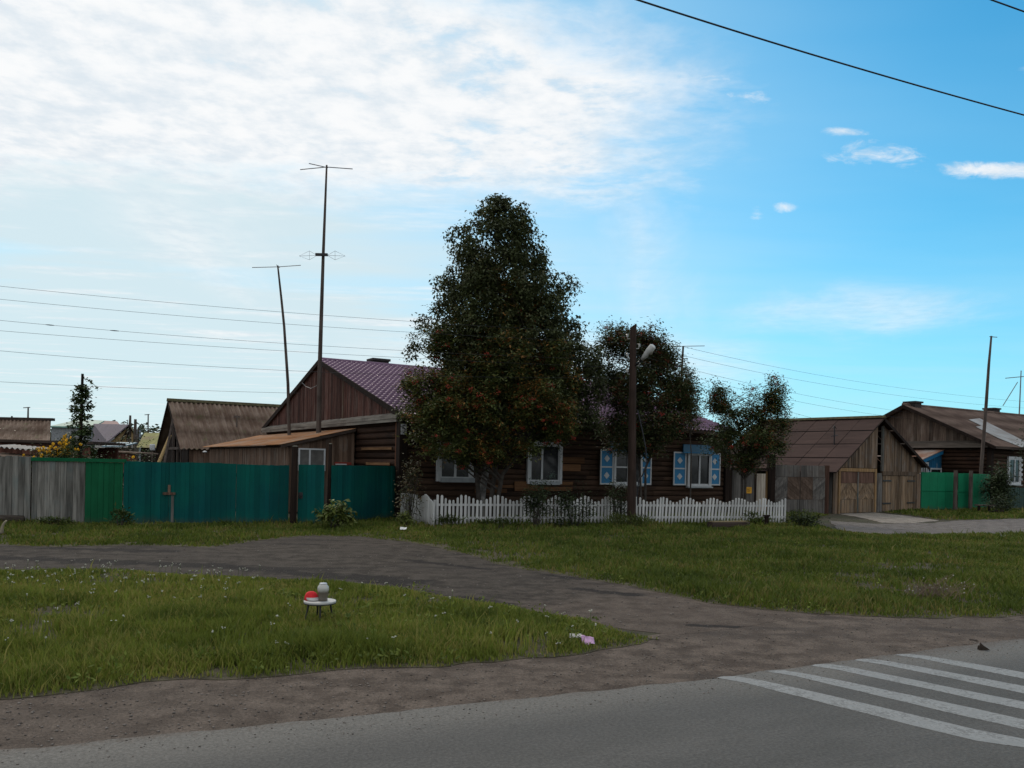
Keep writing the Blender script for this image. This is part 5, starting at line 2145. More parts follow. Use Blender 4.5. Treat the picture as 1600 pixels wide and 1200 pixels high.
mb = MB(); logs_x(mb, .14, RL - .1, 0, .4, RZE - .05, h=.22, r=.045, seed=203); mb.build('log_wall', m_log, h2)
mb = MB(); logs_y(mb, .14, RD - .1, 0, .4, RZE - .08, h=.23, r=.05, seed=204); mb.build('gable_log_wall', m_log_y, h2)
mb = MB(); mb.box(.05, RL, RD - .1, RD, 0, RZE); mb.box(RL - .1, RL, .1, RD - .1, 0, RZE); mb.build('back_wall', m_dark, h2)
mb = MB(); mb.box(.06, RL - .1, .05, .3, 0, .4); mb.box(.06, .3, .3, RD - .1, 0, .4); mb.build('plinth', m_plinth, h2)
mb = MB(); mb.box(-.1, .16, -.1, .16, 0, RZE - .05); mb.build('corner_board', m_dark, h2)
mb = MB(); vplanks_y(mb, .2, RD - .2, -.02, lambda y: RZE + .02, lambda y: r_z(y) - .06, .2, .03, 206); mb.build('gable_boards', wood('brown_gable_boards', (0.045, 0.03, 0.024), (0.12, 0.088, 0.068), 'z', .95, low=(0.13, 0.11, 0.095), lowamt=.4), h2)
mb = MB()
mb.prism([(-.02, .0, RZE + .22), (-.34, .0, RZE - .02), (-.34, .0, RZE - .08), (-.02, .0, RZE - .08)], (0, RD, 0))
mb.box(-.38, -.34, -.05, RD + .05, RZE - .22, RZE + .03)
mb.build('gable_ledge', wood('brown_ledge', (0.055, 0.044, 0.036), (0.11, 0.092, 0.078), 'y', .4), h2)
rs = (RZR - RZE) / (RD / 2)
rcs = math.sqrt(1 + rs * rs)


def r_pt(x, s, h):
    y = -.55 + s / rcs
    return (x, y - h * rs / rcs, RZE + .08 + rs * y + h / rcs)


V, F = corr_roof(0, -.6, RL + .4, (RD / 2 + .55) * rcs, 4, r_pt, .018, .17, step=.02, samples=4)
r2 = mesh_np('roof', V, np.array(F).ravel(), 4, m_tanroof, h2)
mb = MB()
ze_ = RZE + .06 - rs * .55
mb.prism([(-.6, RD + .55, ze_), (-.6, RD / 2, RZR + .08), (-.6, RD / 2, RZR + .02), (-.6, RD + .55, ze_ - .06)], (RL + 1, 0, 0))
mb.build('back_roof_slope', m_tanroof, r2)
mb = MB(); mb.tube([(-.62, RD / 2, RZR + .10), (RL + .42, RD / 2, RZR + .10)], .08, 8); mb.build('ridge_cap', m_tanroof, r2)


def on_roof(px, py):
    """walk up the slope to where the bearing meets it"""
    a_, b_ = ray(px, py)
    best = None
    for Y in np.linspace(44, 64, 2000):
        q = H3.loc(Vector((a_ * Y, Y, 0)))
        z = EYE + b_ * Y
        if q.y > -.6:
            zr = RZE + .08 + rs * q.y
            if z < zr:
                return q.x, q.y
    return q.x, q.y


for tag_, pl in (('upper', ((1513, 657), (1530, 655), (1618, 700), (1600, 696), (1568, 684))), ('lower', ((1524, 668), (1540, 665), (1562, 678), (1610, 699), (1595, 700), (1560, 686)))):
    pts = [on_roof(*p) for p in pl]
    mb = MB()
    mb.prism([(x, y - (.05 if tag_ == 'upper' else .04) * rs, RZE + .08 + rs * y + (.05 if tag_ == 'upper' else .042)) for x, y in pts], (0, -.004, .01))
    mb.build('metal_patch', m_galv, r2)
for s_ in (1, -1):
    ye = -.55 if s_ == 1 else RD + .55
    mb = MB()
    mb.prism([(-.63, ye, ze_ - .14), (-.63, RD / 2, RZR - .13), (-.63, RD / 2, RZR + .08), (-.63, ye, ze_ + .06)], (.03, 0, 0))
    mb.build('barge_board', m_dark, h2)
mb = MB(); mb.box(-.5, RL + .3, -.56, -.53, ze_ - .10, ze_ + .04); mb.build('eave_board', m_dark_x, h2)
mb = MB(); mb.box(.1, .75, RD / 2 - .35, RD / 2 + .35, RZR - .4, RZR + .22); mb.box(.0, .85, RD / 2 - .42, RD / 2 + .42, RZR + .22, RZR + .32); mb.build('chimney', m_brick, r2)
for t_ in np.linspace(0, 14, 700):
    p = H3.w(t_, RD / 2 + .3)
    if abs(p.x / p.y - ray(1552, 645)[0]) < .0012:
        break
mb = MB(); mb.box(t_ - .38, t_ + .38, RD / 2 + .0, RD / 2 + .7, RZR - .4, RZR + .34); mb.box(t_ - .44, t_ + .44, RD / 2 - .06, RD / 2 + .76, RZR + .34, RZR + .44); mb.build('chimney', m_brick, r2)
xa, zb_ = H3.on_y(1572, 757)
xb, zt_ = H3.on_y(1592.5, 714)
window(h2, xa, xb, zb_, zt_, casing=.13, sillz=.06, split=.52)
# pale cut ends along the window's right casing
mb = MB()
for k in range(5):
    mb.box(xb - .04, xb + .10, -.16, -.137, lerp(zb_, zt_, .15 + .17 * k), lerp(zb_, zt_, .24 + .17 * k))
mb.build('carved_casing', m_white, h2)

# blue porch on its gable: a lean-to, its near side facing the street
porch = thing('porch', 'small blue plank porch with rusty lean roof against the gable of the right house', 'porch', (HO2[0], HO2[1], 0), LANG)
m_blueporch = paint('porch_blue', (0.020, 0.125, 0.25), (0.24, 0.28, 0.30), .56, isl=.9, rough=.7, spec=.15)
yv_p, zw_p = H3.on_x(1475, 703, -.05)
xe_p, ze_p = H3.on_y(1431, 723, yv_p)
YP1 = yv_p + 4.2


def pz(x):
    return lerp(ze_p, zw_p, (x - xe_p) / (-.05 - xe_p))


mb = MB()
vplanks_x(mb, xe_p + .15, -.12, yv_p + .12, lambda x: .1, lambda x: pz(x) - .20, .15, .025, 210, gap=.02)
mb.build('near_boards', m_blueporch, porch)
mb = MB()
mb.box(xe_p + .15, xe_p + .19, yv_p + .14, YP1 - .1, .1, ze_p - .2)
mb.build('front_boards', m_blueporch, porch)
mb = MB()
mb.prism([(xe_p - .05, yv_p, pz(xe_p - .05) - .22), (-.1, yv_p, pz(-.1) - .22), (-.1, yv_p, pz(-.1) - .01), (xe_p - .05, yv_p, pz(xe_p - .05) - .01)], (0, .05, 0))
mb.build('fascia', m_blue, porch)
mb = MB()
mb.prism([(xe_p - .15, yv_p - .03, pz(xe_p - .15)), (-.06, yv_p - .03, pz(-.06)), (-.06, yv_p - .03, pz(-.06) + .04), (xe_p - .15, yv_p - .03, pz(xe_p - .15) + .04)], (0, YP1 - yv_p, 0))
mb.build('roof', roofmat('porch_roof', (0.15, 0.075, 0.05), (0.22, 0.125, 0.088), (0.30, 0.27, 0.25), .8, spec=.1), porch)
yq = yv_p + .08
for (pa_, pb_, pt_, nb, nm) in ((1453, 1471, 731, 0, 'window'), (1437, 1450.5, 722, 3, 'lattice')):
    xa, zt_ = H3.on_y(pa_, pt_, yq)
    xb, _ = H3.on_y(pb_, pt_, yq)
    f = .09
    mb = MB()
    mb.box(xa, xb, yq - .03, yq + .005, zt_ - f, zt_)
    mb.box(xa, xa + f, yq - .03, yq + .005, zt_ - .9, zt_ - f)
    mb.box(xb - f, xb, yq - .03, yq + .005, zt_ - .9, zt_ - f)
    for k in range(nb):
        xm = lerp(xa, xb, (k + 1) / (nb + 1))
        mb.box(xm - .03, xm + .03, yq - .025, yq + .005, zt_ - .9, zt_ - f)
    o = mb.build(nm, m_white, porch)
    mb = MB(); mb.box(xa + f, xb - f, yq - .004, yq + .008, zt_ - .9, zt_ - f); mb.build('pane', m_glass, o)

# ------------------------------------------------------------------ bright green gates
f0, f1, f2, f3, f4, f5 = G(1438, 797.5), G(1489, 797.3), G(1494, 797.5), G(1514, 797.5), G(1518, 797.5), G(1546, 797.5)
a, L, an = seg(f0, f1)
t = thing('green_gates', 'double bright green plank gates beside the garage', 'gate', a, an)
zt_ = P(1460, 738, a.y).z
for k, (xa, xb) in enumerate(((.02, L / 2 - .01), (L / 2 + .01, L - .02))):
    zm = zt_ * .5
    xm = lerp(xa, xb, .5)
    mb = MB()
    for q, (p0_, p1_, z0_, z1_) in enumerate(((xa, xm - .01, .03, zm - .02), (xm + .01, xb, .03, zm - .02), (xa, xm - .01, zm + .02, zt_), (xm + .01, xb, zm + .02, zt_ + .01))):
        mb.box(p0_, p1_, -.03 + .012 * ((q + k) % 2), .02, z0_, z1_)
    leaf = mb.build('gate_leaf', m_gategreen, t)
    mb = MB(); mb.box(xa, xb, .022, .07, zm - .06, zm + .06); mb.build('rail', m_gategreen, leaf)
a, L, an = seg(f2, f3)
t = thing('wicket_gate', 'narrow bright green wicket between two brown posts', 'gate', a, an)
mb = MB()
xm = L * .5
for q, (p0_, p1_, z0_, z1_) in enumerate(((.12, xm - .01, .03, zt_ * .46), (xm + .01, L - .02, .03, zt_ * .47), (.12, xm - .01, zt_ * .5, zt_ - .02), (xm + .01, L - .02, zt_ * .5, zt_ - .01))):
    mb.box(p0_, p1_, -.03 + .012 * (q % 2), .02, z0_, z1_)
mb.build('door_boards', m_gategreen, t)
mb = MB(); mb.box(.12, L - .02, .022, .06, zt_ * .4, zt_ * .55); mb.build('rail', m_gategreen, t)
for g_, lb in ((G(1492, 798), 'brown post between the green double gates and the green wicket'), (G(1516, 798), 'brown post between the green wicket and the plain green panel')):
    gate_post(g_, .10, P(1500, 735, g_.y).z, lb, m_pole)
a, L, an = seg(f4, f5)
t = thing('plank_fence', 'plain bright green fence panel next to the bush of the right house', 'fence', a, an)
mb = MB(); vplanks_x(mb, .05, L, 0, lambda x: .03, lambda x: zt_ - .03, .2, .025, 221, jit=.003); mb.build('boards', plain('deep_green_paint', (0.004, 0.165, 0.074), .5, .35, var=.12, scale=2), t)
for z in (.4, 1.4):
    mb = MB(); mb.box(0, L, .03, .08, z, z + .1); mb.build('rail', m_dark_x, t)
# dark green fence under the right window
d0, d1 = G(1573, 797), G(1720, 796)
a, L, an = seg(d0, d1)
t = thing('picket_fence', 'dark green board fence below the window at the right edge', 'fence', a, an)
zt_ = P(1590, 762, a.y).z
mb = MB(); vplanks_x(mb, 0, L, 0, lambda x: .03, lambda x: zt_, .14, .025, 223, gap=.03); mb.build('boards', m_darkgreen, t)
for z in (.35, zt_ - .3):
    mb = MB(); mb.box(0, L, .03, .07, z, z + .08); mb.build('rail', m_darkgreen, t)
# bench
bq = G(1537, 801)
t = thing('bench', 'low wooden bench standing before the plain green fence panel', 'bench', (bq.x, bq.y - .3, 0), .25)
mb = MB(); mb.box(-.62, .25, -.17, .17, .36, .42); mb.build('seat', m_pole, t)
for x in (-.5, .12):
    mb = MB(); mb.tube([(x, 0, 0), (x, 0, .36)], .07, 8); mb.build('leg', m_dark, t)
mb = MB(); mb.tube([(.05, -.3, .06), (.25, -.28, .11), (.62, -.25, .10), (.72, -.2, .05)], [.05, .10, .10, .04], 8)
o = mb.build('dark_sack', m_dark, None, True)
o.location = (bq.x, bq.y - .3, 0)
tag(o, 'dark sack lying on the grass at the right end of the bench', 'sack')
# antenna masts right
gA = G(1533, 800)
Ya = 46.3
b = P(1533, 745, Ya); b = Vector((b.x, b.y, 0))
t = mast('tall dark mast leaning right in front of the house at the right edge', b, [b, P(1533, 735, Ya), P(1541, 630, Ya), P(1545, 570, Ya), P(1549, 525, Ya)], [.105, .10, .085, .07, .05], m_pole)
rods(t, b, [(P(1546, 526, Ya), P(1558, 527, Ya))], .022, 'aerial_rod')
Yb = 62
b = P(1592.5, 655, Yb); b = Vector((b.x, b.y, 0))
t = mast('thin aerial mast standing behind the roof at the right edge', b, [b, P(1592.5, 650, Yb), P(1595.5, 579, Yb)], [.05, .05, .035], m_alu)
rods(t, b, [(P(1582, 590, Yb), P(1614, 587, Yb)), (P(1571, 591, Yb), P(1582, 590, Yb)), (P(1590, 597, Yb), P(1567, 634, Yb))], .03, 'aerial_rod', m_alu)
Yc = 48
b = P(1062, 630, Yc); b = Vector((b.x, b.y, 0))
t = mast('thin T shaped aerial mast rising behind the right end of the purple roof', b, [b, P(1063, 620, Yc), P(1067.5, 541, Yc)], [.075, .07, .055], m_pole)
rods(t, b, [(P(1045, 542, Yc), P(1068, 541, Yc)), (P(1068, 541, Yc), P(1101, 540.5, Yc))], .02, 'aerial_rod')
# ------------------------------------------------------------------ stool with jar and cap
sb_ = G(501, 972)
stool = thing('stool', 'small round topped stool with four thin dark legs standing in the island grass', 'stool', (sb_.x, sb_.y, 0))
sy = sb_.y
sz = P(500, 938, sy).z
sr = (P(525, 938, sy).x - P(475, 938, sy).x) / 2
sxo = P(500, 938, sy).x - sb_.x
mb = MB()
mb.lathe([(sr * .90, -.022), (sr * .985, -.014), (sr, 0), (sr * .985, .008), (sr * .5, .010), (0.01, .010)], (sxo, 0, sz - .01), 32)
mb.build('seat', plain('stool_seat', (0.40, 0.40, 0.39), .5, .4, var=.12), stool, False)
mb = MB()
mb.lathe([(sr * .86, -.030), (sr * .985, -.026), (sr * .99, -.0145), (sr * .90, -.0225)], (sxo, 0, sz - .01), 32)
mb.build('seat_rim', m_iron, stool)
for (tx, ty, bx) in ((-.6, -.45, -.78), (-.24, .5, -.32), (.16, -.58, .20), (.58, .3, .74)):
    mb = MB()
    mb.tube([(sxo + tx * sr, ty * sr, sz - .035), (sxo + bx * sr, ty * sr * 1.35, 0)], [.012, .009], 8)
    mb.build('leg', m_iron, stool)
jx = P(505.5, 938, sy).x
jz0 = sz + .002
jh = P(505, 911, sy).z - P(505, 938.5, sy).z
jr = (P(514.5, 930, sy).x - P(496.5, 930, sy).x) / 2
jar = thing('glass_jar', 'glass jar with pale contents and lid standing on the stool', 'jar', (jx, sy - .03, jz0))
mb = MB()
mb.lathe([(jr * .70, 0), (jr * .80, .006), (jr * .78, jh * .30), (jr * .80, jh * .42), (jr * .95, jh * .55), (jr, jh * .68), (jr * .95, jh * .80), (jr * .66, jh * .92), (jr * .60, jh * .95)], (0, 0, 0), 24)
M_ = Mat('jar_contents', .18, .5)
x_, y_, z_ = M_.xyz()
nn = noise(M_.nt, M_.obj, 14, 4)
M_.color(colmix(M_.nt, (z_ + (nn - .5) * .05).step(jh * .42, jh * .66), (0.115, 0.098, 0.08), (0.40, 0.395, 0.365)))
mb.build('body', M_.m, jar, True)
mb = MB(); mb.lathe([(jr * .60, 0), (jr * .64, .004), (jr * .64, jh * .05), (jr * .60, jh * .06)], (0, 0, jh * .94), 24); mb.build('lid', plain('jar_lid', (0.42, 0.45, 0.50), .4, .5, var=.1), jar, True)
# red cap
cx_ = P(486, 935, sy).x
cap = thing('cap', 'red cap with grey brim lying on the stool beside the jar', 'cap', (cx_, sy + .01, jz0))
cw = (P(497, 935, sy).x - P(475.5, 935, sy).x) / 2
mb = MB()
mb.lathe([(cw * .98, 0), (cw, .02), (cw * .92, .055), (cw * .70, .085), (cw * .35, .10), (.004, .103)], (0, 0, 0), 20, 1.0, .85)
m_cap = plain('red_cloth', (0.55, 0.022, 0.028), .8, .2, var=.2, scale=14)
mb.build('crown', m_cap, cap, True)
mb = MB()
pts = []
for k in range(9):
    a_ = PI * 1.18 + PI * .75 * k / 8
    pts.append((math.cos(a_) * cw, math.sin(a_) * cw * .85))
inner = [(x * .96, y * .96, .028) for x, y in pts]
outer = [(x * 1.02 + .035, y * 1.5, .004) for x, y in pts]
n = len(pts)
mb.add(inner + outer + [(x, y, z + .007) for x, y, z in inner] + [(x, y, z + .006) for x, y, z in outer],
       [(i, i + 1, n + i + 1, n + i) for i in range(n - 1)] + [(2 * n + i, 3 * n + i, 3 * n + i + 1, 2 * n + i + 1) for i in range(n - 1)] + [(n + i, n + i + 1, 3 * n + i + 1, 3 * n + i) for i in range(n - 1)])
mb.build('brim', plain('grey_brim', (0.34, 0.33, 0.32), .7, .2, var=.2), cap)

# ------------------------------------------------------------------ odds and ends


def crumple(name, label, cat, base, poly, mat, seed, amp=.02, z=.05, sub=10):
    """thin crumpled sheet with a folded surface"""
    r_ = np.random.default_rng(seed)
    n = sub
    P2 = np.array(poly)
    V, F = [], []
    for j in range(n + 1):
        for i in range(n + 1):
            u_, v_ = i / n, j / n
            p = (P2[0] * (1 - u_) + P2[1] * u_) * (1 - v_) + (P2[3] * (1 - u_) + P2[2] * u_) * v_
            k = mnoise.noise(Vector((p[0] * 16, p[1] * 16, seed))) * amp + mnoise.noise(Vector((p[0] * 40, p[1] * 40, seed + 3))) * amp * .4
            V.append((p[0], p[1], z + p[2] + k))
    for j in range(n):
        for i in range(n):
            F.append((j * (n + 1) + i, j * (n + 1) + i + 1, (j + 1) * (n + 1) + i + 1, (j + 1) * (n + 1) + i))
    o = mesh_np(name, V, np.array(F).ravel(), 4, mat)
    m = o.modifiers.new('thickness', 'SOLIDIFY'); m.thickness = .0025
    o.location = base
    tag(o, label, cat)
    return o


pb_ = G(918, 1011)
crumple('plastic_bag', 'crumpled pink purple plastic bag at the edge of the island grass', 'bag', pb_, [(-.055, -.02, .0), (.075, -.03, .005), (.07, .07, .06), (-.065, .08, .075)], plain('pink_plastic', (0.42, 0.24, 0.40), .35, .5, var=.35, scale=14), 5, .02, .03)
crumple('paper_scrap', 'pale crumpled paper strip in the grass beside the pink bag', 'litter', G(900, 1006), [(-.07, -.015, .0), (.06, -.01, .0), (.06, .03, .04), (-.07, .02, .035)], plain('pale_paper', (0.42, 0.40, 0.37), .8, .2, var=.3), 6, .012, .07)
crumple('paper_scrap', 'small white scrap of paper on the grass below the peony plant', 'litter', G(630, 832), [(-.09, -.05, .0), (.09, -.05, .0), (.09, .05, .05), (-.09, .05, .05)], plain('white_paper', (0.55, 0.55, 0.54), .8, .2, var=.1), 7, .02, .09)
plain('dark_leaf', (0.035, 0.026, 0.02), .9, .2, var=.4, scale=12)
q_ = G(1537, 1018)
mb = MB()
for k, (w_, h_) in enumerate(((1.0, 1.0), (.8, .75), (.9, .5))):
    y_ = .02 * k
    mb.prism([(-.05 * w_, y_, .0), (-.045 * w_, y_ + .005, .045 * h_), (-.033 * w_, y_ + .006, .082 * h_), (-.005, y_, .050 * h_), (.035 * w_, y_ + .004, .026 * h_), (.066 * w_, y_, .006)], (.004, .012, .004))
o = mb.build('dry_leaf', bpy.data.materials['dark_leaf'])
o.location = (q_.x, q_.y, .012)
tag(o, 'dark curled leaf lying on the asphalt above the crosswalk', 'leaf')
crumple('dry_leaf', 'small dark leaf at the edge of the asphalt near the curled one', 'leaf', G(1522, 1004), [(-.05, -.01, .0), (.05, -.01, .0), (.04, .02, .012), (-.05, .02, .01)], bpy.data.materials['dark_leaf'], 9, .01, .022)
# timber beam
t0, t1 = G(1114, 827), G(1172, 826)
a, L, an = seg(t0, t1)
t = thing('timber_beam', 'low squared timber with pale worn top lying in front of the pickets', 'beam', a, an)
mb = MB()
mb.prism([(0, 0, 0), (0, .3, 0), (0, .3, .19), (0, .27, .22), (0, .03, .22), (0, 0, .19)], (L, 0, 0))
mb.build('beam', m_dark_x, t)
mb = MB(); mb.box(.06, L - .1, .02, .28, .222, .245); mb.build('worn_top', wood('worn_plank', (0.16, 0.125, 0.07), (0.27, 0.22, 0.13), 'x', .3), t)
for (px, py, h_, r_, lb) in ((1197, 824, .36, .09, 'charred stump standing at the right end of the picket fence'), (1163, 818, .33, .08, 'short dark stump behind the right end of the timber beam')):
    g = G(px, py)
    t = thing('stump', lb, 'stump', (g.x, g.y, 0))
    mb = MB(); mb.tube([(0, 0, 0), (.02, 0, h_ * .5), (.01, 0, h_)], [r_, r_ * .8, r_ * .9], 9); mb.build('wood', m_dark, t)
    mb = MB(); mb.prism([(-r_ * 1.1, -r_, h_), (r_ * 1.2, -r_, h_ + .01), (r_ * 1.2, r_, h_ + .01), (-r_ * 1.1, r_, h_)], (0, 0, .05)); mb.build('top_slab', m_dark, t)
# crooked pale stick at the left edge
g = G(1, 838)
t = thing('stick', 'pale crooked stick poking out of the grass at the left edge', 'stick', g)
mb = MB(); mb.tube([(-.35, 0, .05), (-.05, 0, .08), (.03, 0, .1), (.03, 0, .22), (.07, .02, .32), (.12, .02, .37)], [.03, .05, .045, .03, .026, .018], 8)
mb.build('wood', plain('pale_stick', (0.22, 0.19, 0.14), .9, .2), t, True)
# ------------------------------------------------------------------ trees and plants
m_leaf_birch = leafmat('birch_leaf', (0.030, 0.040, 0.016), (0.070, 0.082, 0.032), (0.085, 0.075, 0.03), -.12)
m_leaf_rowan = leafmat('rowan_leaf', (0.036, 0.050, 0.014), (0.088, 0.102, 0.028), (0.20, 0.092, 0.022), 0.0)
m_leaf_rowan2 = leafmat('red_rowan_leaf', (0.030, 0.044, 0.016), (0.074, 0.088, 0.032), (0.105, 0.040, 0.022), -0.04)
m_leaf_rowan3 = leafmat('right_rowan_leaf', (0.028, 0.044, 0.014), (0.070, 0.090, 0.028), (0.14, 0.060, 0.018), -0.06)
m_berry = plain('rowan_berry', (0.30, 0.024, 0.012), .45, .5, var=.25, scale=9)
m_bark_birch = plain('birch_bark', (0.16, 0.15, 0.14), .85, .2, var=.6, scale=7)
m_bark = plain('rowan_bark', (0.05, 0.042, 0.036), .9, .2, var=.4, scale=8)
m_leaf_hop = leafmat('hop_leaf', (0.020, 0.036, 0.012), (0.048, 0.072, 0.020))
m_leaf_shrub = leafmat('shrub_leaf', (0.018, 0.030, 0.012), (0.045, 0.062, 0.024))
m_leaf_yellow = leafmat('yellowgreen_leaf', (0.060, 0.088, 0.018), (0.13, 0.15, 0.035))
m_leaf_vine = leafmat('vine_leaf', (0.034, 0.042, 0.020), (0.085, 0.085, 0.04), (0.13, 0.085, 0.04), .0)


def leaf_quads(C, size, r, droop=.35, aspect=.5, flat=.35):
    """folded leaf blades (two triangles each) at points C"""
    n = len(C)
    az = r.uniform(0, 2 * PI, n)
    pit = r.normal(-droop, flat, n)
    d_ = np.stack([np.cos(az) * np.cos(pit), np.sin(az) * np.cos(pit), np.sin(pit)], 1)
    s_ = np.stack([-np.sin(az), np.cos(az), r.normal(0, .5, n)], 1)
    s_ /= np.linalg.norm(s_, axis=1)[:, None]
    L = (size * r.uniform(.65, 1.35, n))[:, None]
    tip = C + d_ * L
    mid = C + d_ * L * .45
    nn = np.cross(d_, s_)
    l_ = mid + s_ * L * aspect * .5 + nn * L * .08
    rr_ = mid - s_ * L * aspect * .5 + nn * L * .08
    V = np.stack([C, rr_, tip, l_], 1).reshape(-1, 3)
    i = np.arange(n) * 4
    F = np.stack([i, i + 1, i + 2, i, i + 2, i + 3], 1)
    return V, F


def make_tree(name, label, base, rows, Y, depthf, nclus, per, leaf, lm, barkm, kind, seed, trunks, berries=0, surf=.45, spread=.26, hang=0.0, trunk_r=.12, leader=True, gaps=0.0, lobes=None, extra=()):
    """rows: surveyed outline (py, x left, x right), turned into a round crown of the same width"""
    r = np.random.default_rng(seed)
    t = thing(name, label, 'tree', (base.x, base.y, 0))
    B = np.array([base.x, base.y, 0.0])
    zs, cx, rad = [], [], []
    for py, xl, xr in rows:
        a_, b_ = P(xl, py, Y), P(xr, py, Y)
        zs.append((a_.z + b_.z) / 2); cx.append((a_.x + b_.x) / 2); rad.append((b_.x - a_.x) / 2)
    o_ = np.argsort(zs)
    zs, cx, rad = np.array(zs)[o_], np.array(cx)[o_], np.array(rad)[o_]
    # cluster centres, area weighted
    zz = np.linspace(zs[0], zs[-1], 200)
    w = np.interp(zz, zs, rad) ** 1.6 + .05
    w /= w.sum()
    cl = []
    guard = 0
    if lobes:
        LW = np.array([l[2] * l[3] for l in lobes], float)
        LW /= LW.sum()
    while len(cl) < nclus and guard < nclus * 40:
        guard += 1
        if lobes:
            # foliage gathers in mounds at the ends of the limbs, thin inside
            px_, py_, rx_, rz_, dy_ = lobes[r.choice(len(lobes), p=LW)]
            c_ = P(px_, py_, Y + dy_)
            k_ = Y / FPX
            v_ = r.normal(0, 1, 3); v_ /= np.linalg.norm(v_)
            if v_[2] < -.55 and r.random() < .6:
                continue
            g_ = r.random()
            q = r.uniform(.70, 1.0) if g_ < .70 else (r.uniform(.2, .7) if g_ < .84 else r.uniform(1.0, 1.4))
            p = np.array([c_.x + v_[0] * max(.05, rx_ * k_ - spread * .7) * q, c_.y + v_[1] * max(.05, rx_ * k_ * .85 - spread * .7) * q, c_.z + v_[2] * max(.05, rz_ * k_ - spread * .5) * q])
            if gaps and mnoise.noise(Vector((p[0] * 1.3, p[1] * 1.3, p[2] * 1.3 + seed * 3.1))) < -gaps:
                continue
            if not in_house(Vector(p), .35):
                cl.append(p)
            continue
        z = r.choice(zz, p=w) + r.normal(0, .05)
        R_ = np.interp(z, zs, rad)
        c_ = np.interp(z, zs, cx)
        th = r.uniform(0, 2 * PI)
        wob_ = 1 + .16 * mnoise.noise(Vector((math.cos(th) * 1.3, math.sin(th) * 1.3, z * .9 + seed)))
        q = r.random() ** surf
        rr_ = max(0.02, (R_ * wob_ - spread * .75)) * q * (r.uniform(1.0, 1.18) if r.random() < .12 else 1.0)
        p = np.array([c_ + rr_ * math.cos(th), Y + rr_ * depthf * math.sin(th), z])
        if gaps and mnoise.noise(Vector((p[0] * 1.0, p[1] * 1.0, p[2] * 1.0 + seed * 3.1))) < -gaps:
            continue
        if in_house(Vector(p), .35):
            continue
        cl.append(p)
    for (px_, py_) in extra:
        cl.append(np.array(P(px_, py_, Y + r.normal(0, .25))))
    cl = np.array(cl)
    # leaf sprays
    C = []
    for p in cl:
        k = int(per * r.uniform(.6, 1.4))
        off = r.normal(0, 1, (k, 3)) * np.array([spread, spread, spread * .62])
        if hang:
            # strings of leaves hanging from the twig
            m = k
            off = np.stack([r.normal(0, spread * .8, m), r.normal(0, spread * .8, m), -np.abs(r.normal(0, hang, m))], 1)
            off[:, 0] = np.round(off[:, 0] / .09) * .09 + r.normal(0, .018, m)
            off[:, 1] = np.round(off[:, 1] / .09) * .09 + r.normal(0, .018, m)
        C.append(p + off)
    C = np.concatenate(C)
    keep = np.array([not in_house(Vector(c)) and c[2] > .25 for c in C])
    C = C[keep]
    V, F = leaf_quads(C - B, leaf, r, droop=.6 if hang else .25, aspect=.62 if hang else .42)
    mesh_np('crown', V, F.ravel(), 3, lm, t)
    # trunks and limbs
    mb = MB()
    heads = []
    for (pts, r0) in trunks:
        n = len(pts)
        mb.tube([Vector(q) - Vector(B) for q in pts], [r0 * (1 - .85 * i / (n - 1)) for i in range(n)], 9)
        heads.append((pts, r0))
    mb.build('trunk', barkm, t)
    mb = MB()
    sel = r.permutation(len(cl))[:min(len(cl), 110)]
    for i in sel:
        p = cl[i]
        pts, r0 = heads[i % len(heads)]
        zt_ = max(.7, p[2] - (.25 + .55 * np.hypot(p[0] - np.interp(p[2], zs, cx), p[1] - Y)))
        # point on the trunk at that height
        a_ = None
        for q0, q1 in zip(pts[:-1], pts[1:]):
            if q0[2] <= zt_ <= q1[2]:
                u_ = (zt_ - q0[2]) / max(1e-6, q1[2] - q0[2])
                a_ = Vector(q0).lerp(Vector(q1), u_)
        if a_ is None:
            a_ = Vector(pts[-1]) if zt_ > pts[-1][2] else Vector(pts[0])
        e_ = Vector(p)
        m_ = a_.lerp(e_, .5) + Vector((0, 0, .10))
        k0 = max(.012, .035 * (1 - p[2] / zs[-1]) + .012)
        mb.tube([a_ - Vector(B), m_ - Vector(B), e_ - Vector(B)], [k0, k0 * .6, .006], 5)
    mb.build('branches', barkm, t)
    if berries:
        base_ = np.array([(1, 0, 0), (0, 1, 0), (-1, 0, 0), (0, -1, 0), (0, 0, 1), (0, 0, -1)], np.float32)
        fi = np.array([(0, 1, 4), (1, 2, 4), (2, 3, 4), (3, 0, 4), (1, 0, 5), (2, 1, 5), (3, 2, 5), (0, 3, 5)])
        k = r.permutation(len(cl))[:berries]
        pts = []
        for p in cl[k]:
            # bunches hang on the outside of the crown
            c_ = np.array([np.interp(p[2], zs, cx), Y, p[2]])
            dirn = (p - c_); dirn[2] = 0
            nrm = np.linalg.norm(dirn) + 1e-6
            q = p + dirn / nrm * spread * r.uniform(.2, 1.0) + np.array([0, 0, -.05])
            m = int(r.integers(9, 22))
            pts.append(q + r.normal(0, 1, (m, 3)) * np.array([.055, .055, .035]))
        pts = np.concatenate(pts)
        pts = pts[[not in_house(Vector(c)) for c in pts]] - B
        s_ = r.uniform(.014, .024, len(pts))[:, None, None]
        V = (base_[None] * s_ + pts[:, None]).reshape(-1, 3)
        F = (np.arange(len(pts))[:, None, None] * 6 + fi[None]).reshape(-1)
        mesh_np('berries', V, F, 3, m_berry, t)
    return t


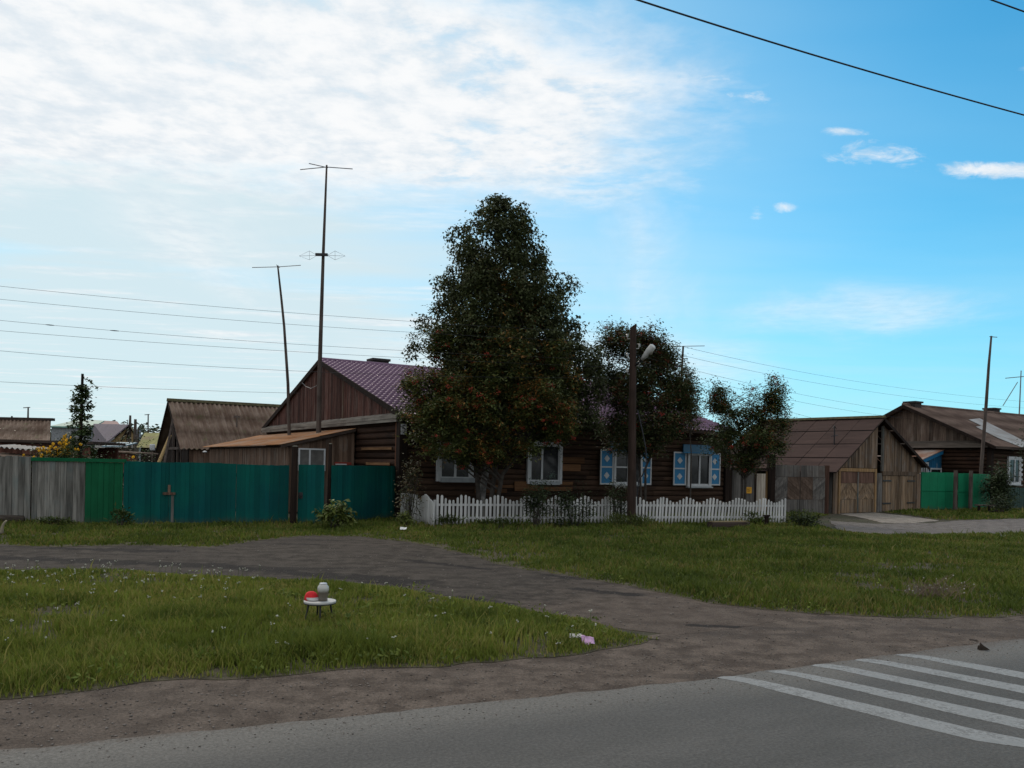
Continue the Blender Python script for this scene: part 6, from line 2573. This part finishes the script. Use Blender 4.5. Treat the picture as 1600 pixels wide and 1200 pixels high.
# birch behind
YB = 28.0
b0 = G(752, 812); bt = P(776, 318, YB)
bb = Vector((P(748, 790, 27.0).x, 27.0, 0))
tr = [(bb.x, bb.y, 0), (bb.x + .12, bb.y + .05, 1.2), (P(768, 700, 27.1).x, 27.1, 2.6), (P(772, 560, 27.4).x, 27.4, 5.5), (bt.x, 27.6, bt.z - .6)]
YB = 27.4
birch_rows = [(303, 766, 784), (315, 750, 816), (330, 738, 832), (345, 724, 842), (358, 712, 846), (375, 712, 852), (400, 702, 862), (430, 690, 882), (460, 682, 892), (500, 682, 892), (530, 678, 908), (560, 676, 914), (600, 680, 918), (640, 690, 915), (670, 720, 890)]
make_tree('birch_tree', 'tall narrow birch whose dark top rises above the red berried rowan', bb, birch_rows, YB, .9, 1150, 80, .11, m_leaf_birch, m_bark_birch, 'birch', 51,
          [(tr, .15)], surf=.45, spread=.15, hang=.30, gaps=.26,
          extra=[(706, 360), (712, 352), (720, 356), (703, 366), (728, 350), (892, 428), (899, 440), (885, 424), (880, 440), (888, 452), (876, 448), (683, 430), (680, 476), (684, 482), (690, 470),
                 (902, 492), (910, 502), (905, 510), (896, 500), (899, 520), (893, 540), (899, 560), (905, 575), (912, 590), (918, 560), (925, 575), (932, 590), (922, 610), (930, 630), (910, 625), (900, 600), (893, 620), (888, 640), (902, 650), (915, 645),
                 (905, 598), (911, 605), (924, 538), (894, 635), (906, 559), (942, 589), (934, 590), (924, 549), (924, 639), (919, 623), (926, 538), (930, 604), (908, 534), (935, 589), (928, 640), (928, 645), (912, 630), (915, 647), (936, 542), (900, 557), (940, 585), (924, 568), (918, 578), (910, 603), (922, 643), (926, 646), (935, 654), (926, 550), (935, 651), (937, 601), (928, 556), (934, 602), (907, 538), (935, 654),
                 (762, 308), (784, 306), (774, 304), (818, 316), (812, 324), (756, 318), (640, 540), (650, 535), (646, 520), (655, 498), (662, 490)])
# rowan in front of it
YR = 26.6
rb_ = Vector((P(764, 815, YR).x, YR, 0))
rt = [[(rb_.x, rb_.y, 0), (P(770, 760, YR).x, YR, 1.25), (P(780, 700, YR).x, YR, 2.5), (P(775, 600, YR).x, YR, 4.4), (P(780, 500, YR).x, YR, 6.2)],
      [(rb_.x - .3, rb_.y + .2, 0), (P(745, 740, YR).x, YR + .2, 1.6), (P(725, 660, YR).x, YR + .3, 3.2), (P(690, 580, YR).x, YR + .3, 4.8)],
      [(rb_.x + .12, rb_.y + .1, 0), (P(785, 740, YR).x, YR - .1, 1.6), (P(830, 680, YR).x, YR - .2, 2.8), (P(860, 620, YR).x, YR - .2, 4.0)]]
rowan_rows = [(430, 765, 800), (455, 735, 830), (480, 712, 850), (505, 664, 868), (530, 650, 878), (560, 652, 884), (590, 640, 890), (615, 624, 892), (640, 617, 898), (665, 626, 905), (685, 640, 902), (700, 655, 872), (715, 672, 845), (728, 690, 800), (742, 700, 770)]
make_tree('rowan_tree', 'big rowan with red berries and orange tinged leaves before the log house', rb_, rowan_rows, YR, .78, 900, 84, .115, m_leaf_rowan, m_bark, 'rowan', 52,
          [(q, .09) for q in rt], berries=230, surf=.38, spread=.17,
          lobes=[(790, 482, 60, 46, .2), (704, 540, 46, 44, 0), (800, 560, 78, 58, -.3), (678, 610, 50, 44, -.2), (664, 655, 48, 36, -.6), (742, 636, 68, 52, -.9), (822, 636, 70, 46, -.7), (862, 668, 46, 30, -.5), (858, 588, 40, 44, .1),
                 (716, 700, 58, 27, -.8), (788, 700, 60, 25, -.9), (746, 716, 50, 20, -.6)], gaps=.25)
# rowan by the utility pole
YM = 29.6
mb_ = Vector((P(1003, 812, YM).x, YM, 0))
mt_ = [[(mb_.x, YM, 0), (P(1000, 740, YM).x, YM, 1.7), (P(998, 650, YM).x, YM, 3.8), (P(1000, 540, YM).x, YM, 6.2)],
       [(mb_.x - .15, YM, 0), (P(992, 730, YM).x, YM + .1, 1.9), (P(965, 640, YM).x, YM + .1, 4.0), (P(950, 560, YM).x, YM + .1, 5.8)],
       [(mb_.x + .12, YM + .1, 0), (P(1008, 730, YM).x, YM - .1, 1.9), (P(1040, 650, YM).x, YM - .1, 3.8), (P(1060, 590, YM).x, YM - .1, 5.0)]]
mid_rows = [(500, 965, 976), (512, 956, 1030), (525, 940, 1042), (540, 930, 1052), (560, 920, 1058), (585, 914, 1064), (610, 908, 1072), (640, 905, 1090), (660, 912, 1096), (678, 920, 1090), (692, 930, 1070), (705, 965, 1040)]
make_tree('rowan_tree', 'reddish thin leaved rowan right behind the utility pole', mb_, mid_rows, YM, .8, 760, 78, .11, m_leaf_rowan2, m_bark, 'rowan', 53,
          [(q, .055) for q in mt_], berries=90, surf=.5, spread=.19, gaps=.2,
          lobes=[(985, 545, 44, 40, 0), (1028, 562, 34, 36, .1), (945, 590, 38, 44, .2), (1000, 612, 58, 46, -.3), (1056, 622, 30, 44, 0), (972, 664, 40, 34, -.3), (1026, 664, 48, 34, -.4), (1000, 696, 50, 16, -.3)],
          extra=[(965, 506), (971, 514), (957, 522), (1019, 509), (1025, 517), (1012, 517), (941, 534), (934, 552), (1050, 540), (1060, 566), (1068, 596), (928, 575), (1046, 552), (975, 530), (1032, 528), (1064, 612), (1072, 632)])
# sparse sapling to its right
YS = 31.0
sb = Vector((P(1078, 808, YS).x, YS, 0))
sap_rows = [(572, 1062, 1078), (590, 1055, 1088), (605, 1050, 1102), (625, 1052, 1098), (645, 1058, 1104), (665, 1068, 1112)]
make_tree('rowan_tree', 'sparse young rowan in front of the right end of the purple roof', sb, sap_rows, YS, .8, 56, 55, .10, m_leaf_rowan3, m_bark, 'rowan', 54,
          [([(sb.x, YS, 0), (sb.x, YS, 2.5), (P(1072, 590, YS).x, YS, P(1072, 590, YS).z)], .035)], berries=0, surf=.6, spread=.15)
# rowan at the right end of the picket fence
YT = 32.2
tb_ = Vector((P(1160, 810, YT).x, YT, 0))
tt_ = [[(tb_.x, YT, 0), (P(1160, 740, YT).x, YT, 1.8), (P(1155, 660, YT).x, YT, 3.7), (P(1125, 605, YT).x, YT, 5.0)],
       [(tb_.x + .1, YT, 0), (P(1165, 740, YT).x, YT, 1.8), (P(1190, 670, YT).x, YT, 3.5), (P(1212, 605, YT).x, YT, 5.1)]]
make_tree('rowan_tree', 'two topped rowan with orange tinged leaves between the log house and the garages', tb_, [(590, 1118, 1215), (620, 1108, 1230), (650, 1106, 1230), (700, 1115, 1226), (742, 1148, 1178)], YT, .9, 420, 66, .105, m_leaf_rowan3, m_bark, 'rowan', 55,
          [(q, .055) for q in tt_], berries=80, surf=.45, spread=.17, gaps=.2,
          lobes=[(1123, 630, 16, 30, 0), (1138, 662, 32, 32, 0), (1172, 652, 26, 30, .2), (1211, 622, 17, 34, 0), (1206, 662, 27, 34, 0), (1158, 694, 44, 30, -.3), (1196, 702, 30, 26, -.2), (1160, 726, 26, 17, -.1)],
          extra=[(1119, 597), (1122, 604), (1116, 612), (1208, 590), (1212, 598), (1205, 604), (1150, 622), (1172, 606), (1171, 616), (1186, 622), (1136, 610)])


def plant(name, label, cat, base, n, size, rx, ry, h, mat, seed, stems=10, droop=.3, lumps=6, z0=.04, shape=1.0, group=None, aspect=.5):
    """leafy plant: stems fanning from the foot, leaves gathered in uneven lumps"""
    r = np.random.default_rng(seed)
    t = thing(name, label, cat, (base.x, base.y, 0), 0, group)
    L_ = np.stack([r.uniform(-1, 1, lumps) * rx * .75, r.uniform(-1, 1, lumps) * ry * .75, z0 + h * r.uniform(.25, .95, lumps)], 1)
    L_[:, :2] *= (1.15 - .5 * shape * (L_[:, 2:3] / (h + z0)))
    k = r.integers(0, lumps, n)
    C = L_[k] + r.normal(0, 1, (n, 3)) * np.array([rx * .27, ry * .27, h * .16])
    C[:, 2] = np.abs(C[:, 2] - z0) + z0
    V, F = leaf_quads(C, size, r, droop=droop, aspect=aspect)
    mesh_np('foliage', V, F.ravel(), 3, mat, t)
    mb = MB()
    for i in range(stems):
        e_ = Vector(L_[i % lumps]) + Vector((r.normal(0, rx * .1), r.normal(0, ry * .1), 0))
        mb.tube([Vector((e_.x * .15, e_.y * .15, 0)), Vector((e_.x * .6, e_.y * .6, e_.z * .55)), e_], [.012, .009, .004], 5)
    mb.build('stems', m_bark, t)
    return t


# hop climbing a pole
YH = 27.2
hb = P(124, 720, YH); hb = Vector((hb.x, YH, 0))
htop = P(129, 584, YH)
hop = thing('hop_plant', 'dark climbing hop wound round a tall pole behind the green fence', 'plant', hb)
r = np.random.default_rng(61)
C = []
for k in range(100):
    u_ = r.random() ** 1.05
    z = lerp(.9, htop.z - .38, u_)
    w_ = np.interp(z, [0.8, 2.1, 2.55, 3.2, 3.7, 4.2, 4.5], [.75, .52, .36, .29, .20, .10, .05])
    th = r.uniform(0, 2 * PI)
    ax = lerp(0, htop.x - hb.x, z / htop.z)
    c_ = np.array([ax + w_ * math.cos(th) * r.uniform(.3, 1), w_ * math.sin(th) * r.uniform(.3, 1), z])
    C.append(c_ + r.normal(0, 1, (34, 3)) * np.array([.085, .085, .04]))
C.append(np.stack([np.linspace(.03, .52, 26) + (htop.x - hb.x), np.zeros(26), htop.z - .14 - np.linspace(0, 1, 26) ** 1.6 * .36], 1) + r.normal(0, .03, (26, 3)))
C = np.concatenate(C)
V, F = leaf_quads(C, .10, r, droop=.4, aspect=.8)
mesh_np('foliage', V, F.ravel(), 3, m_leaf_hop, hop)
mb = MB(); mb.tube([(0, 0, 0), (htop.x - hb.x, 0, htop.z)], [.07, .04], 8); mb.build('pole', m_dark, hop)
mb = MB(); mb.tube([(htop.x - hb.x, 0, htop.z - .15), (htop.x - hb.x + .25, 0, htop.z - .22), (htop.x - hb.x + .52, 0, htop.z - .5)], .008, 5); mb.build('loose_shoot', m_bark, hop)

# yellow coneflowers over the fence
YF = 25.5
fb = P(95, 730, YF); fb = Vector((fb.x, YF, 0))
ft = thing('coneflower_plant', 'clump of tall yellow coneflowers showing over the green cap of the fence', 'flowers', fb)
r = np.random.default_rng(62)
heads = []
spots = [(37, 711), (52, 714)] + [(random.uniform(58, 96), random.uniform(697, 715)) for _ in range(30)] + [(random.uniform(75, 110), random.uniform(692, 712)) for _ in range(36)] + [(random.uniform(97, 110), random.uniform(679, 694)) for _ in range(12)] + [(126, 694), (117, 702), (122, 702), (109, 708), (101, 712), (208, 714)]
mbp, mbs = MB(), MB()
for (px, py) in spots:
    q = P(px, py, YF + random.uniform(-.25, .25)) - fb
    heads.append(q)
    m = random.randint(7, 10)
    tl = Vector((random.uniform(-.7, .7), -1, random.uniform(-.2, .6))).normalized()
    u_ = tl.cross(Vector((0, 0, 1))).normalized(); w_ = tl.cross(u_)
    for k in range(m):
        a_ = 2 * PI * k / m
        dd_ = (u_ * math.cos(a_) + w_ * math.sin(a_))
        s2 = (u_ * -math.sin(a_) + w_ * math.cos(a_)) * .015
        e_ = q + dd_ * random.uniform(.032, .056) - tl * .012
        mbp.add([q + s2 * .5, q - s2 * .5, e_ - s2, e_ + s2], [(0, 1, 2, 3)])
    mbs.tube([Vector((q.x * .8, q.y * .5, 0)), Vector((q.x * .9, q.y, q.z * .6)), q], .007, 4)
mbp.build('blossoms', plain('coneflower_yellow', (0.62, 0.32, 0.01), .6, .2, var=.3, scale=9), ft)
mbs.build('stems', m_leaf_hop, ft)
C = np.concatenate([np.array(h_)[None] * np.array([1, 1, r.uniform(.62, .99)]) + r.normal(0, 1, (34, 3)) * np.array([.13, .13, .12]) for h_ in heads])
C[:, 2] = np.maximum(C[:, 2], .1)
V, F = leaf_quads(C, .10, r, droop=.3, aspect=.4)
mesh_np('foliage', V, F.ravel(), 3, leafmat('coneflower_leaf', (0.03, 0.045, 0.012), (0.07, 0.085, 0.022)), ft)

# shrubs, weeds and bushes


def gp_(px, py, dy=0):
    g = G(px, py); g.y += dy
    return g


plant('shrub', 'dark leafy shrub at the foot of the hop pole behind the green fence', 'shrub', Vector((P(160, 720, 27).x, 27, 0)), 900, .10, 1.3, .6, 1.95, m_leaf_shrub, 71, lumps=9)
plant('shrub', 'dim garden bush far behind the fence under the mossy roof', 'shrub', Vector((P(203, 720, 39).x, 39, 0)), 900, .13, 1.0, .6, 2.75, m_leaf_shrub, 72, lumps=9)
plant('shrub', 'small dim garden tree before the blue sheet roof', 'shrub', Vector((P(163, 720, 38).x, 38, 0)), 260, .12, .35, .3, 2.6, m_leaf_shrub, 73, lumps=5)
plant('shrub', 'dark garden bush beside the white pail and the barn', 'shrub', Vector((P(222, 720, 36).x, 36, 0)), 800, .12, 1.0, .6, 2.2, m_leaf_shrub, 74, lumps=8)
plant('peony_bush', 'yellow green broad leaved plant growing at the foot of the right teal fence', 'plant', gp_(522, 827, -.1), 520, .16, .48, .3, .62, m_leaf_yellow, 75, lumps=9, droop=.5, aspect=.55)
plant('vine', 'brown green vine climbing the log house corner above the whitewashed panel', 'plant', gp_(640, 820, -.15), 1000, .09, .38, .28, 1.75, m_leaf_vine, 76, lumps=9, shape=.9, stems=16)
plant('weed_clump', 'yellowish weeds at the foot of the vine by the house corner', 'plant', gp_(636, 824, -.25), 360, .10, .36, .2, .38, m_leaf_yellow, 77, lumps=6)
plant('rose_bush', 'dark bush leaning over the picket fence below the second window', 'shrub', gp_(836, 825, -.25), 1700, .085, .60, .4, 1.25, m_leaf_shrub, 78, lumps=9, stems=14)
plant('rose_bush', 'bush in front of the pickets midway between second window and utility pole', 'shrub', gp_(897, 824, -.2), 1400, .085, .66, .35, .92, m_leaf_shrub, 79, lumps=9, stems=12)
plant('rose_bush', 'tall thin bush behind the pickets under the third window', 'shrub', gp_(966, 822, -.15), 1100, .085, .42, .35, 1.45, m_leaf_shrub, 80, lumps=8, stems=12)
plant('shrub', 'spindly shrub behind the pickets between the middle windows', 'shrub', gp_(915, 812, 1.0), 420, .07, .7, .35, 1.35, leafmat('spindly_leaf', (0.022, 0.030, 0.015), (0.05, 0.055, 0.03)), 81, lumps=8, stems=12)
plant('weed_clump', 'tuft of tall weeds round the foot of the utility pole', 'plant', gp_(975, 826, -.2), 500, .16, .75, .35, .34, leafmat('weed_leaf', (0.045, 0.066, 0.014), (0.09, 0.105, 0.028)), 82, lumps=8, droop=-.9, aspect=.16)
plant('weed_clump', 'low weeds at the foot of the pickets beside the little gate', 'plant', gp_(705, 824, -.15), 260, .13, .5, .2, .24, leafmat('weed_leaf_dark', (0.034, 0.055, 0.012), (0.07, 0.09, 0.022)), 83, lumps=7, droop=-.5, aspect=.25)
plant('weed_clump', 'low weeds along the pickets under the left windows', 'plant', gp_(775, 825, -.15), 300, .13, .9, .2, .24, bpy.data.materials['weed_leaf_dark'], 84, lumps=9, droop=-.5, aspect=.25)
plant('weed_clump', 'green weeds between the timber beam and the charred stump', 'plant', gp_(1180, 822, -.1), 320, .13, .45, .25, .36, bpy.data.materials['weed_leaf_dark'], 85, lumps=7, droop=-.5, aspect=.3)
plant('weed_clump', 'dark mound of weeds on the lawn right of the picket fence end', 'plant', gp_(1252, 826, -.1), 700, .11, .72, .35, .36, leafmat('dark_weed_leaf', (0.018, 0.028, 0.010), (0.044, 0.056, 0.018)), 86, lumps=9, droop=-.1, aspect=.4)
plant('weed_clump', 'taller weeds behind the dark mound at the grey plank gate', 'plant', gp_(1262, 815, .4), 240, .12, .8, .3, .34, bpy.data.materials['weed_leaf_dark'], 87, lumps=7, droop=-.5, aspect=.3)
plant('shrub', 'dark bush growing at the corner of the right house beside the green fence', 'shrub', gp_(1561, 799, -.2), 3000, .15, .85, .7, 2.15, m_leaf_shrub, 88, lumps=14, stems=14)
plant('shrub', 'low dark bush behind the bench at the right house corner', 'shrub', gp_(1555, 803, -.4), 600, .12, .65, .5, 1.0, m_leaf_shrub, 89, lumps=9)
plant('shrub', 'leafy branch hanging in at the right edge beside the far window', 'shrub', Vector((P(1612, 760, 44.5).x, 44.5, 0)), 700, .13, .9, .6, 3.9, m_leaf_shrub, 90, lumps=11)
plant('weed_clump', 'weeds growing at the joint of the green boards and teal gates', 'plant', gp_(189, 824, -.1), 260, .13, .34, .16, .42, bpy.data.materials['weed_leaf_dark'], 91, lumps=6, droop=-.4, aspect=.3)
plant('weed_clump', 'small weeds under the grey boards of the short fence', 'plant', gp_(95, 823, -.1), 240, .12, .55, .16, .22, bpy.data.materials['weed_leaf_dark'], 92, lumps=6, droop=-.4, aspect=.3)

# dry weed clump in the right lawn
db = G(1458, 936)
dw = thing('dry_weed', 'dry brown weed clump with pale seed heads in the right lawn', 'plant', db)
r = np.random.default_rng(93)
mbs, mbh = MB(), MB()
for k in range(110):
    a_, l_ = r.uniform(0, 2 * PI), r.uniform(.12, .36)
    bx, by = r.normal(0, .22), r.normal(0, .12)
    e_ = Vector((bx + math.cos(a_) * l_ * .9 * 1.1, by + math.sin(a_) * l_ * .5, abs(r.normal(.21, .08))))
    mbs.tube([(bx, by, 0), (lerp(bx, e_.x, .5), lerp(by, e_.y, .5), e_.z * .75), e_], .003, 4)
    if k % 3 == 0:
        mbh.lathe([(.004, -.012), (r.uniform(.008, .015), 0), (.004, .012)], e_, 6)
mbs.build('stems', plain('dry_stem', (0.13, 0.095, 0.065), .9), dw)
mbh.build('seed_heads', plain('dry_seed_head', (0.27, 0.25, 0.21), .9), dw)

# treeline far off
r = np.random.default_rng(95)
n = 26000
x = r.uniform(-260, 260, n); yv_ = 260 + r.normal(0, 12, n)
h = 7 + 4.5 * vnoise(x, yv_ * 0, .06, 9) + 2 * vnoise(x, yv_ * 0, .25, 10)
C = np.stack([x, yv_, r.uniform(0, 1, n) * h], 1)
V, F = leaf_quads(C, 1.3, r, aspect=.9, flat=.8)
o = mesh_np('treeline', V, F.ravel(), 3, leafmat('far_foliage', (0.030, 0.045, 0.030), (0.055, 0.072, 0.045)))
tag(o, 'low dark line of woodland on the far horizon', 'woods', kind='stuff')

# broad leaved weeds through the grass
def rosettes(name, poly, n, seed, label, ymin, ymax, zb):
    r = np.random.default_rng(seed)
    P2 = np.array(poly)
    pts = []
    ys = r.uniform(max(ymin, P2[:, 1].min()), min(ymax, P2[:, 1].max()), n * 12)
    xs = r.uniform(-1, 1, n * 12) * (ys * .68 + 1)
    ok = inpoly(xs, ys, poly) & (r.random(n * 12) < 9 / ys) & (vnoise(xs, ys, .7, seed) + r.normal(0, .2, n * 12) > .5)
    pts = list(zip(xs[ok], ys[ok]))[:n]
    C = np.concatenate([np.array([[px, py, zb + .03]]) + r.normal(0, 1, (int(r.integers(5, 14)), 3)) * np.array([.055, .055, .022]) for px, py in pts])
    C[:, 2] = np.maximum(C[:, 2], zb + .01)
    V, F = leaf_quads(C, .055, r, droop=-.5, aspect=.5)
    o = mesh_np(name, V, F.ravel(), 3, bpy.data.materials.get('rosette_leaf') or leafmat('rosette_leaf', (0.055, 0.085, 0.014), (0.13, 0.155, 0.028), rough=.9))
    return tag(o, label, 'weeds', kind='stuff')


rosettes('weeds', island, 200, 201, 'low broad leaved weeds scattered through the island grass', 6, 15, .05)
rosettes('weeds', mainl, 320, 202, 'low broad leaved weeds scattered through the mown lawn', 9, 26, .03)
SKY_TINT = (0.27, 1.36, 1.58)
VEIL_L = (6.9, 8.1, 8.5)
VEIL_R = (5.4, 8.2, 9.5)
CLOUD_LO = (7.5, 8.2, 8.8)
CLOUD_HI = (9.7, 9.75, 9.8)
# ------------------------------------------------------------------ sky and sun
W = bpy.data.worlds.new('World')
S.world = W
W.use_nodes = True
nt = W.node_tree
bg = nt.nodes['Background']
SUN_AZ, SUN_EL = R(-30), R(38)      # clockwise from +Y (away from the eye); the sun stands behind the houses to the left
sky = nt.nodes.new('ShaderNodeTexSky')
sky.sky_type = 'NISHITA'
sky.sun_disc = False
sky.sun_elevation = SUN_EL
sky.sun_rotation = SUN_AZ
sky.altitude = 200
sky.air_density = 1.0
sky.dust_density = 0.4
sky.ozone_density = 2.0
tc = nt.nodes.new('ShaderNodeTexCoord')
d = E(nt, tc.outputs['Generated'])
sp = nt.nodes.new('ShaderNodeSeparateXYZ')
nt.links.new(d.s, sp.inputs[0])
dx, dy, dz = [E(nt, o) for o in sp.outputs]
el = dz.max(0.0)
zz = dz.max(0.03)
u, v = dx / zz, dy / zz             # where the view meets a flat cloud deck
az = dx / (dy.abs() + 0.25)         # roughly the bearing

deck = comb(nt, u, v, 0.0)
edge = noise(nt, deck, 1.1, 6, 0.62)
fine = noise(nt, mapped(nt, deck, (1.0, 1.25, 1)), 3.2, 7, 0.62, 0.3)
puff = noise(nt, mapped(nt, deck, (1.0, 0.9, 1), (4, 2, 0)), 9.0, 6, 0.62)
wob = (edge - 0.5) * 1.5
ulim = 0.44 - (2.15 - v).max(0.0) * 1.1
m1 = (v + wob * 0.7 + (fine - 0.5) * 1.1).step(3.40, 2.70)
m2 = (u - ulim + wob * 0.55 + (fine - 0.5) * 0.9).step(0.22, -0.30)
body = (fine * 0.55 + edge * 0.25 + puff * 0.20 - u.min(0.6).max(-1.2) * 0.075).step(0.33, 0.50)
main = m1 * m2 * (body * 0.80 + 0.20)
# a thinner streak under the main deck
streak = noise(nt, mapped(nt, deck, (0.5, 1.5, 1), (3, 1, 0)), 1.3, 6, 0.6)
m3 = streak.step(0.50, 0.72) * (u + wob * 0.4).step(0.5, -0.3) * (v).step(2.6, 3.2) * 0.75
# unseen broken cloud, added overhead and behind to make the light whiter
m4 = ((edge * 0.55 + fine * 0.45).step(0.36, 0.50) * 0.9 + 0.1) * (v).step(1.45, 0.7)

# small clouds low on the right
ta, tb = dx / dy.max(0.05), dz / dy.max(0.05)


def blob(a, b, ra, rb, th=0.5):
    q = (((ta - a) / ra).pow(2.0) + ((tb - b) / rb).pow(2.0))
    n = noise(nt, mapped(nt, comb(nt, ta, tb, 0.0), (0.8, 2.0, 1), (a * 9, b * 5, 0)), 22.0, 7, 0.68, 0.4)
    return (n * 1.35 - q * 0.34).step(th - 0.06, th + 0.50)


bl = blob(0.43, 0.384, 0.060, 0.016, 0.40)
for q in ((0.575, 0.366, 0.085, 0.011, 0.30), (0.287, 0.310, 0.014, 0.012, 0.52), (0.322, 0.318, 0.020, 0.008, 0.48), (0.395, 0.410, 0.040, 0.007, 0.46), (0.62, 0.488, 0.03, 0.012, 0.58), (0.27, 0.447, 0.085, 0.013, 0.62), (0.23, 0.47, 0.06, 0.012, 0.60)):
    bl = bl.max(blob(*q) * 0.92)


def wisp(a, b, ra, rb, sx, sy, sl):
    q = (((ta - a + (tb - b) * sl) / ra).pow(2.0) + ((tb - b) / rb).pow(2.0))
    n = noise(nt, mapped(nt, comb(nt, ta + tb * sl, tb, 0.0), (sx, sy, 1), (a * 7, b * 3, 0)), 7.0, 6, 0.62, 0.4)
    return (n * 1.2 - q * 0.30).step(0.15, 0.95)


bl = bl * dy.step(0.2, 0.4)
ws = wisp(0.15, 0.25, 0.07, 0.13, 1.0, 0.8, 0.2)
for q in ((0.42, 0.19, 0.16, 0.035, 0.7, 2.2, -1.2), (-0.18, 0.34, 0.10, 0.03, 0.6, 2.4, 0.0), (-0.42, 0.30, 0.10, 0.10, 1.2, 0.8, 0.9), (0.05, 0.13, 0.25, 0.04, 0.5, 2.0, 0.3)):
    ws = ws.max(wisp(*q))
ws = ws * dy.step(0.2, 0.4) * 0.62

cloud = main.max(m3).max(m4).max(bl).max(ws).clamp()

# clear sky: Nishita, its blue shifted to the camera's cyan, paling to the horizon and toward the bright side on the left
tint = colmix(nt, 1.0, E(nt, sky.outputs[0]), SKY_TINT, 'MULTIPLY')
veil_n = noise(nt, mapped(nt, comb(nt, u.min(9.0).max(-9.0), v.min(9.0), 0.0), (0.35, 0.8, 1), (1, 6, 0)), 0.9, 4, 0.55)
lowpale = (el * -5.2).exp()
leftpale = az.step(0.46, -0.30)
veil = (lowpale * 0.80 + 0.05 + leftpale * (0.68 + (veil_n - 0.5) * 0.7) + (veil_n - 0.5) * 0.45).clamp()
clear = colmix(nt, veil * 0.95, tint, colmix(nt, (leftpale * 1.2).clamp(), VEIL_R, VEIL_L))
deep = colmix(nt, (az.step(-0.1, 0.7) * el.step(0.2, 0.55)), clear, colmix(nt, 0.4, clear, tint))
shade = (puff * 0.55 + fine * 0.45).step(0.36, 0.60)
cc = colmix(nt, shade, CLOUD_LO, CLOUD_HI)
final = colmix(nt, cloud * 0.97, deep, cc)
# below the horizon: dull ground tone
final = colmix(nt, dz.step(-0.02, -0.001), (0.8, 0.75, 0.6), final)
nt.links.new(final.s, bg.inputs['Color'])
bg.inputs['Strength'].default_value = 0.1

sun_d = bpy.data.lights.new('sun', 'SUN')
sun = bpy.data.objects.new('sun', sun_d)
COL.objects.link(sun)
sun_d.energy = 1.4
sun_d.angle = R(18)
sun_d.color = (1.0, 0.90, 0.76)
sd = Vector((math.sin(SUN_AZ) * math.cos(SUN_EL), math.cos(SUN_AZ) * math.cos(SUN_EL), math.sin(SUN_EL)))
sun.rotation_euler = (-sd).to_track_quat('-Z', 'Y').to_euler()
sun.location = (0, 0, 40)

vs = S.view_settings
S.display_settings.display_device = 'sRGB'
vs.view_transform = 'Standard'
vs.look = 'None'
vs.exposure = 0.0
vs.gamma = 1.0
vs.use_curve_mapping = False
S.render.engine = 'CYCLES'
S.cycles.use_denoising = True
S.cycles.max_bounces = 6
S.cycles.transparent_max_bounces = 8
S.cycles.sample_clamp_indirect = 4.0
